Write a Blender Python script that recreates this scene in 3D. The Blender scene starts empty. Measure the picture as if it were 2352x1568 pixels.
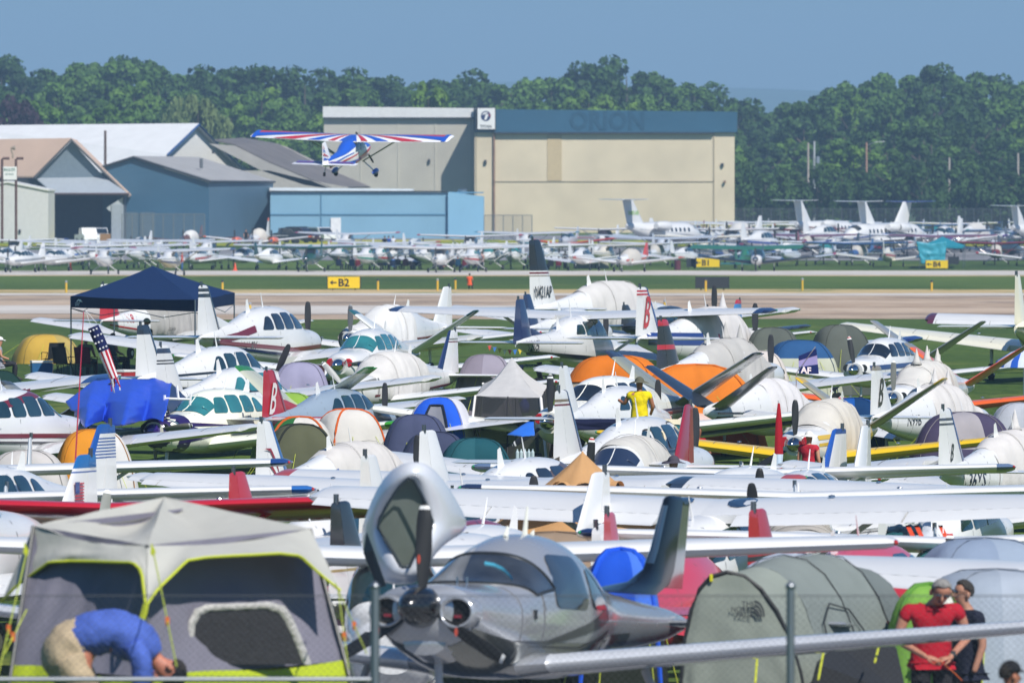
import bpy, math, random
import numpy as np
from mathutils import Vector, Matrix, noise
R = math.radians
rnd = random.Random(7)
sc = bpy.context.scene
col = sc.collection
# ------------------------------------------------------------------ camera
F_PX, YH, CAM_H = 19600.0, 468.0, 6.1        # focal length in pixels of a 2352 px wide picture, horizon row, eye height
cam = bpy.data.cameras.new('camera')
co = bpy.data.objects.new('camera', cam)
col.objects.link(co); sc.camera = co
cam.sensor_width = 36.0
cam.lens = 36.0*F_PX/2352
cam.clip_start = 5; cam.clip_end = 30000
co.location = (0, 0, CAM_H)
co.rotation_euler = (R(90)-math.atan((784-YH)/F_PX), 0, 0)
cam.dof.use_dof = True
cam.dof.focus_distance = 175
cam.dof.aperture_fstop = 300.0/50/1.0
# ------------------------------------------------------------------ world, sun
SUN_EL, SUN_AZ = R(46), R(148)               # azimuth clockwise from +Y (view direction): right and a little behind the camera
w = bpy.data.worlds.new('World'); sc.world = w; w.use_nodes = True
nt = w.node_tree; nt.nodes.clear()
sky = nt.nodes.new('ShaderNodeTexSky'); sky.sky_type = 'NISHITA'; sky.sun_disc = False
sky.sun_elevation = SUN_EL; sky.sun_rotation = SUN_AZ
sky.altitude = 0; sky.air_density = 1.0; sky.dust_density = 0.7; sky.ozone_density = 4.0
tint = nt.nodes.new('ShaderNodeMix'); tint.data_type = 'RGBA'; tint.blend_type = 'MULTIPLY'
tint.inputs[0].default_value = 1.0; tint.inputs[7].default_value = (0.45, 0.74, 1.0, 1)
bg = nt.nodes.new('ShaderNodeBackground'); bg.inputs[1].default_value = 0.078
wo = nt.nodes.new('ShaderNodeOutputWorld')
nt.links.new(sky.outputs[0], tint.inputs[6]); nt.links.new(tint.outputs[2], bg.inputs[0]); nt.links.new(bg.outputs[0], wo.inputs[0])
sd = bpy.data.lights.new('sun', 'SUN'); sd.energy = 4.7; sd.angle = R(0.53); sd.color = (1.0, 0.955, 0.89)
so = bpy.data.objects.new('sun', sd); col.objects.link(so)
sv = Vector((math.sin(SUN_AZ)*math.cos(SUN_EL), math.cos(SUN_AZ)*math.cos(SUN_EL), math.sin(SUN_EL)))
so.rotation_euler = sv.to_track_quat('Z', 'Y').to_euler(); so.location = (0, 0, 60)
sc.view_settings.view_transform = 'Standard'; sc.view_settings.look = 'None'
sc.view_settings.exposure = 0.25; sc.view_settings.gamma = 1.0; sc.view_settings.use_curve_mapping = False
cy = sc.cycles
cy.use_denoising = True; cy.max_bounces = 6; cy.diffuse_bounces = 2; cy.glossy_bounces = 3
cy.transparent_max_bounces = 10; cy.volume_bounces = 0; cy.transmission_bounces = 4
cy.caustics_reflective = False; cy.caustics_refractive = False
cy.sample_clamp_indirect = 4.0

# ------------------------------------------------------------------ terrain and placement
GT = [(3,2.4),(5,2.4),(17,2.2),(20,1.5),(24,0),(48,0),(60,.5),(72,.95),(80,.9),(88,.65),(96,.3),(106,0),(175,0),(214,0),(245,.97),(262,1.3),(320,1.6),(500,1.6)]
def gs(s):
    if s <= GT[0][0]: return GT[0][1]
    for (a, b), (c, d) in zip(GT, GT[1:]):
        if s <= c:
            t = (s-a)/(c-a); t = t*t*(3-2*t)
            return b+(d-b)*t
    return GT[-1][1]
def gy(y): return gs(F_PX/max(y, 1))
def W(px, py, s): return Vector(((px-1176)/s, F_PX/s, CAM_H-(py-YH)/s))
def GP(px, s, dz=0): return Vector(((px-1176)/s, F_PX/s, gs(s)+dz))
def ys(py, z=0.0):
    "scale s at which a point z above the ground shows at row py"
    lo, hi = 14.0, 420.0
    for _ in range(50):
        m = (lo+hi)/2
        if YH+m*(CAM_H-gs(m)-z) < py: lo = m
        else: hi = m
    return (lo+hi)/2

# ------------------------------------------------------------------ materials
MATS = {}
def srgb(c):
    if isinstance(c, str):
        c = tuple(int(c[i:i+2], 16)/255 for i in (0, 2, 4))
    return tuple(((x+.055)/1.055)**2.4 if x > .04045 else x/12.92 for x in c)
def mat(name, c, rough=.5, metal=0, spec=.5, coat=0, bump=0, bscale=20, var=.08, vscale=2.0, alpha=1, trans=0, wave=None, sub=0, raw=False, backlit=0):
    "procedural surface: base colour broken up by noise, fine relief from a second noise or a wave"
    key = (name, c, rough, metal, coat, bump, bscale, var, vscale, alpha, trans, str(wave), backlit)
    if key in MATS: return MATS[key]
    m = bpy.data.materials.new(name); m.use_nodes = True
    n = m.node_tree.nodes; l = m.node_tree.links
    b = n['Principled BSDF']
    col_ = c if raw else srgb(c)
    b.inputs['Roughness'].default_value = rough; b.inputs['Metallic'].default_value = metal
    b.inputs['Specular IOR Level'].default_value = spec
    b.inputs['Coat Weight'].default_value = coat; b.inputs['Coat Roughness'].default_value = .08
    b.inputs['Alpha'].default_value = alpha
    b.inputs['Transmission Weight'].default_value = trans
    b.inputs['Base Color'].default_value = (*col_, 1)
    tc = n.new('ShaderNodeTexCoord')
    if var:
        nz = n.new('ShaderNodeTexNoise'); nz.inputs['Scale'].default_value = vscale; nz.inputs['Detail'].default_value = 5
        l.new(tc.outputs['Object'], nz.inputs['Vector'])
        rp = n.new('ShaderNodeValToRGB'); l.new(nz.outputs[0], rp.inputs[0])
        rp.color_ramp.elements[0].position = .3; rp.color_ramp.elements[1].position = .7
        rp.color_ramp.elements[0].color = (*[x*(1-var) for x in col_], 1)
        rp.color_ramp.elements[1].color = (*[min(1, x*(1+var)) for x in col_], 1)
        l.new(rp.outputs[0], b.inputs['Base Color'])
    if wave:
        wv = n.new('ShaderNodeTexWave'); wv.bands_direction = wave[0]; wv.inputs['Scale'].default_value = wave[1]
        l.new(tc.outputs['Object'], wv.inputs['Vector'])
        bp = n.new('ShaderNodeBump'); bp.inputs['Strength'].default_value = wave[2]; bp.inputs['Distance'].default_value = .05
        l.new(wv.outputs['Fac'], bp.inputs['Height']); l.new(bp.outputs[0], b.inputs['Normal'])
    elif bump:
        nb = n.new('ShaderNodeTexNoise'); nb.inputs['Scale'].default_value = bscale; nb.inputs['Detail'].default_value = 4
        l.new(tc.outputs['Object'], nb.inputs['Vector'])
        bp = n.new('ShaderNodeBump'); bp.inputs['Strength'].default_value = bump; bp.inputs['Distance'].default_value = .03
        l.new(nb.outputs[0], bp.inputs['Height']); l.new(bp.outputs[0], b.inputs['Normal'])
    if backlit:
        tl = n.new('ShaderNodeBsdfTranslucent'); tl.inputs[0].default_value = (*col_, 1)
        mx = n.new('ShaderNodeMixShader'); mx.inputs[0].default_value = backlit
        l.new(b.outputs[0], mx.inputs[1]); l.new(tl.outputs[0], mx.inputs[2]); l.new(mx.outputs[0], n['Material Output'].inputs[0])
    MATS[key] = m
    return m
def paint(c, metal=0): return mat('paint', c, rough=.28 if not metal else .3, metal=metal, coat=.5, var=.03, vscale=1.3)
def cloth(c, b=.25): return mat('cloth', c, rough=.85, spec=.2, bump=.5, bscale=5, var=.05, vscale=3, backlit=b)
def matte(c, r=.7): return mat('matte', c, rough=r, var=.06)
def metal(c='b8babd', r=.3): return mat('metal', c, rough=r, metal=1, var=.06)
WHITE = 'd8d8d7'
M_GLASS = mat('cabin_glass', '1b3338', rough=.04, spec=.9, coat=1, var=.5, vscale=1.6)
M_TEAL = mat('tinted_glass', '2f7478', rough=.05, spec=.8, coat=1, var=.35, vscale=1.2)
M_DARKGLASS = mat('dark_glass', '1a1f24', rough=.04, spec=.9, coat=1, var=.4, vscale=1.5)
M_RUBBER = mat('rubber', '191919', rough=.85, var=.1)
M_LINE = mat('seam', '3b3d40', rough=.8, var=0)

# ------------------------------------------------------------------ mesh helpers
class MB:
    "collects faces; build() links them as ONE mesh object"
    def __init__(s): s.v = []; s.f = []; s.m = []
    def add(s, v, f, mi=0):
        o = len(s.v); s.v += [tuple(p) for p in v]; s.f += [tuple(i+o for i in q) for q in f]; s.m += [mi]*len(f); return s
    def box(s, c, d, rz=0, mi=0, taper=1):
        cx, cy_, cz = c; a, b, h = d[0]/2, d[1]/2, d[2]/2; ca, sa = math.cos(rz), math.sin(rz)
        v = []
        for z in (-1, 1):
            k = taper if z > 0 else 1
            for x, y in ((-1, -1), (1, -1), (1, 1), (-1, 1)):
                X, Y = x*a*k, y*b*k
                v.append((cx+X*ca-Y*sa, cy_+X*sa+Y*ca, cz+z*h))
        return s.add(v, [(3, 2, 1, 0), (4, 5, 6, 7), (0, 1, 5, 4), (1, 2, 6, 5), (2, 3, 7, 6), (3, 0, 4, 7)], mi)
    def tube(s, pts, r, n=6, mi=0, cap=True):
        pts = [Vector(p) for p in pts]; rr = r if isinstance(r, (list, tuple)) else [r]*len(pts)
        rings = []; up = Vector((0, 0, 1))
        for i, p in enumerate(pts):
            d = (pts[min(i+1, len(pts)-1)]-pts[max(i-1, 0)]).normalized()
            a = d.cross(up if abs(d.z) < .95 else Vector((1, 0, 0))).normalized(); b = d.cross(a)
            rings.append([p+(a*math.cos(t*2*math.pi/n)+b*math.sin(t*2*math.pi/n))*rr[i] for t in range(n)])
        return s.loft(rings, mi=mi, cap=cap)
    def loft(s, rings, mi=0, cap=True, closed=True, mis=None):
        n = len(rings[0]); v = [p for r in rings for p in r]; f = []; ms = []
        for i in range(len(rings)-1):
            for j in range(n if closed else n-1):
                k = (j+1) % n
                f.append((i*n+j, i*n+k, (i+1)*n+k, (i+1)*n+j)); ms.append(mis[i] if mis else mi)
        if cap and closed:
            f.append(tuple(range(n-1, -1, -1))); ms.append(mis[0] if mis else mi)
            f.append(tuple(range((len(rings)-1)*n, len(rings)*n))); ms.append(mis[-1] if mis else mi)
        o = len(s.v); s.v += [tuple(p) for p in v]; s.f += [tuple(i+o for i in q) for q in f]; s.m += ms
        return s
    def lathe(s, prof, n=12, axis='x', o=(0, 0, 0), mi=0):
        rings = []
        for a, r in prof:
            ring = []
            for t in range(n):
                c, q = r*math.cos(t*2*math.pi/n), r*math.sin(t*2*math.pi/n)
                p = (a, c, q) if axis == 'x' else ((c, a, q) if axis == 'y' else (c, q, a))
                ring.append((p[0]+o[0], p[1]+o[1], p[2]+o[2]))
            rings.append(ring)
        return s.loft(rings, mi=mi)
    def grid(s, fn, nu, nv, mi=0):
        v = [fn(i/nu, j/nv) for i in range(nu+1) for j in range(nv+1)]
        f = [(i*(nv+1)+j, (i+1)*(nv+1)+j, (i+1)*(nv+1)+j+1, i*(nv+1)+j+1) for i in range(nu) for j in range(nv)]
        return s.add(v, f, mi)
    def poly(s, pts, d=None, mi=0):
        "flat polygon, or a prism when d is the extrusion vector"
        n = len(pts)
        if d is None: return s.add(pts, [tuple(range(n))], mi)
        d = Vector(d); q = [Vector(p)+d for p in pts]
        return s.add(list(pts)+q, [tuple(range(n-1, -1, -1)), tuple(range(n, 2*n))]+[(i, (i+1) % n, n+(i+1) % n, n+i) for i in range(n)], mi)
    def build(s, name, m, parent=None, smooth=False, loc=None, M=None):
        me = bpy.data.meshes.new(name)
        v = s.v
        if M is not None: v = [tuple(M @ Vector(p)) for p in v]
        me.from_pydata(v, [], s.f)
        for x in (m if isinstance(m, (list, tuple)) else [m]): me.materials.append(x)
        if any(s.m): me.polygons.foreach_set('material_index', s.m)
        if smooth:
            me.polygons.foreach_set('use_smooth', [True]*len(s.f))
            if smooth == 'auto': me.set_sharp_from_angle(angle=R(38))
        o = bpy.data.objects.new(name, me); col.objects.link(o)
        if parent: o.parent = parent
        if loc is not None: o.location = loc
        return o
def solid(o, t):
    md = o.modifiers.new('thickness', 'SOLIDIFY'); md.thickness = t; md.offset = 0; return o
def tag(o, label=None, cat=None, group=None, kind=None):
    if label:
        o['label'] = label
        if len(label.split()) > 16: print('LONG', len(label.split()), label)
    if cat: o['category'] = cat
    if group: o['group'] = group
    if kind: o['kind'] = kind
    return o
def empty(name, loc=(0, 0, 0), rz=0, label=None, cat=None, group=None):
    e = bpy.data.objects.new(name, None); col.objects.link(e); e.location = loc; e.rotation_euler = (0, 0, rz)
    e.empty_display_size = .3
    return tag(e, label, cat, group)
def copy_tree(o, parent=None):
    c = o.copy(); col.objects.link(c)
    if parent: c.parent = parent
    for ch in list(o.children): copy_tree(ch, c)
    return c
FONTC = {}
TMP = bpy.data.scenes.new('workbench')
def evaluated(o):
    vl = TMP.view_layers[0]; vl.update(); dg = vl.depsgraph; dg.update(); return bpy.data.meshes.new_from_object(o.evaluated_get(dg))
def text_mesh(t, size=1, bold=0, shear=0):
    "lettering as flat mesh: verts (x right, y up), faces; lower left corner at 0,0"
    k = (t, bold, shear)
    if k not in FONTC:
        cu = bpy.data.curves.new('t', 'FONT'); cu.body = t; cu.size = 1; cu.offset = bold; cu.shear = shear; cu.resolution_u = 2
        o = bpy.data.objects.new('t', cu); TMP.collection.objects.link(o)
        me = evaluated(o)
        v = [tuple(p.co) for p in me.vertices]; f = [tuple(p.vertices) for p in me.polygons]
        bpy.data.objects.remove(o); bpy.data.curves.remove(cu); bpy.data.meshes.remove(me)
        if v:
            x0 = min(p[0] for p in v)
            v = [(p[0]-x0, p[1]) for p in v]
        FONTC[k] = (v, f)
    v, f = FONTC[k]
    return [(x*size, y*size) for x, y in v], f
def nz(x, y, z=0, s=1): return noise.noise(Vector((x*s, y*s, z*s)))
# ------------------------------------------------------------------ ground sheets
def ground_strip(name, s0, s1, m, dz=0, x0=-2500, x1=2500, kind='structure', nx=2, rows=None, edge=0):
    "sheet following the terrain between the scales s0 (near) and s1 (far)"
    ss = rows or [s0*(s1/s0)**(i/40) for i in range(41)]
    b = MB()
    xs = [x0+(x1-x0)*i/nx for i in range(nx+1)]
    v = []
    for i, s in enumerate(ss):
        for x in xs:
            y = F_PX/s
            if edge and i in (0, len(ss)-1): y += edge*nz(x*.04, i*3.1)+edge*.5*nz(x*.17, i*7.7)
            v.append((x, y, gs(s)+dz))
    n = nx+1
    b.add(v, [(i*n+j, i*n+j+1, (i+1)*n+j+1, (i+1)*n+j) for i in range(len(ss)-1) for j in range(nx)])
    o = b.build(name, m, smooth=True); o['kind'] = kind
    return o
def ground_mat(name, c1, c2, c3=None, sx=.02, sy=.02, fine=1.0, rough=.9, thr=.6):
    m = bpy.data.materials.new(name); m.use_nodes = True
    n = m.node_tree.nodes; l = m.node_tree.links; b = n['Principled BSDF']; b.inputs['Roughness'].default_value = rough
    b.inputs['Specular IOR Level'].default_value = .15
    tc = n.new('ShaderNodeTexCoord')
    mp = n.new('ShaderNodeMapping'); mp.inputs['Scale'].default_value = (sx, sy, sx); l.new(tc.outputs['Object'], mp.inputs[0])
    a = n.new('ShaderNodeTexNoise'); a.inputs['Scale'].default_value = 1; a.inputs['Detail'].default_value = 8; l.new(mp.outputs[0], a.inputs[0])
    f = n.new('ShaderNodeTexNoise'); f.inputs['Scale'].default_value = fine; f.inputs['Detail'].default_value = 6; l.new(tc.outputs['Object'], f.inputs[0])
    mx = n.new('ShaderNodeMath'); mx.operation = 'ADD'; l.new(a.outputs[0], mx.inputs[0]); l.new(f.outputs[0], mx.inputs[1])
    h = n.new('ShaderNodeMath'); h.operation = 'MULTIPLY'; h.inputs[1].default_value = .5; l.new(mx.outputs[0], h.inputs[0])
    r = n.new('ShaderNodeValToRGB'); l.new(h.outputs[0], r.inputs[0])
    e = r.color_ramp.elements; e[0].position = .4; e[0].color = (*srgb(c1), 1); e[1].position = .56; e[1].color = (*srgb(c2), 1)
    out = r.outputs[0]
    if c3:
        g = n.new('ShaderNodeTexNoise'); g.inputs['Scale'].default_value = .06; g.inputs['Detail'].default_value = 9; g.inputs['Roughness'].default_value = .75
        l.new(tc.outputs['Object'], g.inputs[0])
        r2 = n.new('ShaderNodeValToRGB'); r2.color_ramp.elements[0].position = thr; r2.color_ramp.elements[1].position = thr+.1; l.new(g.outputs[0], r2.inputs[0])
        mm = n.new('ShaderNodeMix'); mm.data_type = 'RGBA'; l.new(r2.outputs[0], mm.inputs[0]); l.new(out, mm.inputs[6]); mm.inputs[7].default_value = (*srgb(c3), 1)
        out = mm.outputs[2]
    l.new(out, b.inputs['Base Color'])
    bp = n.new('ShaderNodeBump'); bp.inputs['Strength'].default_value = .6; bp.inputs['Distance'].default_value = .06
    l.new(f.outputs[0], bp.inputs['Height']); l.new(bp.outputs[0], b.inputs['Normal'])
    return m
M_GRASS = ground_mat('grass_turf', '334a1a', '54692a', '6b7436', .03, .008, 3.0, thr=.55)
rows = [500, 450, 400, 350, 320]+[300*(24/300)**(i/120) for i in range(121)]+[24*(2.2/24)**(i/60) for i in range(1, 61)]
ground_strip('ground', 0, 0, M_GRASS, 0, -6000, 6000, rows=rows, nx=2)
M_RUN = ground_mat('runway_concrete', '9d8670', 'bda994', '85776a', .004, .05, .3, thr=.5)
M_SAND = ground_mat('dry_verge', 'b39a6c', 'c4ae82', '5f7434', .05, .05, .3, thr=.5)
M_LIGHT = ground_mat('pale_concrete', 'b5ada4', 'c9c3bb', None, .02, .05, .3)
M_ASPH = ground_mat('asphalt', '77777b', '87878a', None, .05, .02, .3)
s_n, s_f = ys(733), ys(676)
ground_strip('runway', s_n, s_f, M_RUN, .012, -900, 900, nx=120, edge=3.0)
ground_strip('runway_light_lane', ys(721), ys(702), M_LIGHT, .024, -900, 3.0, nx=60, edge=5.0)
ground_strip('runway_far_edge', ys(679), ys(674), M_LIGHT, .024, -900, 900, nx=60, edge=4.0)
ground_strip('dry_verge', ys(676), ys(665), M_SAND, .02, -900, 900, nx=160, edge=9.0)
ground_strip('taxiway', ys(632), ys(622), M_LIGHT, .012, -900, 900, nx=60, edge=5)
ground_strip('taxiway_verge', ys(634), ys(621.5), M_SAND, .006, -900, 900, nx=160, edge=7)
ground_strip('service_path', ys(613), ys(606), M_LIGHT, .012, -900, 900, nx=60, edge=8)
ground_strip('apron', ys(598), ys(574), M_ASPH, .02, -900, 60, nx=60, edge=10)
ground_strip('apron_beyond', ys(586), ys(568), M_ASPH, .03, 0, 900, nx=60, edge=10)
ground_strip('far_apron', ys(557), ys(541), M_ASPH, .03, -900, 900, nx=60, edge=8)
M_WEED = ground_mat('weed_strip', '55702a', '7d8a2a', 'c2b41c', .1, .02, .8, thr=.48)
ground_strip('weeds', ys(566), ys(552), M_WEED, .05, -900, 900, nx=60, edge=6)
# hard standing under the silver aircraft
ground_strip('near_road', 272, 196, M_ASPH, .012, -60, 60, nx=40, edge=.6)

# ------------------------------------------------------------------ distant hills
def hills():
    b = MB(); n = 90; v = []
    for j, (D, k) in enumerate(((7600, 0), (8300, .72), (9300, 1.0), (10200, 1.0))):
        for i in range(n+1):
            x = -2600+5200*i/n
            h = 122+12*math.sin(x*.004+.7)+7*math.sin(x*.011+2)+5*nz(x*.02, 3)
            v.append((x*(1+j*.1), D, 2.4+h*k))
    b.add(v, [(j*(n+1)+i, j*(n+1)+i+1, (j+1)*(n+1)+i+1, (j+1)*(n+1)+i) for j in range(3) for i in range(n)])
    o = b.build('hills', mat('hill_forest', '3d5a32', rough=.95, spec=0, var=.25, vscale=.01), smooth=True); tag(o, kind='structure')
hills()

# ------------------------------------------------------------------ haze
hz = MB().box((0, 5200, 45), (16000, 11000, 96)).build('haze', [])
tag(hz, kind='stuff')
hm = bpy.data.materials.new('haze_air'); hm.use_nodes = True
hn = hm.node_tree.nodes; hn.clear()
pv = hn.new('ShaderNodeVolumePrincipled'); pv.inputs['Color'].default_value = (.46, .72, 1.0, 1); pv.inputs['Density'].default_value = .0002
pv.inputs['Anisotropy'].default_value = 0.0
ho = hn.new('ShaderNodeOutputMaterial'); hm.node_tree.links.new(pv.outputs[0], ho.inputs['Volume'])
hz.data.materials.append(hm)
# bottom of the box a metre under the lowest ground, top above the hills
for v_ in hz.data.vertices: v_.co.z = -1.2 if v_.co.z < 0 else 230.0

# ------------------------------------------------------------------ trees
def crown_mesh(name, w_, h_, n, leaf, seed, kind='round', mi=None):
    rg = np.random.RandomState(seed)
    lob = []
    nl = {'round': 34, 'tall': 36, 'willow': 22, 'cone': 30}[kind]
    for i in range(nl):
        t = rg.rand()
        if kind == 'cone': zz = h_*(.15+.8*t); rr = w_*.5*(1-t)*.75
        elif kind == 'tall': zz = h_*(.08+.87*t); rr = w_*.36*math.sqrt(max(.05, 1-(t*1.02)**3))
        else: zz = h_*(.1+.8*t); rr = w_*.42*math.sqrt(max(.08, 1-(2*t-.8)**2*.7))
        a = rg.rand()*6.28
        lob.append((rr*math.cos(a), rr*math.sin(a), zz, w_*(.07+.11*rg.rand()**1.5)*(1.25-.5*t)))
    lob.append((0, 0, h_*.5, w_*.3)); lob.append((0, 0, h_*.3, w_*.33))
    lob = np.array(lob)
    li = rg.randint(0, len(lob), n)
    d = rg.normal(size=(n, 3)); d /= np.linalg.norm(d, axis=1)[:, None]
    rad = lob[li, 3]*(0.55+.5*rg.rand(n)**.6)
    p = lob[li, :3]+d*rad[:, None]*np.array([1, 1, .82])
    if kind == 'willow': p[:, 2] -= (rg.rand(n)**2)*h_*.22*(np.hypot(p[:, 0], p[:, 1])/(w_*.5))
    p[:, 2] = np.maximum(p[:, 2], h_*.03)
    # leaf clump: a bent quad facing roughly outward
    nrm = d*.8+rg.normal(size=(n, 3))*.6+np.array([0, 0, .35]); nrm /= np.linalg.norm(nrm, axis=1)[:, None]
    a = np.cross(nrm, rg.normal(size=(n, 3))); a /= np.linalg.norm(a, axis=1)[:, None]; b = np.cross(nrm, a)
    sz = leaf*(.55+.9*rg.rand(n))[:, None]
    if kind == 'willow': b = b*.4+np.array([0, 0, -1.3])
    v = np.empty((n, 4, 3))
    v[:, 0] = p+a*sz+nrm*sz*.2; v[:, 1] = p+b*sz*.7; v[:, 2] = p-a*sz+nrm*sz*.15; v[:, 3] = p-b*sz*.8
    me = bpy.data.meshes.new(name)
    me.vertices.add(n*4); me.vertices.foreach_set('co', v.reshape(-1))
    me.loops.add(n*4); me.loops.foreach_set('vertex_index', np.arange(n*4))
    me.polygons.add(n); me.polygons.foreach_set('loop_start', np.arange(n)*4); me.polygons.foreach_set('loop_total', np.full(n, 4))
    me.update()
    return me
def leafmat(name, c, c2):
    m = bpy.data.materials.new(name); m.use_nodes = True
    n = m.node_tree.nodes; l = m.node_tree.links; b = n['Principled BSDF']; b.inputs['Roughness'].default_value = .65; b.inputs['Specular IOR Level'].default_value = .2
    g = n.new('ShaderNodeNewGeometry'); tc = n.new('ShaderNodeTexCoord')
    t = n.new('ShaderNodeTexNoise'); t.inputs['Scale'].default_value = .35; t.inputs['Detail'].default_value = 3; l.new(tc.outputs['Object'], t.inputs[0])
    oi = n.new('ShaderNodeObjectInfo')
    ad = n.new('ShaderNodeMath'); ad.operation = 'MULTIPLY_ADD'; ad.inputs[1].default_value = .35; l.new(oi.outputs['Random'], ad.inputs[0]); l.new(t.outputs[0], ad.inputs[2])
    a2 = n.new('ShaderNodeMath'); a2.operation = 'MULTIPLY_ADD'; a2.inputs[1].default_value = .12; l.new(g.outputs['Random Per Island'], a2.inputs[0]); l.new(ad.outputs[0], a2.inputs[2])
    r = n.new('ShaderNodeValToRGB'); l.new(a2.outputs[0], r.inputs[0]); e = r.color_ramp.elements
    e[0].position = .42; e[0].color = (*srgb(c), 1); e[1].position = .95; e[1].color = (*srgb(c2), 1)
    l.new(r.outputs[0], b.inputs['Base Color'])
    tl = n.new('ShaderNodeBsdfTranslucent'); l.new(r.outputs[0], tl.inputs[0])
    mx = n.new('ShaderNodeMixShader'); mx.inputs[0].default_value = .25
    l.new(b.outputs[0], mx.inputs[1]); l.new(tl.outputs[0], mx.inputs[2]); l.new(mx.outputs[0], n['Material Output'].inputs[0])
    return m
L_GREEN = leafmat('leaves', '34501f', '5f8239'); L_DARK = leafmat('dark_leaves', '27401d', '466531')
L_PURPLE = leafmat('purple_leaves', '2a2226', '43303a'); L_PALE = leafmat('pale_leaves', '54683c', '84955e'); L_LIME = leafmat('light_leaves', '466a22', '6f9038')
M_BARK = mat('bark', '5a5046', rough=.95, bump=.6, bscale=3, var=.2)
def tree_proto(kind, w_, h_, lm, seed, n=6500, leaf=.3):
    e = empty('tree')
    c = bpy.data.objects.new('crown', crown_mesh('crown', w_, h_*.92, n, leaf, seed, kind)); c.data.materials.append(lm)
    col.objects.link(c); c.parent = e; c.location = (0, 0, h_*.08)
    rg = random.Random(seed); b = MB()
    b.tube([(0, 0, -.3), (.1, 0, h_*.2), (.2, .1, h_*.5), (.1, 0, h_*.85)], [h_*.022, h_*.017, h_*.011, .04], 7)
    for i in range(6):
        a = rg.random()*6.28; z = h_*(.2+.09*i); rr = w_*.3
        b.tube([(0, 0, z), (math.cos(a)*rr*.5, math.sin(a)*rr*.5, z+h_*.07), (math.cos(a)*rr, math.sin(a)*rr, z+h_*.16)], [h_*.009, h_*.006, .03], 5)
    b.build('trunk', M_BARK, e)
    return e
PROTO = [tree_proto('round', 11, 17, L_GREEN, 1), tree_proto('tall', 9, 20, L_GREEN, 2), tree_proto('round', 12, 16, L_DARK, 3),
         tree_proto('tall', 10, 19, L_DARK, 4), tree_proto('cone', 8, 20, L_DARK, 5), tree_proto('round', 10, 15, L_LIME, 6),
         tree_proto('round', 12, 13, L_PURPLE, 7), tree_proto('willow', 15, 15, L_PALE, 8), tree_proto('round', 9, 9, L_DARK, 9, 3000, .3)]
PH = [17, 20, 16, 19, 20, 15, 13, 15, 9]
PUSED = set()
def tree(pi, px, s, ptop, label, group, k=1.0, wk=None):
    base = GP(px, s)
    h = CAM_H-(ptop-YH)/s-base.z
    q = h/PH[pi]
    o = PROTO[pi] if pi not in PUSED else copy_tree(PROTO[pi])
    PUSED.add(pi)
    o.location = base; ww = (q*.5+.5)*k if wk is None else wk
    o.scale = (ww, ww, q); o.rotation_euler = (0, 0, rnd.random()*6.28)
    tag(o, label, 'tree', group)
SKY = [(0, 122), (40, 118), (90, 165), (130, 118), (180, 120), (250, 95), (300, 125), (345, 105), (400, 128), (470, 135), (540, 150), (600, 145), (650, 150), (700, 135),
       (760, 150), (830, 142), (880, 165), (915, 178), (960, 170), (1010, 165), (1060, 150), (1100, 140), (1135, 185), (1170, 160), (1230, 155), (1300, 150), (1370, 118), (1400, 130),
       (1440, 118), (1490, 145), (1550, 150), (1600, 165), (1640, 185), (1680, 205), (1720, 225), (1770, 225), (1830, 200), (1890, 195), (1940, 180), (1975, 165), (2020, 158), (2060, 135), (2130, 130), (2180, 155), (2240, 145), (2300, 160), (2352, 165)]
def skyline(x):
    if x <= SKY[0][0]: return SKY[0][1]
    for (a, b), (c, d) in zip(SKY, SKY[1:]):
        if x <= c: return b+(d-b)*(x-a)/(c-a)
    return SKY[-1][1]
GTR = 'trees of the wood beyond the airfield'
def spot(x):
    for q, t in ((100, 'at the left edge'), (250, 'above the tan-roofed hangar'), (380, 'above the long white roof'), (520, 'near the pale willow'), (640, 'above the brown roof'), (760, 'left of the beige hangar wing'), (880, 'above the beige wing left end'), (1000, 'above the beige wing middle'), (1100, 'above the white fascia end'), (1220, 'above the emblem sign'), (1340, 'above the blue fascia left'),
                 (1460, 'above the faded lettering'), (1580, 'above the blue fascia right'), (1690, 'above the right end of the hangar'), (1780, 'just right of the hangar'), (1860, 'at the pair of pale poles'), (1950, 'between the pale and brown poles'), (2040, 'at the brown lamp pole'), (2140, 'right of the lamp pole'), (2240, 'at the short pale pole'), (2310, 'left of the edge pole')):
        if x < q: return t
    return 'at the right edge'
x = -60
while x < 2420:          # tallest back row makes the skyline
    t = skyline(x)
    tree(rnd.choice([0, 1, 1, 3, 2]), x, 12.6+rnd.random()*.8, t+rnd.uniform(-4, 8), 'tall back row tree, '+spot(x), GTR, 1.25)
    x += rnd.uniform(26, 42)
for row, (s, dt, g) in enumerate(((14.0, 42, 62), (14.6, 85, 68), (15.2, 130, 72), (15.6, 165, 76))):
    x = -70+row*17
    while x < 2420:
        t = skyline(x)+dt+rnd.uniform(-14, 22)
        if 1640 < x < 1840: t += 25
        if not (row == 3 and 700 < x < 1700):
            pi = rnd.choice([0, 2, 3, 1, 5, 4] if x > 1500 else [0, 2, 1, 5, 0])
            tree(pi, x, s+rnd.uniform(-.2, .2), t, 'green %s row tree, %s' % (['second', 'third', 'fourth', 'fifth'][row], spot(x)), GTR, 1.1)
        x += g*rnd.uniform(.8, 1.2)
x = 1700
while x < 2420:
    tree(8, x, 16.2+rnd.random()*.3, 378+rnd.uniform(-22, 22), 'low dark front row tree, '+spot(x), 'low trees in front of the wood', wk=rnd.uniform(.75, 1.05))
    x += rnd.uniform(50, 72)
tree(6, 32, 16.3, 212, 'dark purple-leaved tree above the pale roofs at the left edge', 'trees above the hangar roofs', wk=.85)
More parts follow.
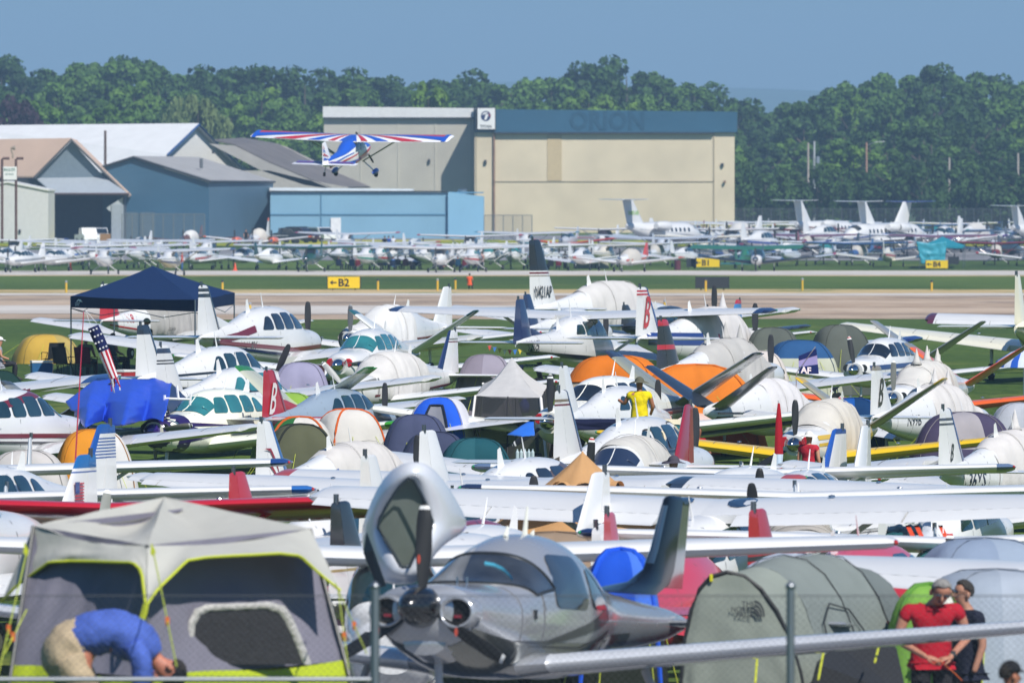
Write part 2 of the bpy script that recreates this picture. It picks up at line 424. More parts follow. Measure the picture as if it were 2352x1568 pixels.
tree(5, 95, 15.9, 215, 'yellow-green tree beside the purple-leaved one', 'trees above the hangar roofs', wk=1.0)
tree(7, 455, 16.3, 203, 'pale grey-green willow above the white roof', 'trees above the hangar roofs', wk=.8)
tree(7, 410, 16.2, 232, 'smaller pale willow left of the big one', 'trees above the hangar roofs', wk=.5)
tree(5, 985, 15.9, 168, 'bright green broad tree above the white fascia of the hangar', 'trees above the hangar roofs', wk=.8)
for i in range(9):
    if i not in PUSED:
        for c in list(PROTO[i].children): bpy.data.objects.remove(c)
        bpy.data.objects.remove(PROTO[i])

# ------------------------------------------------------------------ buildings
def wallmat(c, ws=6, st=.4): return mat('cladding', c, rough=.55, var=.05, vscale=.15, wave=('X', ws, st))
def prism(name, m, pts2, s, depth, parent, shift=0, smooth=False):
    "outline in picture units at scale s (front face), pushed back by depth metres, shifted sideways by shift metres"
    b = MB(); f = [W(px, py, s) for px, py in pts2]
    return b.poly(f, (shift, depth, 0)).build(name, m, parent)
def slab(name, m, a, b_, c, d, parent, th=.25):
    "four corners given as points, thickness downwards"
    return MB().poly([a, b_, c, d], (0, 0, -th)).build(name, m, parent)
GB = YH+17*(CAM_H-gs(17))     # ground row at s=17
def gb(s): return YH+s*(CAM_H-gs(s))+3
def rect(name, m, x0, y0, x1, y1, s, parent, out=.06, th=.12):
    "a flat rectangle standing proud of a wall at scale s"
    a, b_ = W(x0, y0, s), W(x1, y1, s)
    return MB().box(((a.x+b_.x)/2, a.y-out, (a.z+b_.z)/2), (abs(b_.x-a.x), th, abs(a.z-b_.z))).build(name, m, parent)
# cream and blue hangar with the tailless sign
H1 = empty('hangar', GP(1390, 17), label='tall cream hangar with a dark blue band along its top', cat='hangar'); 
def child(o, p):
    o.parent = p; o.matrix_parent_inverse = Matrix.Translation(-p.location); return o
class At:      # parent wrapper: parts given in world coordinates
    def __init__(s, e): s.e = e
def P_(e): return e
def setp(objs, e):
    for o in (objs if isinstance(objs, (list, tuple)) else [objs]):
        o.parent = e; o.matrix_parent_inverse = e.matrix_basis.inverted() if False else (Matrix.Translation(e.location) @ e.rotation_euler.to_matrix().to_4x4()).inverted()
    return objs
s = 17.0
M_CREAM = mat('cream_cladding', 'dccdb0', rough=.6, var=.09, vscale=.2, wave=('X', 3, .6)); M_CREAM2 = mat('tan_panel', 'c2ae88', rough=.6, var=.05)
M_BLUEF = mat('blue_cladding', '35617c', rough=.5, var=.08, vscale=.2, wave=('X', 8, .5))
M_BEIGE = mat('beige_cladding', 'bdb8ab', rough=.6, var=.1, vscale=.2, wave=('X', 5, .5))
M_WHITEM = mat('white_sheet', 'dcdcda', rough=.45, var=.05, wave=('X', 6, .3)); M_DK = matte('23282c')
o = [prism('wall', M_CREAM, [(1090, 303), (1687, 305), (1687, gb(s)), (1090, gb(s))], s, 45, None),
     prism('fascia', M_BLUEF, [(1090, 251), (1693, 257), (1693, 304), (1090, 304)], s, 46, None)]
o[1].location.y -= .5
o += [rect('eave_shadow', M_DK, 1137, 304, 1640, 308, s, None, .5, .3),  # dark strip paints the shadow of the eave on the wall
      rect('door_panel', M_CREAM2, 1257, 310, 1290, 415, s, None, .05, .05),
      rect('seam', mat('seam_tan', 'a79a82', var=0), 1137, 416, 1640, 418, s, None, .06, .06),
      rect('seam', mat('seam_tan', 'a79a82', var=0), 1638, 309, 1641, gb(s), s, None, .06, .06),
      rect('drain_pipe', mat('rusty_pipe', '8a6a55', rough=.8, var=.35, vscale=1.2), 1133, 306, 1137, gb(s), s, None, .2, .25),
      rect('seam', mat('seam_tan', 'a79a82', var=0), 1093, 300, 1095, gb(s), s, None, .06, .06),
      rect('wall_lamp', M_DK, 1112, 368, 1118, 377, s, None, .15, .3), rect('wall_lamp', M_DK, 1656, 375, 1662, 383, s, None, .15, .3),
      rect('wall_lamp', matte('8a6a55'), 1662, 415, 1667, 420, s, None, .3, .4)]
o[-1].name = 'vent'
sg = rect('sign_board', mat('sign_white', 'e6e6e4', rough=.4, var=.02), 1097, 249, 1137, 297, s, None, .75, .3)
rim = rect('sign_edge', M_DK, 1092, 247, 1139, 300, s, None, .6, .25)
b = MB()
c = W(1116, 267, s); yy = c.y-.93; n = 24; r_ = 11.5/s
b.add([(c.x, yy, c.z)]+[(c.x+r_*math.cos(t*2*math.pi/n), yy, c.z+r_*math.sin(t*2*math.pi/n)) for t in range(n)], [(0, 1+(i+1) % n, 1+i) for i in range(n)])
lg = b.build('round_emblem', mat('navy_print', '26305e', rough=.4, var=0)); 
b = MB(); hh = 1/s
b.poly([(c.x+x*hh, yy-.01, c.z+y*hh) for x, y in [(-9, 2), (-6, 7), (0, 9), (5, 7), (1, 5), (-3, 4)]])
b.poly([(c.x+x*hh, yy-.01, c.z+y*hh) for x, y in [(-4, -9), (0, 4), (6, 4), (2, -8)]])
lg2 = b.build('emblem_stroke', mat('sign_white', 'e6e6e4', rough=.4, var=.02))
b = MB(); b.poly([(c.x+x*hh, yy-.01, c.z+y*hh) for x, y in [(5, 8), (10, 3), (11, -3), (7, 2)]]); lg3 = b.build('emblem_red_arc', matte('a04050'))
tv, tf = text_mesh('TITAN', 9/s, .02); b = MB(); b.add([(W(1103, 294, s).x+x, yy, W(1103, 294, s).z+y) for x, y in tv], tf); tx = b.build('sign_lettering', M_DK)
tv, tf = text_mesh('ORION', 58/s, .03); q = W(1308, 297, s); b = MB(); b.add([(q.x+x*.92, q.y-.56, q.z+y) for x, y in tv], tf)
gh = b.build('faded_lettering', mat('faded_blue', '2d566f', rough=.5, var=.05, wave=('X', 8, .5)))
setp(o+[sg, rim, lg, lg2, lg3, tx, gh], H1)
H1b = empty('hangar', GP(916, 16.9), label='beige hangar wing with white roof edge and tall wall panels, left of the cream hangar', cat='hangar')
s = 16.9
o = [prism('wall', M_BEIGE, [(744, 268), (1089, 268), (1089, gb(s)), (744, gb(s))], s, 40, None),
     prism('fascia', M_WHITEM, [(742, 245), (1092, 249), (1092, 272), (742, 270)], s, 41, None), rect('gutter', M_DK, 742, 270, 1090, 273, s, None, .5, .3),
     rect('gutter', M_DK, 1088, 249, 1091, 299, s, None, 1.0, .3)]
o[1].location.y -= .5
for xx in (828, 914, 999, 1078): o.append(rect('seam', mat('seam_pale', 'c9c4b6', var=0), xx, 274, xx+2, gb(s), s, None, .06, .08))
o += [rect('wall_lamp', M_DK, 983, 366, 988, 375, s, None, .15, .3)]
setp(o, H1b)
# light blue flat building
H2 = empty('workshop', GP(865, 18.6), label='long light blue metal building with a flat white roof edge', cat='building')
s = 18.6; M_LB = mat('light_blue_cladding', '86b0c6', rough=.5, var=.05, vscale=.2, wave=('X', 7, .45)); M_LB2 = mat('light_blue_side', '86b5cf', rough=.5, var=.04, vscale=.2, wave=('X', 7, .3))
o = [prism('wall', M_LB, [(621, 440), (1029, 442), (1029, gb(s)), (621, gb(s))], s, 22, None),
     prism('side_wall', M_LB2, [(1029, 441), (1111, 451), (1111, gb(s)), (1029, gb(s))], s+.01, 22, None),
     prism('roof', M_WHITEM, [(619, 431), (948, 434), (948, 440), (619, 438)], s-.2, 18, None),
     rect('gutter', M_DK, 619, 438.5, 1029, 441.5, s, None, .2, .2), rect('gutter', mat('blue_trim', '5b8fae'), 1029, 441, 1111, 444, s, None, .2, .2)]
o[-1].rotation_euler = (0, 0, 0)
for xx in (738, 1029): o.append(rect('seam', mat('seam_blue', '5a8aa6', var=0), xx-1, 442, xx+1, gb(s), s, None, .08, .1))
o.append(rect('seam', mat('seam_blue', '5a8aa6', var=0), 621, 491, 1029, 493.5, s, None, .08, .1))
o.append(rect('door', mat('door_white', 'e4e4e2', rough=.5), 760, 500, 783, gb(s), s, None, .12, .1))
b = MB(); q = W(1062, 437, s); b.lathe([(0, .5), (.55, .62), (.7, .3)], 10, 'z', (q.x, q.y+3, q.z-.5)); o.append(b.build('roof_vent', metal('9aa0a4', .5), smooth='auto'))
setp(o, H2)
# dark blue barn
H3 = empty('barn', GP(400, 18.8), label='slate blue metal barn with a grey roof and broad gable end', cat='barn')
s = 18.8; M_SB = mat('slate_blue_cladding', '3f6680', rough=.55, var=.06, vscale=.3, wave=('X', 9, .6)); M_SB2 = mat('slate_side', '4a6577', rough=.55, var=.05, vscale=.3)
M_GR = mat('grey_roof', '9c9a98', rough=.7, var=.08, vscale=.4); M_TRIM = matte('33383c')
g = gb(s); D = 26; SH = 134/s
f = [(236, 386), (307, 365), (480, 419), (480, g), (236, g)]
o = [prism('gable_wall', M_SB, f, s, .3, None)]
a, b_, c = W(480, 419, s), W(480, g, s), Vector((SH, D, 0))
o.append(MB().poly([b_, b_+c, a+c, a], (-.2, .1, 0)).build('side_wall', M_SB2))
ap, rl, ll = W(307, 361, s), W(484, 417, s), W(233, 384, s)
f3 = Vector((0, -.5, 0))
o.append(MB().poly([rl+f3, rl+c, ap+c, ap+f3], (0, 0, .15)).build('roof', M_GR)); o.append(MB().poly([ap+f3, ap+c, ll+c, ll+f3], (0, 0, .15)).build('roof', M_GR))
o.append(MB().tube([ll+f3, ap+f3, rl+f3], .14, 4).build('trim', M_TRIM)); o.append(MB().tube([rl+f3, rl+c], .14, 4).build('trim', M_TRIM))
q = W(457, 386, s); o.append(MB().tube([(q.x, q.y+8, q.z), (q.x, q.y+8, q.z+1.2)], .2, 8).build('chimney', metal('8a8a8a', .5)))
for xx in (283, 322): o.append(rect('bay_door', mat('slate_door', '4c6270', rough=.6, var=.08), xx, 487, xx+34, g, s, None, .1, .08))
setp(o, H3)
# brown and pale long roofs behind
H5 = empty('hangar', GP(620, 17.6), label='low hangar with long weathered brown and grey roof behind the slate barn', cat='hangar')
s = 17.6; M_BR = mat('brown_roof', '6a6462', rough=.8, var=.16, vscale=.25); M_PG = mat('pale_roof', 'a5a09a', rough=.75, var=.1, vscale=.3)
D = Vector((0, 30, 0))
def pl(*q, dy=0): return [W(x, y, s)+Vector((0, dy, 0)) for x, y in q]
o = [MB().poly(pl((480, 392), (618, 392), (700, 412), (800, 430), (800, gb(s)), (480, gb(s))), (0, .3, 0)).build('wall', mat('pale_wall', 'a9a49b', rough=.7))]
v = pl((493, 322), (540, 333), (618, 372), (760, 432))
v2 = pl((560, 318), (640, 332), (745, 385), (850, 430), dy=34); v2 = [Vector((p.x*v[i].y/p.y if 0 else p.x*p.y/v[i].y, p.y, CAM_H+(p.z-CAM_H)*p.y/(F_PX/s))) for i, p in enumerate(v2)]
b = MB(); b.add(v+v2, [(0, 1, 5, 4), (1, 2, 6, 5), (2, 3, 7, 6)]); o.append(solid(b.build('roof', M_BR), .2))
v3 = pl((480, 330), (540, 335), (618, 374), (760, 434), (700, 425), (600, 392)); b = MB(); b.poly(v3, (0, .4, 0)); o.append(b.build('roof_edge', M_PG))
v4 = pl((572, 312+6), (640, 332), (700, 362), (760, 392), (838, 425), (846, 430), (752, 394), (650, 340))
o.append(MB().poly([p+Vector((0, 33, 0)) for p in v4], (0, .4, 0)).build('ridge', M_PG))
setp(o, H5)
# white hangar with blue trim
H4 = empty('hangar', GP(230, 17.2), label='large hangar with a long white roof and blue trimmed white gable', cat='hangar')
s = 17.2; g = gb(s); M_WR = mat('white_roof', 'e2e2e0', rough=.5, var=.04, vscale=.5, wave=('X', 2, .1)); M_BT = paint('2d4a78')
ap, le, re = W(453, 289, s), W(379, 360, 17.36), W(556, 394, 17.0)
off = Vector((-34, 20, 0))
M_WG = mat('white_gable', 'dcdbd6', rough=.6, var=.04, wave=('X', 8, .3))
o = [MB().poly([ap, re, W(556, g, s), W(379, g, s), le], (0, .3, 0)).build('gable_wall', M_WG)]
fo = Vector((.3, -1.2, .12))
lz = Vector((0, 0, -1.5))
o.append(MB().poly([ap+fo, ap+off, W(345, 397, 17.4)+off, W(345, 397, 17.4), le+fo], (0, 0, .2)).build('roof', M_WR))
o.append(MB().poly([ap+fo, re+fo, re+off, ap+off], (0, 0, .2)).build('roof', M_WR))
o.append(MB().tube([le+fo, ap+fo, re+fo], .2, 4).build('trim', M_BT))
o.append(rect('door', mat('pale_door', 'cfcfcb'), 428, 322, 441, 360, s, None, .1, .08))
for xx, yv in ((416, 349), (489, 350)): o.append(rect('wall_lamp', M_DK, xx-2, yv-3, xx+3, yv+3, s, None, .25, .4))
o.append(rect('wall_panel', mat('panel_white', 'eeeeec'), 430, 311, 452, 319, s, None, .12, .1))
setp(o, H4)
# tan roofed shed with sign at far left
H6 = empty('hangar', GP(180, 18.9), label='tan roofed hangar with grey gable, pale lean-to roof and dark open front', cat='hangar')
s = 18.9; g = gb(s); M_TAN = mat('tan_roof', 'cdb09a', rough=.7, var=.06, vscale=.3); M_GG = mat('grey_gable', '6f7d88', rough=.6, var=.06, wave=('X', 9, .3))
ap, le, re = W(164, 324, s), W(80, 411, s), W(298, 456, s)
o = [MB().poly([ap, W(239, 407, s), le], (0, .3, 0)).build('gable_wall', M_GG)]
off = Vector((-300/s, 12, 0)); fo = Vector((0, -.8, .15))
o.append(MB().poly([ap+fo, ap+off, le+off, le+fo], (0, 0, .2)).build('roof', M_TAN))
o.append(MB().poly([ap+fo, W(297, 452, s)+fo, W(297, 452, s)+Vector((0, 14, 0)), ap+Vector((0, 14, 0))], (0, 0, .2)).build('roof', M_TAN))
o.append(MB().tube([le+fo, ap+fo, re+fo], .17, 4).build('trim', matte('5d5a58')))
p1, p2, p3, p4 = W(82, 409, s), W(239, 407, s), W(297, 446, s), W(126, 446, s)
f4 = Vector((0, -4, 0)); kk = (F_PX/s-4)/(F_PX/s)
def pull(p, d): q = Vector((p.x*(p.y-d)/p.y, p.y-d, CAM_H+(p.z-CAM_H)*(p.y-d)/p.y)); return q
p3, p4 = pull(p3, 4), pull(p4, 4)
o.append(MB().poly([p1, p4, p3, p2], (0, 0, -.15)).build('lean_to_roof', mat('pale_sheet', 'a3aab0', rough=.45, var=.06, wave=('X', 9, .3))))
o.append(MB().tube([p4, p3], .16, 4).build('trim', matte('4b3a3a')))
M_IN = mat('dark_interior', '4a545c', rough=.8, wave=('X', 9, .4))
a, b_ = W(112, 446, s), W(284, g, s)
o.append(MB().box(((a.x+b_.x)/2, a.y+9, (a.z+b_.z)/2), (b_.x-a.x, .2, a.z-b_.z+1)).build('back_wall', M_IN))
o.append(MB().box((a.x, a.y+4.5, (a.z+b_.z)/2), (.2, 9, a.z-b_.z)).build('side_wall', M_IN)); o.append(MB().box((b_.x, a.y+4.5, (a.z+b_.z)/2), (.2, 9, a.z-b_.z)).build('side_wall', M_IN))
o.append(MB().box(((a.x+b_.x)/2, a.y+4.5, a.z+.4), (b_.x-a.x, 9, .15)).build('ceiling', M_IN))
o.append(rect('post_wall', mat('pale_post', '9aa3ab', rough=.6, wave=('X', 9, .3)), 256, 470, 284, g, s, None, 0, .3))
o.append(MB().poly([W(243, 478, s), W(284, 452, s), W(284, 478, s), W(262, 492, s)], (0, .2, 0)).build('bracket', mat('pale_post', 'aab2b8', rough=.6)))
for xx in (138, 170, 214): o.append(rect('pillar', M_DK, xx, 470, xx+4, g, s-.1, None, -4, .3))
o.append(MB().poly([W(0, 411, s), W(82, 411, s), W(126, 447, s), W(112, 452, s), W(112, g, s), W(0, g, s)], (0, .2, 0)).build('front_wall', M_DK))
setp(o, H6)
H7 = empty('shed', GP(50, 19.6), label='plain pale grey building with a shallow roof at the left edge', cat='building')
s = 19.6; g = gb(s)
o = [MB().poly([W(-120, 440, s), W(18, 419, s), W(111, 438, s), W(111, g, s), W(-120, g, s)], (0, 14, 0)).build('wall', mat('pale_grey_cladding', 'c9c9c8', rough=.6, var=.04, wave=('X', 6, .2)))]
o.append(MB().poly([W(-122, 436, s), W(18, 415, s), W(113, 435, s), W(113, 439, s), W(18, 420, s), W(-122, 441, s)], (0, 14.4, 0)).build('roof', M_WHITEM)); o[-1].location.y -= .2
o.append(rect('wall_box', M_DK, 43, 527, 48, 536, s, None, .1, .1))
setp(o, H7)
# sign on two bent poles
s = 19.8; g = gb(s)
SG = empty('sign', GP(24, s), label='small white sign with green lettering hung between two brown bent poles', cat='sign')
o = []
for x0, x1 in ((5, 22), (37, 54)):
    o.append(MB().tube([W(x0, g, s), W(x0, 366, s), W(x0+2, 364, s), W(x1, 364, s)], .17, 6).build('post', mat('rust_pole', '5a3c30', rough=.8)))
o.append(rect('sign_board', mat('sign_white', 'e6e6e4', rough=.4, var=.02), 8, 383, 39, 413, s, None, .2, .12))
b = MB()
for t, x0, y0, z in (('BASLER', 9.5, 393, 9.2), ('AIR SALES', 12, 402, 5.2)):
    tv, tf = text_mesh(t, z/s, .01); q = W(x0, y0, s); b.add([(q.x+x*.88, q.y-.28, q.z+y) for x, y in tv], tf)
o.append(b.build('lettering', matte('2c6b52')))
b = MB(); q = W(28, 352, s); b.tube([W(30, 364, s), W(30, 355, s), W(26, 343, s)], .12, 6); b.lathe([(0, .1), (.5, .3)], 8, 'x', W(25, 340, s)); o.append(b.build('lamp', matte('a09080')))
setp(o, SG)
# poles
def pole(px, y0, s, label, c='8a6f5a', arm=None, r=.15):
    e = empty('utility_pole', GP(px, s), label=label, cat='pole'); z = W(px, y0, s).z-gs(s)
    MB().tube([(0, 0, -.2), (0, 0, z)], [r*1.3, r], 8).build('shaft', mat('pole_wood', c, rough=.85, var=.2), e)
    if arm == 'cross': MB().box((0, 0, z-.6), (2.2, .12, .14)).build('cross_arm', mat('pole_wood', c, rough=.85, var=.2), e)
    if arm == 'box': MB().lathe([(0, .3), (.9, .3), (1, .1)], 10, 'z', (.5, -.2, z-3.2)).build('transformer', metal('c0c4c8', .5), e)
    if arm == 'lamp': MB().tube([(0, 0, z-.5), (1.2, -.2, z), (2.6, -.2, z+.1)], .06, 6).build('lamp_arm', metal('b0b4b8', .5), e)
pole(242, 300, 18.1, 'brown pole in front of the white roof', '5f4a3c', None, .16)
pole(1856, 328, 16.0, 'pale utility pole left of the one with a transformer', 'a59c92'); pole(1870, 324, 16.0, 'grey utility pole with a transformer against the trees', 'a8adb0', 'box')
pole(1990, 327, 16.0, 'brown pole with lamp arm against the trees', '9c7b68', 'lamp'); pole(2180, 362, 16.0, 'short pale pole between the low trees', 'a59c92'); pole(2338, 352, 16.0, 'pale pole near the right edge against the trees', 'a59c92')
# ------------------------------------------------------------------ aircraft
def catmull(xs, ys, x):
    n = len(xs)
    if x >= xs[0]: return ys[0]
    if x <= xs[-1]: return ys[-1]
    for i in range(n-1):
        if xs[i] >= x >= xs[i+1]: break
    t = (xs[i]-x)/(xs[i]-xs[i+1])
    y0 = ys[max(i-1, 0)]; y1 = ys[i]; y2 = ys[i+1]; y3 = ys[min(i+2, n-1)]
    h = xs[i]-xs[i+1]
    m1 = (y2-y0)/(xs[max(i-1, 0)]-xs[i+1])*h; m2 = (y3-y1)/(xs[i]-xs[min(i+2, n-1)])*h
    a, b, c = y2-y1, m1, m2
    if a*m1 < 0: b = 0
    if a*m2 < 0: c = 0
    t2, t3 = t*t, t*t*t
    return y1*(2*t3-3*t2+1)+b*(t3-2*t2+t)+y2*(-2*t3+3*t2)+c*(t3-t2)
class Fus:
    "body of revolution-like shell: stations (x, centre z, half width, height up, height down, roundness)"
    def __init__(s, st): s.st = st; s.xs = [a[0] for a in st]
    def at(s, x): return [catmull(s.xs, [a[k] for a in s.st], x) for k in (1, 2, 3, 4, 5)]
    def pt(s, x, t, off=0):
        z, w_, u, d, n = s.at(x); c, q = math.cos(t), math.sin(t)
        e = 2/n
        y = w_*math.copysign(abs(c)**e, c); zz = (u if q > 0 else d)*math.copysign(abs(q)**e, q)
        l = math.hypot(y, zz) or 1
        return (x, y+off*y/l, z+zz+off*zz/l)
    def yat(s, x, z):
        zc, w_, u, d, n = s.at(x); h = (u if z > zc else d); r = min(abs(z-zc)/max(h, 1e-4), .999)
        return w_*(1-r**n)**(1/n)
    def shell(s, nx=26, n=20):
        x0, x1 = s.xs[0], s.xs[-1]; b = MB(); rings = []
        for i in range(nx+1):
            x = x0+(x1-x0)*i/nx
            rings.append([s.pt(x, t*2*math.pi/n) for t in range(n)])
        return b.loft(rings)
    def decal(s, side, out, off=.006, b=None, mi=0):
        "polygon in (x, z) laid on one side of the shell"
        b = b or MB(); cx = sum(p[0] for p in out)/len(out); cz = sum(p[1] for p in out)/len(out); n = len(out)
        v = []; f = []
        for k in (1, .88, .72, .5, .25):
            for x, z in out:
                X, Z = cx+(x-cx)*k, cz+(z-cz)*k
                v.append((X, side*(s.yat(X, Z)+off), Z))
        v.append((cx, side*(s.yat(cx, cz)+off), cz))
        for r in (0, 1, 2, 3):
            for i in range(n): f.append((r*n+i, r*n+(i+1) % n, (r+1)*n+(i+1) % n, (r+1)*n+i))
        for i in range(n): f.append((4*n+i, 4*n+(i+1) % n, 5*n))
        return b.add(v, f, mi)
    def strip(s, side, pts, th, off=.005, b=None, mi=0):
        "stripe following points (x, z), th = height or list"
        b = b or MB(); v = []; f = []; q = []
        for (x0, z0), (x1, z1) in zip(pts, pts[1:]):
            k = max(1, int(abs(x1-x0)/.12))
            q += [(x0+(x1-x0)*i/k, z0+(z1-z0)*i/k) for i in range(k)]
        q.append(pts[-1]); n = len(q)
        for i, (x, z) in enumerate(q):
            t = th if not isinstance(th, (list, tuple)) else th[0]+(th[1]-th[0])*i/(n-1)
            for j in (0, .25, .5, .75, 1):
                zz = z+t*j; v.append((x, side*(s.yat(x, zz)+off), zz))
        for i in range(n-1):
            for j in range(4): f.append((i*5+j, i*5+j+1, i*5+j+6, i*5+j+5))
        return b.add(v, f, mi)
    def text(s, t, side, x, z, h, m, parent, bold=.01, off=.01, name='registration', kx=.85, shear=0):
        tv, tf = text_mesh(t, h*1.38, bold, shear); b = MB(); v = []
        for a, c in tv:
            X = x+a*kx if side < 0 else x-a*kx; Z = z+c
            v.append((X, side*(s.yat(X, Z)+off), Z))
        return b.add(v, tf).build(name, m, parent)
def rrect(x0, x1, z0, z1, lean0=0, lean1=0, r=.07):
    "window outline: front edge x0, rear edge x1 (x0 > x1), leaning edges, rounded corners"
    c = [(x0+lean0*0, z0), (x1, z0), (x1+lean1, z1), (x0+lean0, z1)]; out = []
    for i in range(4):
        p, a, d = Vector(c[i]), Vector(c[i-1]), Vector(c[(i+1) % 4])
        ra = min(r, (a-p).length*.45); rd = min(r, (d-p).length*.45)
        A = p+(a-p).normalized()*ra; D = p+(d-p).normalized()*rd
        for t in (0, .33, .67, 1): out.append(tuple(A.lerp(p, t).lerp(p.lerp(D, t), t)))
    return out
def airf(xi, t=.13, cam=.02):
    yt = 5*t*(.2969*math.sqrt(max(xi, 0))-.126*xi-.3516*xi*xi+.2843*xi**3-.1036*xi**4)
    c = cam*4*xi*(1-xi); return c+yt, c-yt
def ring(LE, chord, N, a=0, b=1, t=.13, cam=.02, inc=0, n=6, ts=1):
    "airfoil section between chord fractions a and b; N is the surface normal"
    N = Vector(N); LE = Vector(LE); X = Vector((-math.cos(inc), 0, -math.sin(inc))); up = (N-X*N.dot(X)).normalized()
    pts = []
    f = [(i/n)**(1.7 if a == 0 else 1) for i in range(n+1)]
    for q in reversed(f): xi = a+(b-a)*q; pts.append(LE+X*(xi*chord)+up*airf(xi, t*ts, cam)[0]*chord)
    for q in f[1 if a == 0 else 0:]: xi = a+(b-a)*q; pts.append(LE+X*(xi*chord)+up*airf(xi, t*ts, cam)[1]*chord)
    return pts
def lerp(a, b, t): return tuple(x+(y-x)*t for x, y in zip(a, b))
def surface(secs, N, m, name, parent, a=0, b=1, t=.12, cam=.02, inc=0, u0=0, u1=1, bands=None, cap=0, ribs=0, n=6):
    """secs: [(span fraction, LE, chord)], built between fractions u0 and u1; bands [(u from, u to, material index)]"""
    def sec(u):
        for (p, A, c), (q, B, d) in zip(secs, secs[1:]):
            if u <= q or (q, B, d) == secs[-1]:
                k = (u-p)/(q-p); return lerp(A, B, k), c+(d-c)*k
    us = {u0, u1}
    us |= {p for p, _, _ in secs if u0 < p < u1}
    for x in (bands or []): us |= {v for v in x[:2] if u0 < v < u1}
    if ribs: us |= {u0+(u1-u0)*i/(ribs*2) for i in range(ribs*2+1)}
    us = sorted(us); rings = []; mis = []
    for i, u in enumerate(us):
        L, c = sec(u); ts = 1
        if ribs: ts = 1.0+(.16 if i % 2 else 0)
        rings.append(ring(L, c, N, a, b, t, cam, inc, n, ts))
        mi = 0
        for x in (bands or []):
            if x[0]-1e-6 <= u < x[1]-1e-6: mi = x[2]
        mis.append(mi)
    if cap:                     # rounded tip
        L, c = sec(us[-1]); L0, c0 = sec(us[-1]-.02); d = (Vector(L)-Vector(L0)).normalized()
        L = Vector(L)
        rings.append(ring(L+d*cap*.6-Vector((c*.04, 0, 0)), c*.9, N, a, b, t, cam, inc, n, .7)); mis.append(mis[-1])
        rings.append(ring(L+d*cap-Vector((c*.16, 0, 0)), c*.68, N, a, b, t, cam, inc, n, .2)); mis.append(mis[-1])
    return MB().loft(rings, mis=mis).build(name, m, parent, smooth='auto')
def prop(parent, x, z, R_, n, ang, bc='26272a', tips=None, sp=None, y=0, spl=.34, spr=.17, name='blade', logo=False):
    sp = sp or metal('c9cbd0', .12)
    cb = [(.12, .07, 62), (.3, .13, 48), (.55, .165, 33), (.78, .155, 24), (.86, .145, 22), (.91, .13, 21), (.95, .11, 20), (.985, .085, 19), (1, .03, 18)]
    ms = [mat('blade_paint', bc, rough=.5, var=.08)]+[mat('blade_paint', c, rough=.5, var=.05) for c in (tips or [])]
    for i in range(n):
        th = R(ang)+i*2*math.pi/n; d = Vector((0, math.cos(th), math.sin(th))); tdir = Vector((0, -math.sin(th), math.cos(th)))
        rings = []; mis = []
        for j, (r, c, tw) in enumerate(cb):
            a = R(tw); cd = (tdir*math.cos(a)+Vector((1, 0, 0))*math.sin(a)); nn = d.cross(cd)
            o = d*(r*R_); c_ = c*R_/1.0
            rings.append([o+cd*(c_*.5*math.cos(t))+nn*(c_*.11*math.sin(t)) for t in (0, .7, 1.57, 2.4, 3.14, 4.71)])
            mi = 0
            if tips and len(tips) >= 1:
                if j >= 7: mi = 1
                elif j == 6: mi = 2 if len(tips) > 1 else 1
                elif j == 5: mi = 1 if len(tips) > 1 else 0
            mis.append(mi)
        o = MB().loft([[p+Vector((x-.08, y, z)) for p in r] for r in rings], mis=mis).build(name, ms, parent, smooth='auto')
    MB().lathe([(x+spl, .012), (x+spl*.9, spr*.38), (x+spl*.6, spr*.72), (x+spl*.25, spr*.95), (x, spr), (x-.12, spr)], 18, 'x', (0, y, z)).build('spinner', sp, parent, smooth='auto')
    return parent
def wheel(parent, x, y, r=.2, w_=.14, strut=None, fair=None, leg='c8c8c6'):
    b = MB().lathe([(-w_/2, r*.35), (-w_/2, r*.8), (-w_*.35, r), (w_*.35, r), (w_/2, r*.8), (w_/2, r*.35)], 14, 'y', (x, y, r))
    b.lathe([(-w_*.52, .01), (-w_*.52, r*.45), (w_*.52, r*.45), (w_*.52, .01)], 10, 'y', (x, y, r), mi=1)
    b.build('wheel', [M_RUBBER, metal('d0d0d0', .35)], parent, smooth='auto')
    if strut: MB().tube([strut, (x, y*1.0, r)], [.045, .035], 7).build('gear_leg', paint(leg), parent)
    if fair:
        MB().loft([[(x+a, y+hw*math.cos(t*.7854), r*1.25+hh*math.sin(t*.7854)) for t in range(8)] for a, hw, hh in ((.55, .02, .02), (.45, .09, .11), (.2, .13, .19), (-.1, .12, .19), (-.5, .05, .08), (-.62, .01, .02))]).build('wheel_fairing', fair, parent, smooth=True)
LOW = [(2.32, 1.13, .24, .20, .24, 2.2), (2.2, 1.12, .38, .28, .36, 2.3), (1.8, 1.10, .47, .36, .46, 2.5), (1.1, 1.10, .54, .42, .5, 2.6), (.75, 1.1, .56, .52, .52, 2.5),
       (.2, 1.1, .58, .84, .54, 2.3), (-.3, 1.1, .59, .93, .55, 2.25), (-1.2, 1.1, .58, .93, .53, 2.25), (-2.0, 1.12, .5, .82, .46, 2.2), (-2.9, 1.17, .36, .58, .4, 2.1), (-4.0, 1.22, .2, .36, .28, 2), (-5.0, 1.28, .1, .2, .16, 2), (-5.45, 1.3, .03, .08, .08, 2)]
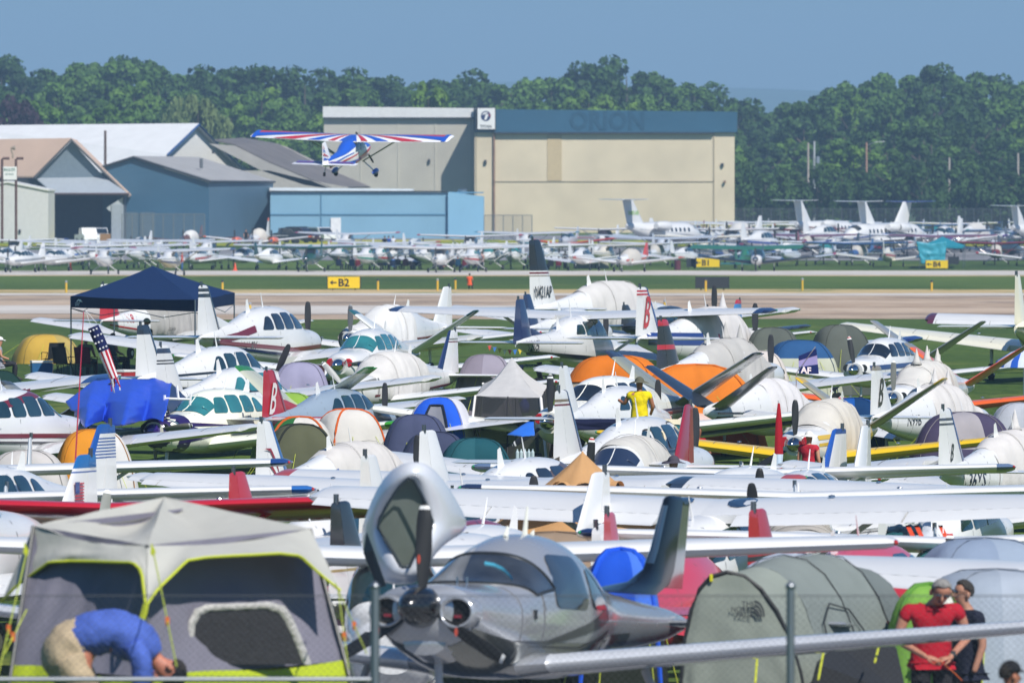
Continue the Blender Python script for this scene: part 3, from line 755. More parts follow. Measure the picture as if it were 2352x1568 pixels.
HIGH = [(2.0, 1.22, .28, .22, .3, 2.3), (1.85, 1.2, .42, .3, .42, 2.5), (1.3, 1.2, .51, .36, .5, 2.7), (.95, 1.2, .53, .42, .52, 2.7), (.45, 1.2, .55, .8, .54, 2.8), (.2, 1.2, .56, .93, .55, 2.8), (-.9, 1.2, .56, .93, .55, 2.8),
        (-1.5, 1.22, .52, .8, .52, 2.5), (-2.2, 1.27, .4, .5, .44, 2.2), (-3.4, 1.33, .26, .34, .32, 2.1), (-4.8, 1.4, .12, .2, .2, 2), (-5.5, 1.44, .03, .08, .1, 2)]
KINDS_ = {
 'low': dict(F=LOW, le=.62, z=.78, span=5.1, cr=2.1, ct=1.05, dih=6.5, sweep=.35, t=.15, hub=(2.36, 1.13)),
 'cherokee': dict(F=[(a, b-.06, c, d*.96, e, f) for a, b, c, d, e, f in LOW], le=.75, z=.72, span=5.3, cr=1.7, ct=1.5, dih=7, sweep=.06, t=.15, hub=(2.36, 1.07)),
 'high': dict(F=HIGH, le=.55, z=2.12, span=5.5, cr=1.66, ct=1.12, dih=1.8, sweep=.2, t=.14, hub=(2.02, 1.22)),
 'cub': dict(F=[(a, b, c*.8, d*.92, e*.9, f) for a, b, c, d, e, f in HIGH], le=.5, z=2.02, span=5.3, cr=1.6, ct=1.55, dih=1.2, sweep=0, t=.13, hub=(2.02, 1.2))}
PLANES = []
M_SEAM = mat('panel_gap', '6a6c70', rough=.7, var=.1)
def solve(kind_pt, px, py, yaw, s, k):
    "ground position of the aircraft so that its local point kind_pt shows at px, py (py may be None)"
    ax, ay, az = kind_pt; c, q = math.cos(R(yaw)), math.sin(R(yaw))
    wx, wy = (ax*c-ay*q)*k, (ax*q+ay*c)*k
    sa = s
    y = F_PX/sa-wy
    if py is not None:
        kk = (CAM_H-gy(y)-(py-YH)/sa)/az
        k2 = max(.78, min(1.45, kk))
        if abs(k2-kk) > .02: print('k clamp', px, py, round(kk, 2))
        k = k2; wx, wy = (ax*c-ay*q)*k, (ax*q+ay*c)*k; y = F_PX/sa-wy
    x = (px-1176)/sa-wx
    return Vector((x, y, gy(y))), k
def plane(label, at, px, py, yaw, s, kind='low', c=WHITE, wing=None, fin=None, le=None, bands=None, tip=None, stripes=(), win='std', glass=None, cover=None,
          pr=(2, 90, '26272a', None), sp=None, plug=None, reg=None, vt=None, lod=0, k=1, pitch=0, extra=None, group='light aircraft parked on the grass', rc=None, hc=None,
          fh=None, gear=True, spikes=0, cat='airplane', cowl=None, name='light_airplane', ptop=None, solve_k=True, fback=0, dors=None, skylight=False, roof=None, twin=False):
    K = dict(KINDS_[kind]); fz = K['F']; F = Fus(fz)
    fh = fh or (2.55 if kind != 'high' else 2.6)
    hub = K['hub']
    anchors = {'fin': (-5.45, 0, fh), 'nose': (hub[0]+.3, 0, hub[1]), 'roof': (-.5, 0, 2.03), 'wingr': (.0, -K['span'], K['z']+K['span']*math.sin(R(K['dih']))), 'wingl': (.0, K['span'], K['z']+K['span']*math.sin(R(K['dih']))),
               'wing': (.3, 0, K['z']+.1), 'tail': (-5.3, 0, 1.4)}
    pos, kk = solve(anchors[at], px, py, yaw, s, k)
    e = empty(name, pos, R(yaw), label, cat, group)
    e.rotation_euler = (0, R(-pitch), R(yaw)); e.scale = (kk, kk, kk)
    body = paint(c) if not hasattr(c, 'name') else c
    wm = paint(wing) if wing and not hasattr(wing, 'name') else (wing or body); fm = paint(fin) if fin else body
    hi = lod == 0
    F.shell((48, 26, 14)[lod], (36, 20, 12)[lod]).build('fuselage', body, e, smooth='auto')
    if cowl:      # nose bowl of another colour
        b = MB(); b.loft([[F.pt(x, t*2*math.pi/18, .01) for t in range(18)] for x in [F.xs[0]-.001, F.xs[1], F.xs[2], (F.xs[2]+F.xs[3])/2]][:4], cap=False)
        b.build('nose_bowl', paint(cowl), e, smooth='auto')
    # ---- cabin glass
    gl = glass or M_GLASS
    if not cover or (cover and cover[1] < .3):
        hz_ = kind in ('high', 'cub')
        def wsh(u, v):
            t = R(38+104*u) if not hz_ else R(30+120*u)
            x = (.98-.62*v-.34*abs(u-.5)*(1 if v < .5 else .4)) if not hz_ else (.9-.5*v-.16*abs(u-.5)*2)
            return F.pt(x, t, .014)
        MB().grid(wsh, 20, 12).build('windshield', gl, e, smooth=True)
        if lod < 2: MB().tube([F.pt(x, R(90), .015) for x in (.98, .8, .6, .38)], .012, 4).build('windshield_post', body, e)
    if win == 'std' and not cover:
        for sd in (-1, 1):
            if kind in ('high', 'cub'): W_ = [rrect(.42, -.35, 1.58, 2.0, -.1, 0), rrect(-.42, -1.15, 1.6, 1.98, 0, 0), rrect(-1.22, -1.75, 1.63, 1.9, 0, .25)]
            else: W_ = [rrect(.42, -.2, 1.5, 1.86, -.26, -.02, .1), rrect(-.28, -.88, 1.5, 1.9, -.0, 0, .1), rrect(-.96, -1.5, 1.5, 1.88, 0, .05, .1), rrect(-1.58, -2.2, 1.5, 1.82, 0, .38, .1)]
            if lod == 2:
                b = MB()
                for q in W_: F.decal(sd, q, .01, b)
                b.build('side_window', gl, e)
            else:
                for q in W_: F.decal(sd, q, .013).build('side_window', gl, e, smooth=True)
    # ---- canvas cover
    if cover:
        cc, x1, x0 = cover[0], cover[1], cover[2]
        sd_ = rnd.random()*50; M_C = cloth('%02x%02x%02x' % tuple(int(int(cc[i:i+2], 16)*.91) for i in (0, 2, 4)), .1)
        def cv(u, v):
            x = x1+(x0-x1)*u; dr = -28+10*nz(x*1.5, sd_); t = R(dr+(180-2*dr)*v)
            w_ = .035+.045*nz(x*3.2, v*7, sd_)+.025*nz(x*9, v*3, sd_+9)+(.05 if u < .04 or u > .96 else 0)*-.6
            return F.pt(x, t, w_+.03*max(0, math.cos(t*1.0)**2)*nz(x*6, v*2, sd_))
        MB().grid(cv, 46 if lod < 2 else 14, 26 if lod < 2 else 10).build('canvas_cover', M_C, e, smooth=True)
        if lod < 2:
            for q in (.3, .72):
                x = x1+(x0-x1)*q; MB().tube([F.pt(x, R(a), .07) for a in range(-30, 211, 12)], .007, 4).build('cover_strap', cloth('c4c0ba'), e)
        for i in range(spikes):
            x = (.1, -.9, -1.9)[i]; p = Vector(F.pt(x, R(90), .02)); MB().lathe([(0, .16), (.1, .09), (.34, .03), (.42, .008)], 8, 'z', p).build('covered_antenna', M_C, e, smooth=True)
        if len(cover) > 3 and cover[3]:
            for sd in (-1, 1): F.text(cover[3], sd, x0+.95 if sd < 0 else x0+.45, .98, .12, matte('3a3a3c'), e, off=.11, name='cover_lettering')
    # ---- stripes and registration
    for i, st in enumerate(stripes):
        pts, th, cc = st[0], st[1], st[2]
        for sd in (-1, 1): F.strip(sd, pts, th, .009+.0015*i).build('stripe', paint(cc), e)
    if reg:
        t, x, z, h, cc = reg[:5]
        for sd in (-1, 1):
            if sd < 0: F.text(t, sd, x, z, h, paint(cc), e)
            else: F.text(t, sd, x+len(t)*h*.8, z, h, paint(cc), e)
    # ---- wing
    D = R(K['dih']); inc = R(3); sp_ = K['span']; tipm = paint(tip) if tip else wm
    for sd in (-1, 1):
        N = (0, -sd*math.sin(D), math.cos(D)); y0 = .45 if kind != 'high' else .3
        if kind in ('high', 'cub'): y0 = 0.0
        def P(u, x): return (x, sd*(y0+(sp_-y0)*u*math.cos(D)), K['z']+(sp_-y0)*u*math.sin(D))
        if kind == 'high': secs = [(0, P(0, K['le']), K['cr']), (.52, P(.52, K['le']), K['cr']), (1, P(1, K['le']-K['sweep']), K['ct'])]
        else: secs = [(0, P(0, K['le']), K['cr']), (.12, P(.12, K['le']-.05), K['cr']*.93), (1, P(1, K['le']-K['sweep']), K['ct'])]
        nn = 8 if hi else 5
        mm = [wm, tipm]; bd = [(.955, 1.01, 1)]
        if lod == 2:
            surface(secs, N, mm, 'wing', e, t=K['t'], inc=inc, bands=bd, cap=.15, n=5); 
        else:
            surface(secs, N, mm, 'wing', e, 0, .757, K['t'], inc=inc, bands=bd, cap=.16, n=nn)
            surface(secs, N, [wm], 'flap', e, .772, 1, K['t'], inc=inc, u0=.1, u1=.53, n=3, ribs=12 if hi else 0)
            surface(secs, N, [wm], 'aileron', e, .772, 1, K['t'], inc=inc, u0=.535, u1=.935, n=3, ribs=10 if hi else 0)
            surface(secs, N, mm, 'wing_tip', e, .765, 1, K['t'], inc=inc, u0=.94, u1=1, bands=[(.955, 1.01, 1)], n=3)
            q = Vector(P(.3, K['le']-.5)); MB().lathe([(0, .05), (.02, .045), (.03, .01)], 10, 'z', (q.x, q.y, q.z+K['t']*K['cr']*.56)).build('fuel_cap', metal(), e)
            q = Vector(P(1.02, K['le']-K['sweep']-.12)); MB().lathe([(-.07, .01), (-.03, .035), (.05, .03), (.09, .01)], 8, 'x', q).build('navigation_light', mat('lamp_glass', 'b03030' if sd > 0 else '2f8f60', rough=.1), e)
        if kind in ('high', 'cub'):
            a = Vector((.05, sd*.5, .85)); q = Vector(P(.46, K['le']-.45)); MB().tube([a, q], [.045, .045], 6).build('wing_strut', wm, e)
            if kind == 'cub': MB().tube([a, q-Vector((.75, 0, 0))], .035, 6).build('wing_strut', wm, e)
        # ---- tail surfaces
        if vt:
            DV = R(34); N2 = (0, -sd*math.sin(DV), math.cos(DV)); L = 1.95
            s2 = [(0, (-4.0, sd*.1, 1.36), 1.45), (1, (-4.62, sd*(.1+L*math.cos(DV)), 1.36+L*math.sin(DV)), .72)]
            vm = [paint(vt[0]), paint(vt[1] if len(vt) > 1 else vt[0])]; bd2 = [(.9, 1.01, 1)]
            surface(s2, N2, vm, 'tail_plane', e, 0, .62, .09, 0, bands=bd2, cap=.06, n=4)
            surface(s2, N2, vm, 'ruddervator', e, .63, 1, .09, 0, u0=.06, bands=bd2, n=3, ribs=15)
        else:
            L = 1.85 if kind != 'high' else 1.7; zt = 1.36 if kind != 'high' else 1.45
            s2 = [(0, (-4.5, sd*.06, zt), 1.05), (1, (-4.75, sd*L, zt+.0), .72)]
            hm_ = paint(hc) if hc else wm
            if lod == 2: surface(s2, (0, 0, 1), [hm_], 'stabilizer', e, t=.09, cam=0, n=4)
            else:
                surface(s2, (0, 0, 1), [hm_], 'stabilizer', e, 0, .6, .09, 0, cap=.06, n=4); surface(s2, (0, 0, 1), [hm_], 'elevator', e, .61, 1, .09, 0, n=3, ribs=7 if hi else 0, cap=.05)
    if not vt:
        zb = 1.42; H = fh-zb
        s3 = [(0, (-3.95 if kind != 'high' else -4.1, 0, zb), 1.62), (1, (-4.82-fback, 0, fh), .66)]
        ms = [fm]; bd = []
        for t0, t1, cc in (bands or []): ms.append(paint(cc)); bd.append((t0, t1, len(ms)-1))
        if lod == 2: surface(s3, (0, 1, 0), ms, 'fin', e, 0, 1, .08, 0, bands=bd, n=4, cap=.05)
        else:
            rm = [paint(rc)] + ms[1:] if rc else ms
            surface(s3, (0, 1, 0), ms, 'fin', e, 0, .6, .08, 0, bands=bd, cap=.05, n=5); surface(s3, (0, 1, 0), rm, 'rudder', e, .612, 1, .08, 0, u0=.0, bands=bd, cap=.04, n=3, ribs=7 if hi else 0)
            if dors or kind == 'high': surface([(0, (-2.9, 0, 1.58), 1.9), (1, (-4.15, 0, 1.83), .7)], (0, 1, 0), [paint(dors) if dors else fm], 'dorsal_fin', e, 0, .8, .05, 0, n=4)
            MB().tube([(-5.3-fback*.9, 0, fh), (-5.3-fback*.9, 0, fh+.13)], .035, 8).build('tail_beacon', metal('8a8a8a', .3), e)
            if le: surface(s3, (0, 1, 0), [paint(le)], 'fin_leading_edge', e, 0, .16, .096, 0, u0=.0, cap=.055, n=4)
    # ---- nose
    if plug:
        for sd in (-1, 1): MB().lathe([(-.02, .02), (-.02, .12), (.03, .1)], 10, 'x', (F.xs[0]-.03, sd*.24, hub[1]+.06)).build('cowl_plug', cloth(plug, 0), e)
    elif lod < 2:
        for sd in (-1, 1): MB().lathe([(-.02, .02), (-.02, .11), (.012, .11)], 10, 'x', (F.xs[0]-.05, sd*.26, hub[1]+.06)).build('air_inlet', M_DK, e)
    if pr: prop(e, hub[0], hub[1], 1.0 if kind != 'cub' else .92, pr[0], pr[1], pr[2], pr[3] if len(pr) > 3 else None, sp)
    if twin:
        for sd in (-1, 1):
            b = MB(); yy = sd*1.75
            b.loft([[(x, yy+w_*math.cos(t*.5236), .95+h_*math.sin(t*.5236)) for t in range(12)] for x, w_, h_ in ((2.1, .18, .16), (2.0, .3, .28), (1.4, .36, .34), (.5, .36, .34), (-.6, .24, .24), (-1.3, .05, .06))])
            b.build('engine_nacelle', paint(twin if isinstance(twin, str) else c), e, smooth='auto'); prop(e, 2.12, .95, .98, 3, 90, '26272a', None, None, yy)
    if gear:
        wheel(e, -.35, -1.45 if kind not in ('high', 'cub') else -1.2, .2, strut=(-.3, -1.45, .75) if kind not in ('high', 'cub') else (-.2, -.4, .75))
        wheel(e, -.35, 1.45 if kind not in ('high', 'cub') else 1.2, .2, strut=(-.3, 1.45, .75) if kind not in ('high', 'cub') else (-.2, .4, .75))
        if pitch > 6: wheel(e, -5.0, 0, .1, strut=(-4.9, 0, 1.2))
        else: wheel(e, 1.75, 0, .18, .11, strut=(1.7, 0, .8))
    if lod == 0:
        b = MB()
        for x in (1.05, -1.25, -2.45, -3.3, -4.1):
            if cover and cover[1] > x > cover[2]: continue
            b.loft([[F.pt(xx, R(t), .003) for t in range(-180, 180, 18)] for xx in (x, x-.014)], cap=False)
        b.build('panel_seam', M_SEAM, e)['kind'] = 'stuff'
        for sd in (-1, 1):
            b = MB()
            for u in (.2, .42, .62, .82):
                yy = sd*(.45+(sp_-.45)*u*math.cos(D)); zz = K['z']+(sp_-.45)*u*math.sin(D); ch = K['cr']+(K['ct']-K['cr'])*u
                v = []
                for q in (.06, .15, .3, .5, .74):
                    X = K['le']-K['sweep']*u-q*ch; Z = zz+airf(q, K['t'])[0]*ch-math.sin(inc)*q*ch+.004; v += [(X, yy, Z), (X, yy+.02, Z)]
                b.add(v, [(2*i, 2*i+1, 2*i+3, 2*i+2) for i in range(4)])
            b.build('panel_seam', M_SEAM, e)['kind'] = 'stuff'
    if lod < 2:
        MB().tube([(-1.0, 0, F.pt(-1.0, R(90))[2]), (-1.15, 0, F.pt(-1.0, R(90))[2]+.34)], [.02, .006], 5).build('antenna', paint('e8e8e6'), e)
        MB().add([(-1.9, 0, F.pt(-1.9, R(90))[2]), (-2.2, 0, F.pt(-2.2, R(90))[2]), (-2.2, 0, F.pt(-2.2, R(90))[2]+.3), (-2.08, 0, F.pt(-2.1, R(90))[2]+.32)], [(0, 1, 2, 3)]).build('blade_antenna', paint('e8e8e6'), e)
        if lod == 0:
            z0 = F.pt(-.1, R(90))[2]; MB().tube([F.pt(.3, R(90), .004), F.pt(-.5, R(90), .004), F.pt(-1.6, R(90), .004)], .006, 4).build('roof_seam', M_LINE, e)
    if skylight:
        for sd in (-1, 1):
            b = MB(); q = []
            for a in range(12):
                X = -.12+.3*math.cos(a*.5236); xi = (K['le']-X)/K['cr']; q.append((X, sd*.45+.2*math.sin(a*.5236), K['z']+(airf(xi, K['t'])[0]-math.sin(inc)*xi)*K['cr']+.012))
            b.poly(q, (0, 0, .01)); b.build('skylight', M_DARKGLASS, e)
    PLANES.append((label, e, F))
    return e, F
# ------------------------------------------------------------------ the middle rows: every aircraft where it stands
BURG, NAVY, BLK, RED = '6b1f2b', '1c2c55', '1d2024', 'b3202c'
CVR = 'dcd8d2'
BL = '26272a'
# --- far middle rows
plane('white airplane with red and white tail under the blue canopy, cabin wrapped in grey canvas', 'fin', 232, 655, 66, 68, fin=WHITE, le=None, bands=[(0, .8, RED)], rc=WHITE,
      cover=('b9b6b2', 1.3, -2.6, 'COVER'), reg=('N8', -3.9, 1.28, .3, RED), hc=WHITE, pr=(2, 90, BL), stripes=[([(-2, .9), (-5, 1.2)], .05, RED)])
plane('white airplane with burgundy stripes and a black-banded tail, right of the blue canopy', 'fin', 457, 660, 72, 84, bands=[(.9, .97, BLK), (.78, .86, BLK)], le=BLK, glass=M_DARKGLASS,
      stripes=[([(2.0, 1.0), (-.5, .95), (-4.8, 1.2)], .1, BURG), ([(2.0, .85), (-.5, .82), (-4.8, 1.12)], .07, NAVY), ([(-2.5, 1.45), (-3.4, 1.3), (-4.4, 1.2)], .16, BURG)], reg=('N18Y', -3.2, 1.0, .24, '444'.ljust(6, '4')), dors=WHITE)
plane('large white twin airplane with a tall black-topped tail lettered N421AP', 'fin', 1222, 553, 63, 66, fh=3.15, twin='232b3a', cover=('dedbd8', 1.2, -2.7, None), bands=[(.55, 1.01, '1e2228'), (.5, .53, BURG), (.46, .48, '8a8070')],
      stripes=[([(2.2, .95), (-4.9, 1.15)], .05, '8a8070'), ([(2.2, .85), (-4.9, 1.07)], .06, BURG), ([(2.2, .6), (-3.9, .98)], .2, BLK)], rc=WHITE, pr=None, fback=.15)
plane('white high-wing airplane lettered N205J behind the camp table', 'tail', 1190, None, 70, 84, 'high', reg=('N205J', -4.9, 1.22, .3, '26282c'), stripes=[([(1.9, .75), (-4.6, 1.1)], .12, BLK)], tip=NAVY, fin=NAVY, k=1.0)
plane('white twin-tone airplane with a red script letter on its blue-edged tail', 'fin', 1464, 664, 67, 84, le='233a78', bands=[(.86, .9, RED), (.93, .97, RED)], cover=('e2dfdc', 1.2, -2.3, None),
      stripes=[([(-2.0, 1.15), (-5, 1.2)], .3, '233a78'), ([(-1.7, 1.1), (-2.1, 1.1)], .32, RED), ([(-1.4, 1.1), (-1.6, 1.1)], .32, RED)], tip='233a78', spikes=1, extra='B')
plane('airplane with a narrow black and red tail and pale grey canvas cover', 'fin', 1512, 738, 68, 93, fin='24262b', bands=[(.9, 1.01, RED), (.4, .5, RED)], cover=('c9c6c2', 1.2, -2.9, None), spikes=2, hc=WHITE)
plane('white airplane with a blue and white tail tipped red, beyond the canvas covers', 'fin', 1702, 690, -112, 70, fin='3a7bb5', bands=[(.88, 1.01, RED)], pr=None)
plane('white airplane with a small navy tail behind the big twin', 'fin', 1203, 678, 68, 73, fin=NAVY, pr=None)
plane('cream low-wing airplane lettered N916G at the right edge', 'fin', 2332, 635, 77, 80, 'low', c='ebe6cf', reg=('N916G', -5.2, 1.75, .22, '3a3a38'), pr=None, extra='G916')
plane('white strut-braced airplane with a maroon-edged wing beyond the cream one', 'wing', 2450, 726, 78, 74, 'cub', pitch=10, tip='5a2a3a', c=WHITE)
plane('dark grey airplane with one blade raised, beyond the covered airplanes', 'nose', 1612, None, 68, 69, c='2a2c30', k=.9, fh=2.1, pr=(2, 112, BL), sp=paint(BLK))
plane('white airplane with white canvas over its cowling and a grey blade upright', 'nose', 793, 778, -112, 77, cover=('efeeec', 2.2, -1.6, None), pr=(2, 90, '5a5c60', ['8a8c90']), stripes=[([(1.6, 1.0), (-4, 1.1)], .06, BURG)])
plane('white airplane with tinted canopy, red cowl plugs and towels drying on its wing', 'nose', 770, 839, -105, 87, plug=RED, glass=M_TEAL, vt=('d9dad6', '235a5c'), pr=(2, 4, '77797d'), stripes=[([(-1.5, .9), (-5, 1.15)], .28, '1f4a56')], tip='d8d8d8')
plane('canvas-covered white airplane with a silver three-blade propeller and navy-edged tail', 'nose', 783, 893, -112, 93, cover=('e6e3df', 1.35, -2.5, 'COVER'), pr=(3, 135, '9a9b98', ['e8e8e6', '55585a']), le=NAVY, bands=[(.8, .84, '7a7a72'), (.74, .77, BURG)], stripes=[([(1.5, .9), (-5, 1.1)], .06, BURG)])
plane('white airplane with dark tinted windshield, navy belt stripe and upright black three-blade propeller', 'nose', 1955, 850, -110, 87, glass=M_DARKGLASS, vt=('8d8d88',), pr=(3, 101, '222326', ['e8e8e6', 'b03030']), stripes=[([(2.1, 1.12), (-4.8, 1.2)], .14, '24386a'), ([(2.1, .98), (-4.8, 1.1)], .03, '8a8f98')])
plane('white airplane with orange wings and tail under a beige canvas cover', 'nose', 2043, 915, -109, 95, wing='e2632a', vt=('e2632a', '8a8478'), cover=('e2ded8', 1.5, -2.5, None), pr=(3, 90, '6f706c', ['e6e6e4']), spikes=3)
plane('black-bellied white airplane lettered N569M with navy V-shaped tail', 'tail', 1622, 935, 67, 101, vt=('26303f', '26303f'), cover=('e9e6e6', 1.0, -1.9, 'N569M'), stripes=[([(2.0, .66), (-4.8, 1.02)], [.34, .14], '16181b'), ([(2.0, 1.1), (-4.8, 1.22)], .05, '16181b')],
      reg=('N569M', -3.5, .84, .28, 'd8d8d8'), pr=(3, 30, BL), rc=None)
plane('white airplane with a black-topped tail and black hairline, nose away', 'fin', 316, 751, 68, 95, le='2a3140', bands=[(.84, 1.01, '222c3c')], glass=M_GLASS, stripes=[([(.6, 1.42), (-2.3, 1.42), (-4.6, 1.35)], .05, BLK), ([(2.0, .85), (-4.8, 1.1)], .08, BLK)], pr=(2, 115, BL))
plane('white airplane with twin dark lines on its tail, nearer than the black-topped one', 'fin', 362, 798, 68, 101, bands=[(.88, .98, '2c3a55'), (.72, .75, BLK), (.66, .69, BLK)], glass=M_TEAL, stripes=[([(.3, 1.5), (-2.6, 1.45)], .04, BLK), ([(2.0, .9), (-4.8, 1.1)], .09, '3d4a66')], pr=(2, 20, '333333'))
plane('airplane with a red script tail and silver-blue cabin with green windows', 'fin', 606, 852, 68, 104, c='8d9cab', fin='a3222c', le='7d1a24', cowl=None, glass=M_GLASS, wing=WHITE, stripes=[([(-2.6, 1.15), (-5.1, 1.2)], .22, 'a3222c'), ([(2, .95), (-4.6, 1.08)], .08, NAVY)], pr=(2, 90, BL), extra='Bw', dors='a3222c')
plane('white airplane with burgundy cheatline at the left edge, three dark windows', 'nose', 186, 988, 67, 106, glass=M_GLASS, stripes=[([(2.1, 1.0), (-4.8, 1.15)], .09, BURG), ([(.2, 1.9), (-2.2, 1.62), (-4.2, 1.3)], .14, BURG), ([(2.1, .86), (-4.8, 1.06)], .05, BLK)], pr=None, fin=WHITE, cowl=None)
plane('airplane whose navy-tipped wing crosses at the left edge behind the blue tarpaulin', 'wingr', 256, 862, 70, 99, tip='1f3f78', pr=None, c=WHITE)
plane('white V-tailed airplane half out of view at the left edge', 'tail', 150, 965, -113, 101, vt=('7e7f78', '44463f'), pr=(2, 50, BL))
plane('cream airplane with dark purple nose, teal windshield and level white-tipped blades', 'nose', 336, 990, -117, 105, c='eeeedd', cowl='2a1a52', glass=M_TEAL, tip='3f9a2a', vt=('b9bba8', '2f7a34'), pr=(2, 8, '8b8b82', ['ececec', '55585a']), sp=mat('purple_paint', '3a1f7a', rough=.15, coat=1, metal=.4),
      stripes=[([(1.9, .82), (.4, .98)], [.5, .02], '2a1a52'), ([(1.7, 1.22), (-.4, 1.2)], [.1, .01], '2a1a52')], reg=('N2', -2.2, .8, .3, BLK), extra='purple')
plane('cream-bellied airplane with red cowl plugs and black three-blade propeller by the screen house', 'nose', 1247, 970, -114, 104, c='efeee4', plug=RED, vt=('8f9180', '2b3040'), pr=(3, 90, '232427', ['e8e8e6', '232427']), stripes=[([(2.0, 1.2), (-4.8, 1.25)], .05, '1c2c55'), ([(2.0, 1.1), (-4.8, 1.18)], .06, '8a3030')], glass=M_DARKGLASS)
plane('yellow-winged airplane with yellow stripes, red cowl covers and beige canvas cover', 'nose', 1817, 1022, -106, 110, wing='e0b81e', plug=RED, cover=('e0dad0', 1.1, -2.3, 'CANVAS'), vt=('9a937a', 'd8b020'), pr=(3, 90, BL), stripes=[([(1.9, 1.22), (.9, 1.24)], .1, 'd8b020'), ([(1.9, 1.08), (.9, 1.1)], .07, 'd8b020'), ([(-2.4, .9), (-4.9, 1.1)], .4, 'd8b020')], sp=metal('a9abb0', .15))
plane('white airplane with black script letter on a slim tail, canvas over the cabin', 'fin', 2003, 843, 68, 104, bands=[(.93, 1.01, '8a8070')], le=None, cover=('e4e0dc', 1.4, -2.1, None), reg=('N99B', -3.6, 1.12, .26, '26282c'), spikes=2, extra='Bk', pr=None, hc=WHITE)
plane('white airplane with fine red lines between the orange tents and the open doors', 'nose', 1522, None, 72, 101, 'low', pr=(2, 90, '1b1c1e'), stripes=[([(1.9, .9), (-5, 1.2)], .05, RED)], tip='dddddd', k=.95, fin=WHITE)
plane('white airplane with doors wide open, cream trim and navy-topped tail', 'fin', 1276, 902, 71, 128, le=NAVY, bands=[(.86, .9, '7a6a58'), (.8, .83, BURG)], stripes=[([(.4, 1.45), (-2.8, 1.38)], .04, NAVY), ([(2, .95), (-4.8, 1.08)], .06, NAVY)], pr=(2, 90, BL), extra='doors', glass=M_GLASS)
plane('white airplane with slim banded tail lettered N36YS, canvas over the cabin', 'fin', 2160, 943, 68, 127, le='22366a', bands=[(.82, .87, '4a4f5c'), (.74, .78, '4a4f5c')], cover=('e4e0dc', 1.2, -2.9, None), reg=('N36YS', -4.5, 1.0, .32, '1e2a44'), spikes=2, extra='Bs', pr=None)
plane('airplane with a tall tail of royal blue leading edge, facing the camera', 'fin', 1942, 988, -114, 139, le='1f4fa0', bands=[(.95, 1.01, '1f3a7a')], pr=None)
plane('canvas-covered airplane with dark blue windshield shade and white-tipped black blade', 'roof', 1440, 1007, -106, 128, cover=('d6d2cc', .25, -2.8, None), glass=mat('blue_shade', '22304a', rough=.4, var=.1), pr=(2, 86, '1d1e20', ['ececec', 'b03030']), stripes=[], fin='8f2030', le=None, extra='disc', fback=0)
plane('white and blue airplane, tail marked with fine blue lines', 'fin', 262, 978, -113, 143, le='1d4c94', bands=[(.9, 1.01, '1d4c94')]+[(.55+.045*i, .572+.045*i, '2b4f92') for i in range(7)], pr=None)
plane('airplane with blue-capped white tail bearing a small flag', 'fin', 218, 1048, -113, 160, bands=[(.86, 1.01, '2062a0'), (.8, .82, '2b4f92')], pr=None, extra='flag')
plane('canvas-covered white airplane with red swashes and a blue band', 'fin', 592, 972, 67, 132, bands=[], le='2a5a96', rc=WHITE, cover=('dedad6', .9, -2.5, None), stripes=[([(-2.4, 1.5), (-4.4, .95)], .1, '2a4f90'), ([(-2.0, .8), (-4.6, 1.0)], .05, '2a4f90'), ([(-2.6, 1.2), (-3.6, 1.34), (-4.6, 1.2)], .03, 'a02a3a')], pr=(2, 90, '1c1d20'), hc=WHITE)
plane('white airplane with burgundy and brown stripes behind the tan bell tent', 'roof', 1232, 1050, 68, 142, glass=M_DARKGLASS, stripes=[([(.4, 1.9), (-2.4, 1.5), (-4.6, 1.3)], .12, '5a4a44'), ([(.4, 1.62), (-2.6, 1.36), (-4.6, 1.22)], .05, BURG), ([(2, .9), (-4.8, 1.1)], .08, BURG)], pr=None)
# --- long high wings, nearer rows
plane('white high-wing airplane at the left edge with a blue wingtip', 'wing', 12, 1070, -92, 141, 'high', tip='1f3f7a', pr=(2, 90, '77797d'), glass=M_DARKGLASS)
plane('white high-wing airplane with a black windshield shade and chrome-tipped wing', 'wing', 1708, 1082, -91, 141, 'high', pitch=5, tip='5c6f8c', glass=mat('black_shade', '2b2f36', rough=.6, var=.1), pr=None)
plane('white high-wing airplane with navy and red wingtip, grey cover rolled on its windshield', 'wing', 1838, 1134, -91, 160, 'high', pitch=5, tip='24304e', pr=None, cover=('b9b3aa', 1.5, .6, None), glass=M_DARKGLASS)
plane('white high-wing airplane with a bright blue wingtip behind the red wing', 'wing', -45, 1136, -91, 159, 'high', pitch=5, tip='2a62a8', pr=None)
plane('red high-wing tailwheel airplane with a long grey blade raised, behind the cabin tent', 'wing', 238, 1160, -91, 171, 'high', c='a51f30', wing='b3202f', pitch=9, pr=(2, 82, '8d8f88', ['f0f0f0']), glass=mat('slate_shade', '46525e', rough=.4, var=.1), tip='8a1c2c', extra=None)
plane('white airplane whose blunt white tail stands left of the silver door', 'fin', 830, 1052, 71, 162, 'cherokee', rc='d8d8d6')
plane('white high-wing airplane with a long wing crossing behind the red wing', 'wingl', 362, 1104, 71, 145, 'high', pitch=5, pr=None)
plane('small white airplane with a red curved fin poking above the red wing', 'fin', 528, 1090, 70, 164, 'cherokee', bands=[(.1, 1.01, 'b32733')], rc='b32733', pr=None)
plane('white high-wing airplane with cap-topped rudder below the long wing at right', 'fin', 2028, 1092, 71, 157, 'high', pitch=5, pr=None, tip='2c3644')
plane('white high-wing airplane with a red patch on its wingtip', 'wingr', 1838, 1120, 71, 146, 'high', pitch=5, tip='b04030', pr=None)
plane('white high-wing airplane seen from behind with two dark skylights in its broad wing', 'wing', 1665, 1148, 72, 173, 'high', pitch=6, skylight=True, tip=WHITE, bands=[], le='b02a38', stripes=[], pr=(2, 88, '17181a'), extra='caps')
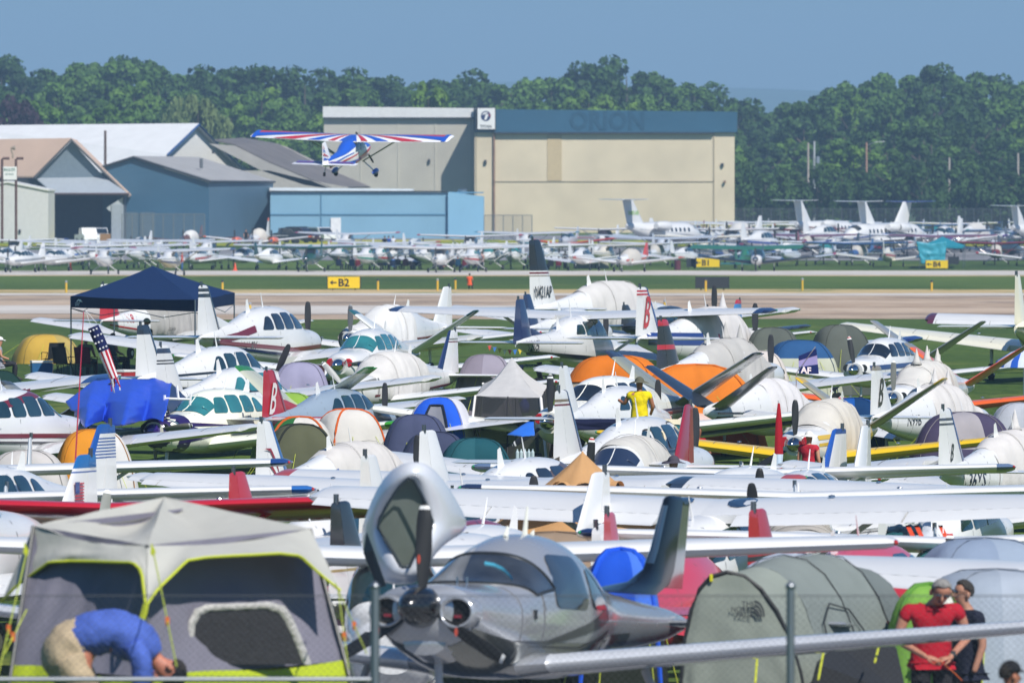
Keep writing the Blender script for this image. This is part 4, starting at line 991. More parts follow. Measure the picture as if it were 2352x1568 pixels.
plane('airplane with a black square-ended blade upright between the long wings', 'nose', 1732, None, -106, 147, 'cherokee', pr=(2, 90, '17181a'), k=.95)
plane('white high-wing airplane with navy wingtip and a red-striped blade at right', 'wing', 2175, 1238, -91, 181, 'high', pitch=5, tip='1c2c55', glass=M_TEAL, pr=(2, 90, '26272a', ['f0f0f0', 'b03030']))
plane('white airplane with a green-tinted windshield behind the open silver door', 'roof', 1075, 1208, -112, 181, glass=M_GLASS, tip=WHITE, stripes=[([(2, .95), (-4.8, 1.1)], .12, '2c50a8')])
plane('white airplane with a dark red pointed wingtip beside the silver door', 'wingr', 1090, 1176, 71, 180, 'cherokee', tip='8a1c28', pr=None)
plane('white high-wing airplane whose wing runs behind the big cabin tent', 'wing', 905, 1262, -90, 205, 'high', glass=M_GLASS, pr=None)
plane('airplane with a black and white tail and red gust lock, right of the cabin tent', 'fin', 762, 1160, 71, 193, bands=[(.35, 1.01, '202226'), (.28, .31, 'a09060')], pr=None, kind='low', rc=None, extra='ribbon')
plane('rose red low-wing airplane between the blue tarpaulin and the grey tent', 'roof', 1560, 1246, 78, 186, 'cherokee', c='c23a4c', wing='c8404f', pr=None, glass=paint('c8404f'), win='none')
plane('airplane with a red and black rudder in front of the long wings', 'fin', 1722, 1178, 71, 199, fin='2a2a2e', bands=[(.55, 1.01, 'a81c26'), (.47, .5, 'a81c26')], pr=None, kind='low', c='c0485a', wing='c8404f')
plane('white high-wing airplane with broad flaps at the lower right edge', 'wingl', 1790, 1284, 68, 217, 'high', pitch=5, tip=WHITE, pr=None)


# ------------------------------------------------------------------ extras on single aircraft
def find(txt):
    for l_, e, F_ in PLANES:
        if txt in l_: return e, F_
def flat_text(t, h, m, parent, x, z, side, y=.075, name='lettering', bold=.02, kx=.8, tilt=0, shear=0, th=0):
    tv, tf = text_mesh(t, h*1.38, bold, shear); v = []
    for a, c in tv: v.append(((x+a*kx if side < 0 else x-a*kx)+c*tilt, side*y, z+c))
    return MB().add(v, tf).build(name, m, parent)
e, F_ = find('red script letter on its blue-edged'); flat_text('B', .78, paint('b3202c'), e, -5.2, 1.62, -1, .062, 'script_letter', .015, .62, .12, .25)
e, F_ = find('red script tail'); flat_text('B', .8, paint('d6cfcb'), e, -5.25, 1.5, -1, .064, 'script_letter', .012, .62, .15, .25); flat_text('B', .8, paint('d6cfcb'), e, -4.6, 1.5, 1, .064, 'script_letter', .012, .62, .15, .25)
e, F_ = find('black script letter'); flat_text('B', .7, paint('3a3630'), e, -5.15, 1.62, -1, .06, 'script_letter', .012, .6, .12, .25)
e, F_ = find('slim banded tail'); flat_text('B', .36, paint('2f3136'), e, -5.0, 1.55, -1, .062, 'script_letter', .01, .6, .12, .25)
e, F_ = find('N421AP'); flat_text('N421AP', .32, paint('1e2024'), e, -5.42, 1.66, -1, .079, 'registration', .012, .66)
e, F_ = find('red swashes')
# swash stripes on fins
def fin_stroke(e, pts, c, side=-1, w_=.04, y=.066):
    b = MB(); q = []
    for (a, b_), (c_, d) in zip(pts, pts[1:]): q += [(a+(c_-a)*i/4, b_+(d-b_)*i/4) for i in range(4)]
    q.append(pts[-1]); n = len(q); v = []
    for i, (x, z) in enumerate(q):
        t = w_*math.sin(math.pi*(i+.4)/(n)); v += [(x, side*y, z), (x+t*.5, side*y, z+t)]
    b.add(v, [(2*i, 2*i+1, 2*i+3, 2*i+2) for i in range(n-1)]); return b.build('swash', paint(c), e)
for k_ in (0, .3): fin_stroke(e, [(-5.25, 2.05-k_), (-5.0, 2.0-k_), (-4.75, 1.75-k_*.8), (-4.55, 1.5-k_*.3)], '8f2434', w_=.06)
e, F_ = find('small flag')
b = MB()
for i in range(7): b.box((-4.8, .062, 1.9+i*.045), (.3, .006, .024))
b.build('flag_stripes', paint('b23040'), e); MB().box((-4.72, .066, 2.11), (.14, .006, .17)).build('flag_canton', paint('2b3f78'), e)
# open doors and cream interior on the white airplane
e, F_ = find('doors wide open'); M_TRIMC = mat('cream_trim', 'd8cdb0', rough=.8, var=.08)
def door_panel(parent, M_, name='cabin_door'):
    o = rrect(.0, -.95, -.75, .42, -.18, .05, .16); q = rrect(-.1, -.82, .0, .33, -.14, .03, .1)
    n = len(o); v = [M_ @ Vector((x, 0, z)) for x, z in o]+[M_ @ Vector((x, .05, z)) for x, z in o]
    iv = [M_ @ Vector((x, 0, z)) for x, z in q]+[M_ @ Vector((x, .05, z)) for x, z in q]
    f = []
    for i in range(n):
        j = (i+1) % n
        f += [(i, j, 2*n+j, 2*n+i), (n+i, n+j, 3*n+j, 3*n+i), (i, j, n+j, n+i), (2*n+i, 2*n+j, 3*n+j, 3*n+i)]
    d = MB().add(v+iv, f).build(name, M_TRIMC, parent)
    g = MB().add([M_ @ Vector((x, .025, z)) for x, z in q], [tuple(range(n))]).build('door_glass', M_TEAL, d)
    h = MB().box((0, 0, 0), (.34, .06, .14)).build('door_pocket', mat('pocket', 'b3906a', rough=.8), d); h.matrix_local = M_ @ Matrix.Translation((-.55, -.03, -.5))
    return d
door_panel(e, Matrix.Translation((.45, -.62, 1.55)) @ Matrix.Rotation(R(-68), 4, 'Z'))
door_panel(e, Matrix.Translation((-1.1, -.6, 1.5)) @ Matrix.Rotation(R(-118), 4, 'Z') @ Matrix.Scale(.75, 4))
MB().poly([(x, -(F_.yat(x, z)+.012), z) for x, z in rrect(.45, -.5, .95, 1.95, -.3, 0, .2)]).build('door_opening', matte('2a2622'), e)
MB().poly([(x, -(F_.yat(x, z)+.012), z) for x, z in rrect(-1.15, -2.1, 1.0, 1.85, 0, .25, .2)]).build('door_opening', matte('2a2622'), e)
# towels on the wing of the tinted-canopy airplane
def drape(name, label, px, py, s, w_, h, c, seed=0, th=.006, cat='towel', yaw=0, group=None):
    p = W(px, py, s); e = empty(name, (p.x, p.y, gy(p.y)), R(yaw), label, cat, group); z0 = p.z-gy(p.y)
    def fn(u, v):
        x = (u-.5)*w_; zz = z0-v*h
        return (x*(1-.04*v), -.05-.16*min(1, v*4)+.035*math.sin(u*9+seed)*v+.02*nz(u*4, v*4, seed), zz+(.02*nz(u*3, 1, seed)))
    o = MB().grid(fn, 16, 12).build('cloth', cloth(c, .05), e, smooth=True); solid(o, th)
    return e
drape('towel', 'dark brown towel hung over the white wing', 713, 838, 90, .74, .85, '3a201c', 1)
drape('towel', 'navy towel draped below the cowling of the tinted-canopy airplane', 862, 832, 90, .9, .6, '1a2748', 2)
drape('cloth_sheet', 'navy jacket laid on the wing root by the open doors', 1380, 962, 124, 1.3, .2, '171c38', 3, cat='jacket')
# ------------------------------------------------------------------ tents
M_ROPE = matte('b8c23a'); M_POLE = matte('34383a', .5)
def dome(label, px, s, w_, d_, h, c, rot=0, c2=None, sect=None, band=None, arch=None, door=None, top=None, ybase=None, name='dome_tent', vent=None, sq=2.6, ridge=.12, seed=None, cat='tent', fold=.035):
    base = GP(px, s); e = empty(name, base, R(rot), label, cat)
    seed = rnd.random()*40 if seed is None else seed
    def r_(phi):
        c_, q = abs(math.cos(phi)), abs(math.sin(phi)); return 1/((c_/(w_/2))**sq+(q/(d_/2))**sq)**(1/sq)
    def pt(phi, v, off=0):
        a = v*math.pi/2; k = math.cos(a)**.62 if v < 1 else 0
        k *= 1-ridge*math.cos(2*phi)**2*math.sin(math.pi*min(1, v*1.1))
        rr = r_(phi)*k+off*math.cos(a)+fold*nz(phi*2.2, v*3, seed)+fold*.6*nz(phi*7, v*7, seed)*(1-v)
        return (rr*math.cos(phi), rr*math.sin(phi), h*math.sin(a)+off*math.sin(a))
    nu, nv = 40, 14; v = []; f = []; mi = []
    for i in range(nu):
        for j in range(nv+1): v.append(pt(i/nu*2*math.pi, j/nv))
    for i in range(nu):
        for j in range(nv):
            k = (i+1) % nu; f.append((i*(nv+1)+j, k*(nv+1)+j, k*(nv+1)+j+1, i*(nv+1)+j+1)); m_ = 0; deg = (i+.5)/nu*360
            if sect and any(a <= deg < b for a, b in sect): m_ = 1
            if band and j/nv < band[0]: m_ = 2
            if top and j/nv > top[0]: m_ = 3
            mi.append(m_)
    b = MB(); b.v = v; b.f = f; b.m = mi
    b.build('fly', [cloth(c, .2), cloth(c2 or c, .2), cloth(band[1] if band else c, .1), cloth(top[1] if top else c, .2)], e, smooth=True)
    pc = cloth(arch, 0) if arch else cloth('%02x%02x%02x' % tuple(int(int(c[i:i+2], 16)*.75) for i in (0, 2, 4)), 0)
    for a0 in (45, 135):
        th = math.atan2(math.sin(R(a0))*d_, math.cos(R(a0))*w_)
        pts = [pt(th, t/10, .012) for t in range(11)]+[pt(th+math.pi, t/10, .012) for t in range(9, -1, -1)]
        MB().tube(pts, .008 if not arch else .025, 5).build('pole', pc, e)
    if door:       # panel on a given bearing
        a0, wd, hd, cd, rim = door
        def dp(u, v):
            ph = R(a0)+(u-.5)*wd*(1-.35*v*v); return pt(ph, .03+v*hd, .02)
        MB().grid(dp, 8, 8).build('door', cloth(cd, .05), e, smooth=True)
        if rim:
            pts = [dp(0, t/6) for t in range(7)]+[dp(t/6, 1) for t in range(1, 7)]+[dp(1, 1-t/6) for t in range(1, 7)]
            MB().tube([(p[0]*1.01, p[1]*1.01, p[2]) for p in pts], .03, 5).build('door_trim', cloth(rim, 0), e)
    for a0 in (20, 160, 250, 300):
        p = Vector(pt(R(a0), .45, .01)); q = Vector((math.cos(R(a0))*w_*.8, math.sin(R(a0))*d_*.8, 0)); MB().tube([p, q], .006, 4).build('guy_rope', M_ROPE, e)
    return e
def htop(py, s): return CAM_H-gs(s)-(py-YH)/s
def D_(label, px, s, ptop, wpx, c, **k):
    if 85 < s < 150 and htop(ptop, s) > 1.65: s = ys(ptop, 1.65)
    h = htop(ptop, s); w_ = max(wpx/s, 1.12*h); return dome(label, px, s, w_, k.pop('d', w_*.8), h, c, **k)
D_('tan and golden dome tent on the grass at the left', 108, 71, 768, 165, 'b5a05e', sect=[(200, 290)], c2='c9a548', rot=15)
D_('dark green tent cut by the left edge', -8, 99, 851, 110, '1d3a35', rot=20)
D_('grey cabin dome tent with orange-trimmed dark door', 518, 103, 862, 190, 'bfbdbd', rot=0, door=(270, 1.15, .62, '2e2a33', 'd9702a'), d=1.9, sq=3.2)
D_('bright orange and white tent behind the blue-striped tail', 215, 119, 986, 190, 'e0922a', sect=[(300, 360)], c2='d8d6d4', sq=3.4, rot=10)
D_('pale dome tent with yellow base at the left edge', 62, 124, 1034, 250, 'c9c4c0', band=(.35, 'c9a81c'))
D_('lavender dome tent beside the brown towel', 690, 92, 832, 95, '9e9bb5'); D_('grey lavender dome tent right of the tinted-canopy airplane', 1115, 91, 814, 125, '9c95a2', c2='8a828e', sect=[(200, 260)])
D_('white dome tent with a broad blue arch and grey door', 1010, 109, 912, 140, 'd3d3da', sect=[(215, 325)], c2='2660d8', door=(270, .95, .66, '84858f', '1c2438'), rot=-10)
D_('slate blue dome tent behind the black blade', 958, 118, 952, 140, '4c526f'); D_('low slate tent under the white wing', 1000, 124, 992, 190, '444a64', band=(.2, '3a3f55'))
D_('large teal dome tent behind the silver door', 1092, 140, 1006, 215, '1f545e', sect=[(180, 262)], c2='2b6069', rot=8)
D_('cream tent with orange seams behind the canvas cover', 800, 116, 940, 205, 'd8d3cc', arch='c65a22', rot=30, sq=2.2)
D_('small white and green tent with orange edging', 688, 122, 958, 130, 'd8d3cc', arch='c65a22', sect=[(180, 250)], c2='2f6b3a')
D_('olive mesh-sided dome tent below the white wing', 690, 130, 975, 150, '5d5f48', arch='2c2f2a', rot=12)
D_('lime green dome tent behind the red script tail', 665, 108, 902, 60, '8bb048')
D_('brown striped dome tent near the man in the yellow shirt', 1352, 112, 901, 185, '7d6a55', arch='6b5a48', c2='72604c', sect=[(230, 270), (310, 350)])
D_('pale lavender dome tent with navy base', 1688, 95, 800, 120, 'a890a6', band=(.42, '222c4a')); D_('cream dome tent beside the lavender one', 1745, 96, 806, 110, 'd6cdc6')
D_('olive grey ridge tent beyond the covered airplanes', 1775, 82, 752, 170, '5c625c', sq=2.2, c2='646a62', sect=[(200, 260)]); D_('large olive grey tent with printed mark on its side', 1930, 83, 746, 175, '636861', rot=20, c2='575d57', sect=[(270, 330)], sq=2.2)
D_('blue and cream dome tent behind the feather flag', 1838, 87, 781, 205, '2f5a8a', band=(.45, 'b9bca8'), rot=6)
D_('blue tarpaulin tent beside the black script tail', 1962, 101, 914, 110, '1e5aa8', c2='123a66', sect=[(270, 330)])
D_('grey dome tent with dusky purple panels at the right', 2215, 121, 946, 290, 'a8a3a8', sect=[(180, 235), (300, 345)], c2='4c4560', band=(.3, '4c4560'), rot=0)
D_('pale blue grey dome tent cut by the right edge', 2345, 112, 925, 180, 'b9bcc4')
D_('large grey-blue dome tent behind the two men', 2290, 222, 1308, 560, '9fa9b6', c2='aab3bf', sect=[(260, 300)], rot=10, d=2.6, band=(.12, 'c8c8c0'))
dome('lime green and white dome tent behind the man in red', 2135, 226, 1.15, 1.2, htop(1343, 226), '7fae4c', sect=[(285, 325)], c2='dcdcd2', rot=0, arch='5c8a3a')
D_('blue grey dome tent beyond the white flaps', 2262, 196, 1236, 250, '8b9ab0', rot=15, c2='98a6b8', sect=[(270, 340)])
D_('tan canvas tent under the broad wing', 1275, 176, 1222, 270, '9a8570', sq=4.5, band=(.3, '8a7560'))
D_('red dome behind the grey tent', 2000, 214, 1302, 190, 'b83244')
dome('royal blue tarpaulin tent between the silver airplane and its tail', 1425, 214, 1.15, 1.3, htop(1262, 214), '2257cc', sq=3, c2='4a79dd', sect=[(290, 345)], arch='2257cc', band=(.45, '262b22'))  # lighter panel paints sun on the right; dark band paints shade under the airplane
dome('orange dome tent with a tied-back flap', 1415, 94, 3.3, 2.3, htop(816, 94), 'e07b22', sq=2.2, door=(225, .9, .45, 'c8b8a0', 'c86a1c'), rot=-10, fold=.06)
dome('long low orange tent with seams, right of the orange dome', 1598, 98, 3.5, 2.0, htop(838, 98), 'e07f28', sq=3.5, fold=.06, arch='c86a1c')
# bell tent
def bell(label, px, s, ptop, wpx, c):
    h = htop(ptop, s); e = empty('bell_tent', GP(px, s), .2, label, 'tent'); n = 16
    def fn(u, v):
        a = u*2*math.pi; r0 = wpx/s/2; k = 1-.035*math.cos(a*8); 
        z = h*(v*.78+.22) if v > 0 else h*.22
        rr = r0*(1-v)**1.08*k+.02
        return (rr*math.cos(a), rr*math.sin(a), z-.0)
    MB().grid(fn, 64, 12).build('canvas_roof', cloth(c, .1), e, smooth=True)
    MB().lathe([(0, wpx/s/2*.99), (h*.23, wpx/s/2)], 32, 'z').build('canvas_wall', cloth(c, .1), e)
    MB().lathe([(h*.9, .14), (h*.99, .03), (h*1.01, .01)], 12, 'z').build('cap', cloth(c, .05), e, smooth=True)
    for a in (225, 262, 320):
        p = Vector(fn(a/360, .77)); q = Vector((math.cos(R(a)), math.sin(R(a)), 0))
        b = MB(); b.loft([[p+q*(.02+.1*t)+Vector((-q.y*.14*math.cos(k_*.5236), q.x*.14*math.cos(k_*.5236), .0+.1*abs(math.sin(k_*.5236))-.05)) for k_ in range(0, 7)] for t in (0, 1)], closed=False, cap=False)
        b.build('vent_hood', cloth(c, .05), e)
        MB().poly([p+q*.05+Vector((-q.y*.12*math.cos(k_*.5236), q.x*.12*math.cos(k_*.5236), .08*abs(math.sin(k_*.5236))-.05)) for k_ in range(0, 7)]).build('vent', matte('2b221a'), e)
    return e
bell('tan canvas bell tent with three hooded vents', 1338, 158, 1040, 760, 'bd9264')
# screen house with mesh walls
def shade_tent(label, corners, s_, zt, ze, c, name='screen_house', cat='tent', mesh=None, legs=None, val=.0, peak_px=None, sag=.1, valc=None, logo=None, flare=0):
    "corners: four (px, s) in order; peak over their centre; heights in metres"
    P = [GP(px, s) for px, s in corners]; c0 = sum(P, Vector())/4; g0 = sum(p.z for p in P)/4
    e = empty(name, (c0.x, c0.y, g0), 0, label, cat)
    T = [Vector((p.x-c0.x, p.y-c0.y, ze)) for p in P]; A = Vector((0, 0, zt))
    for i in range(4):
        a, b_ = T[i], T[(i+1) % 4]
        def fn(u, v):
            e_ = a.lerp(b_, u); p = e_.lerp(A, v); k = math.sin(math.pi*v)*sag; kk = math.sin(math.pi*u)
            return (p.x, p.y, p.z-k*(1-.3*kk)+.02*nz(u*6, v*3, i*5)*(1-v)-.03*kk*(1-v))
        MB().grid(fn, 12, 10).build('roof_panel', cloth(c, .15), e, smooth=True)
        if val:
            def fv(u, v):
                p = a.lerp(b_, u); n_ = Vector((b_.y-a.y, a.x-b_.x, 0)).normalized(); sg_ = 1 if n_.dot(p) > 0 else -1
                return (p.x+sg_*n_.x*(.01+.02*math.sin(u*16)*v), p.y+sg_*n_.y*(.01+.02*math.sin(u*16)*v), p.z-.03*math.sin(math.pi*u)*(1-v)-v*val)
            MB().grid(fv, 18, 3).build('valance', cloth(valc or c, .15), e, smooth=True)
        if mesh:
            w2 = 1.0+flare; q = [a, b_, Vector((b_.x*w2, b_.y*w2, 0)), Vector((a.x*w2, a.y*w2, 0))]
            MB().poly([q[0], q[1], q[2], q[3]]).build('mesh_wall', mesh, e)
            MB().tube([q[0], q[3]], .035, 6).build('edge_tape', cloth(c, 0), e)
            m0 = a.lerp(b_, .5); MB().tube([m0, Vector((m0.x*w2, m0.y*w2, 0))], .018, 5).build('zip', matte('1c1c1e'), e)
        if legs: MB().tube([T[i]-Vector((0, 0, .0)), Vector((T[i].x, T[i].y, 0))], .025, 6).build('leg', metal(legs, .45), e)
    if legs:
        for i in range(4):
            a, b_ = T[i]-Vector((0, 0, val+.02)), T[(i+1) % 4]-Vector((0, 0, val+.02)); d = Vector((0, 0, .18))
            MB().tube([a, a.lerp(b_, .25)-d, a.lerp(b_, .5), a.lerp(b_, .75)-d, b_], .012, 4).build('truss', metal(legs, .45), e)
    return e, T, A
M_MESH = mat('screen_mesh', '3a3a38', rough=.9, alpha=.72, var=.1)
shade_tent('white pyramid-roofed screen house with dark mesh walls', [(1092, 101.5), (1242, 102.5), (1258, 96), (1110, 95)], 100, 2.32, 1.55, 'd6d3cf', mesh=M_MESH, flare=.22, sag=.12)
e, T, A = shade_tent('navy pop-up canopy with a small white mountain logo on its valance', [(163, 77), (448, 80), (538, 74), (262, 71)], 76, 3.28, 2.42, '15305c', name='canopy', cat='canopy', val=.34, legs='8a9096', valc='12294f', sag=.05)
a, b_ = T[0], T[1]
def onval(t, dz): p = a.lerp(b_, t); n_ = (b_-a).cross(Vector((0, 0, 1))).normalized(); return p+n_*.045+Vector((0, 0, dz))
b = MB()
for pts in ([(.055, -.16), (.075, -.07), (.095, -.16), (.085, -.16), (.075, -.11), (.066, -.16)], [(.08, -.1), (.09, -.08), (.108, -.16), (.1, -.16)]): b.poly([onval(t, z) for t, z in pts])
b.build('logo', mat('white_print', 'f0f0f0', var=0), e)
tv, tf = text_mesh('QUEST', .13, .01); b = MB(); L_ = (b_-a).length; b.add([onval(.045+x/L_, -.27+y) for x, y in tv], tf); b.build('logo_lettering', mat('white_print', 'f0f0f0', var=0), e)
# blue tarpaulin over a frame
def tarp(label, pts, c, name='tarpaulin', th=.01, cat='tarpaulin', seed=1, amp=.05, nu=26, nv=18, extra=None):
    "pts: rows of (px, py, s) control points, bilinear patch between rows"
    base = Vector((0, 0, 0)); rows_ = [[W(*p) for p in r] for r in pts]; c0 = rows_[0][0].copy(); c0.z = gy(c0.y)
    e = empty(name, c0, 0, label, cat)
    def fn(u, v):
        U = u*(len(rows_)-1); i = min(int(U), len(rows_)-2); t = U-i
        def at(r):
            V_ = v*(len(r)-1); j = min(int(V_), len(r)-2); return r[j].lerp(r[j+1], V_-j)
        p = at(rows_[i]).lerp(at(rows_[i+1]), t)-c0
        q = nz(u*5, v*5, seed)*amp+nz(u*14, v*9, seed)*amp*.4
        return (p.x+q*.3, p.y+q, p.z+q*.5)
    o = MB().grid(fn, nu, nv).build('cloth', mat('tarp_plastic', c, rough=.42, bump=.7, bscale=4, var=.08), e, smooth=True); solid(o, th)
    return e
tarp('crumpled royal blue tarpaulin shelter beside the white frame', [[(150, 922, 103), (168, 948, 105.5), (182, 965, 105)], [(214, 874, 101), (204, 925, 106), (196, 982, 109)], [(255, 869, 100.5), (246, 918, 104), (236, 968, 105)], [(300, 871, 101), (296, 922, 106.5), (280, 978, 109.5)], [(348, 869, 101), (342, 920, 104), (330, 965, 105.5)], [(394, 880, 101.5), (386, 925, 106), (374, 968, 108)]], '1f47c4', amp=.13, nu=40, nv=30)
tarp('dark navy side flap of the blue shelter', [[(392, 878, 101), (380, 905, 103), (384, 935, 105)], [(428, 914, 101), (424, 940, 102), (392, 962, 104)]], '101f4a', amp=.03, nu=8)
f_ = empty('frame', GP(400, 105), 0, 'white tube frame standing right of the blue tarpaulin', 'frame'); 
for p in ([(378, 907), (378, 955)], [(378, 915), (438, 917)], [(438, 905), (436, 930)], [(406, 885), (410, 918)]):
    q = [W(x, y, 105)-f_.location for x, y in p]; MB().tube(q, .03, 6).build('tube', paint('e8e8e8'), f_)
tarp('bright blue cloth on the ground by the cream-bellied airplane', [[(1165, 998, 108), (1225, 960, 104)], [(1200, 1002, 110), (1228, 1000, 108)]], '1f6fe0', amp=.03, nu=8, nv=8)
tarp('teal tarpaulin bundle on the grass under the far wing', [[(2032, 1236, 178), (2040, 1208, 174)], [(2075, 1238, 178), (2080, 1206, 174)], [(2118, 1226, 178), (2118, 1208, 174)]], '1a5a5c', amp=.08)
for x0 in (2085, 2105, 2160):
    e = empty('strap', GP(x0, 180), 0, 'orange strap %s' % {2085: 'on the teal bundle, left one', 2105: 'on the teal bundle, right one', 2160: 'hanging by the black bag'}[x0], 'strap')
    a = W(x0-5, 1206, 176)-e.location; b_ = W(x0+10, 1238, 181)-e.location; MB().poly([a, a+Vector((.06, 0, 0)), b_+Vector((.06, 0, 0)), b_], (0, .01, 0)).build('webbing', cloth('e2502a', 0), e)
e = empty('bag', GP(2176, 182), 0, 'black bag lying on the grass under the wing', 'bag')
MB().loft([[(x, w_*math.cos(t*.7854), .2+.2*k*math.sin(t*.7854)) for t in range(8)] for x, w_, k in ((-.22, .1, .6), (-.15, .2, 1), (.15, .2, 1.0), (.24, .1, .5))]).build('body', cloth('1d1d20', 0), e, smooth='auto')
MB().tube([(-.1, 0, .38), (-.05, 0, .46), (.05, 0, .46), (.1, 0, .38)], .015, 5).build('handle', M_DK, e)
# ------------------------------------------------------------------ grey tunnel tent (mark on its front)
def north_tent():
    s0 = 226.0; base = GP(1830, s0); e = empty('tunnel_tent', base, 0, 'large grey tunnel tent with a printed front door panel, black hoops', 'tent')
    def L(px, py, s): return W(px, py, s)-base
    M1 = cloth('7f8784', .12); M2 = cloth('8b928a', .12); M3 = cloth('737b79', .12)
    zb = -0.0
    # hoops: from front (left) to back (right); each arch given by foot-left, top, foot-right in picture units and scale
    hoops = [((1585, 1345), (1700, 1318), (1845, 1375), 229, 2.0), ((1640, 1330), (1800, 1272), (1960, 1400), 227, 1), ((1700, 1290), (1890, 1268), (2075, 1440), 224, 1)]
    def arch(xl, xt, yt, xr, s, n=14, sh=2.2):
        g = gs(s); zt = CAM_H-(yt-YH)/s; out = []
        for i in range(n+1):
            t = i/n; a = math.pi*(1-t); cx = (xl+xr)/2; hw = (xr-xl)/2
            c_, q = math.cos(a), math.sin(a); x = cx+hw*math.copysign(abs(c_)**(2/sh), c_)+(xt-cx)*q**2
            out.append(Vector(((x-1176)/s, F_PX/s, g+(zt-g)*abs(q)**(2/sh)))-base)
        return out
    A0 = arch(1560, 1670, 1316, 1860, 231); A1 = arch(1565, 1740, 1300, 1905, 229); A2 = arch(1590, 1800, 1276, 2000, 227); A3 = arch(1640, 1880, 1270, 2085, 225); A4 = arch(1720, 1960, 1300, 2130, 222); A5 = arch(1850, 2010, 1420, 2150, 219)
    def skin(name, rs, m, wr=.012):
        v = [p+Vector((0, 0, 0)) for r in rs for p in r]; n = len(rs[0])
        sub = []
        def fn(u, v_):
            U = u*(len(rs)-1); i = min(int(U), len(rs)-2); t = U-i; V_ = v_*(n-1); j = min(int(V_), n-2); q = V_-j
            p = rs[i][j].lerp(rs[i][j+1], q).lerp(rs[i+1][j].lerp(rs[i+1][j+1], q), t)
            k = wr*nz(u*6, v_*9, 3)+wr*.7*nz(u*3, v_*22, 8)-.05*math.sin(math.pi*t)*(.4)
            return (p.x+k, p.y+k, p.z+k)
        return MB().grid(fn, 10*(len(rs)-1), 36).build(name, m, e, smooth=True)
    skin('vestibule_roof', [A0, A1], M2); skin('main_fly', [A1, A2, A3], M1); skin('rear_fly', [A3, A4, A5], M3)
    # front wall of the porch
    n = len(A0); b = MB()
    def fw(u, v_):
        V_ = u*(n-1); j = min(int(V_), n-2); p = A0[j].lerp(A0[j+1], V_-j); q = p.copy(); q.z = (p.z-(gs(231)-base.z))*(1-v_)+(gs(231)-base.z)
        k = .02*nz(u*8, v_*5, 5)+.03*math.sin(math.pi*u)*math.sin(math.pi*v_)
        return (q.x, q.y-.02-k*1.5, q.z)
    MB().grid(fw, 30, 14).build('front_wall', cloth('878e84', .1), e, smooth=True)
    for A_, r in ((A0, .024), (A2, .006), (A3, .006)): MB().tube([p*1.0+Vector((0, -.012, .012)) for p in A_[1:-1]], r, 6).build('hoop', matte('1d2022', .6), e)
    p = A0[6]; MB().box((p.x, p.y-.03, p.z), (.03, .07, .07)).build('hoop_tab', cloth('c8c22a', 0), e)
    # curved door seam on the side
    def side(u, v_, rs=(A1, A2, A3)):
        n = len(rs[0]); U = u*(len(rs)-1); i = min(int(U), len(rs)-2); t = U-i; V_ = v_*(n-1); j = min(int(V_), n-2); q = V_-j
        return rs[i][j].lerp(rs[i][j+1], q).lerp(rs[i+1][j].lerp(rs[i+1][j+1], q), t)+Vector((.02, -.025, .01))
    MB().tube([side(.12, .86), side(.14, .76), side(.3, .72), side(.52, .74), side(.66, .8), side(.74, .9), side(.78, .97)], .009, 5).build('door_zip', matte('2b2e30'), e)
    MB().tube([side(.16, .99), side(.14, .86)], .009, 5).build('door_zip', matte('2b2e30'), e)
    q = side(.85, .79); MB().poly([q, q+Vector((.28, -.02, .1)), q+Vector((.3, -.02, -.02)), q+Vector((.1, -.02, -.12))], (0, .01, 0)).build('vent', matte('4a4f50'), e)
    # print on the front panel
    M_P = mat('dark_print', '35393a', rough=.7, var=0); b = MB()
    for t, px, py in (('THE', 1703, 1391), ('NORTH', 1679, 1403.5), ('FACE', 1691, 1416)):
        tv, tf = text_mesh(t, .072, .012); o = L(px, py, 231.0); b.add([(o.x+x*(1.02 if t != 'NORTH' else .95), o.y-.09, o.z+y) for x, y in tv], tf)
    b.build('lettering', M_P, e)
    b = MB()                  # quarter-dome mark of three bands
    o = L(1733, 1415, 231.0); o.y -= .09
    for r0, r1 in ((.135, .165), (.095, .125), (.045, .085)):
        pts = [(math.cos(t*math.pi/16)*r1*.62, math.sin(t*math.pi/16)*r1) for t in range(9)]+[(math.cos((8-t)*math.pi/16)*r0*.62, math.sin((8-t)*math.pi/16)*r0) for t in range(9)]
        v = [(o.x+x, o.y, o.z+y) for x, y in pts]; b.add(v, [(i, i+1, 16-i, 17-i) for i in range(8)])
    b.build('logo_mark', M_P, e)
    # black groundsheet gear and yellow guy lines
    MB().poly([L(1880, 1525, 233), L(1925, 1482, 231), L(2060, 1488, 231), L(2085, 1600, 233), L(1860, 1600, 233)], (0, .4, 0)).build('door_mesh', matte('222326'), e)
    for a_, c_ in (((1735, 1568, 238), (1742, 1476, 234)), ((1880, 1560, 238), (1893, 1490, 234)), ((2010, 1520, 236), (2020, 1480, 233))):
        MB().tube([L(*a_), L(*c_)], .012, 5).build('guy_rope', matte('c8cc30'), e)
north_tent()
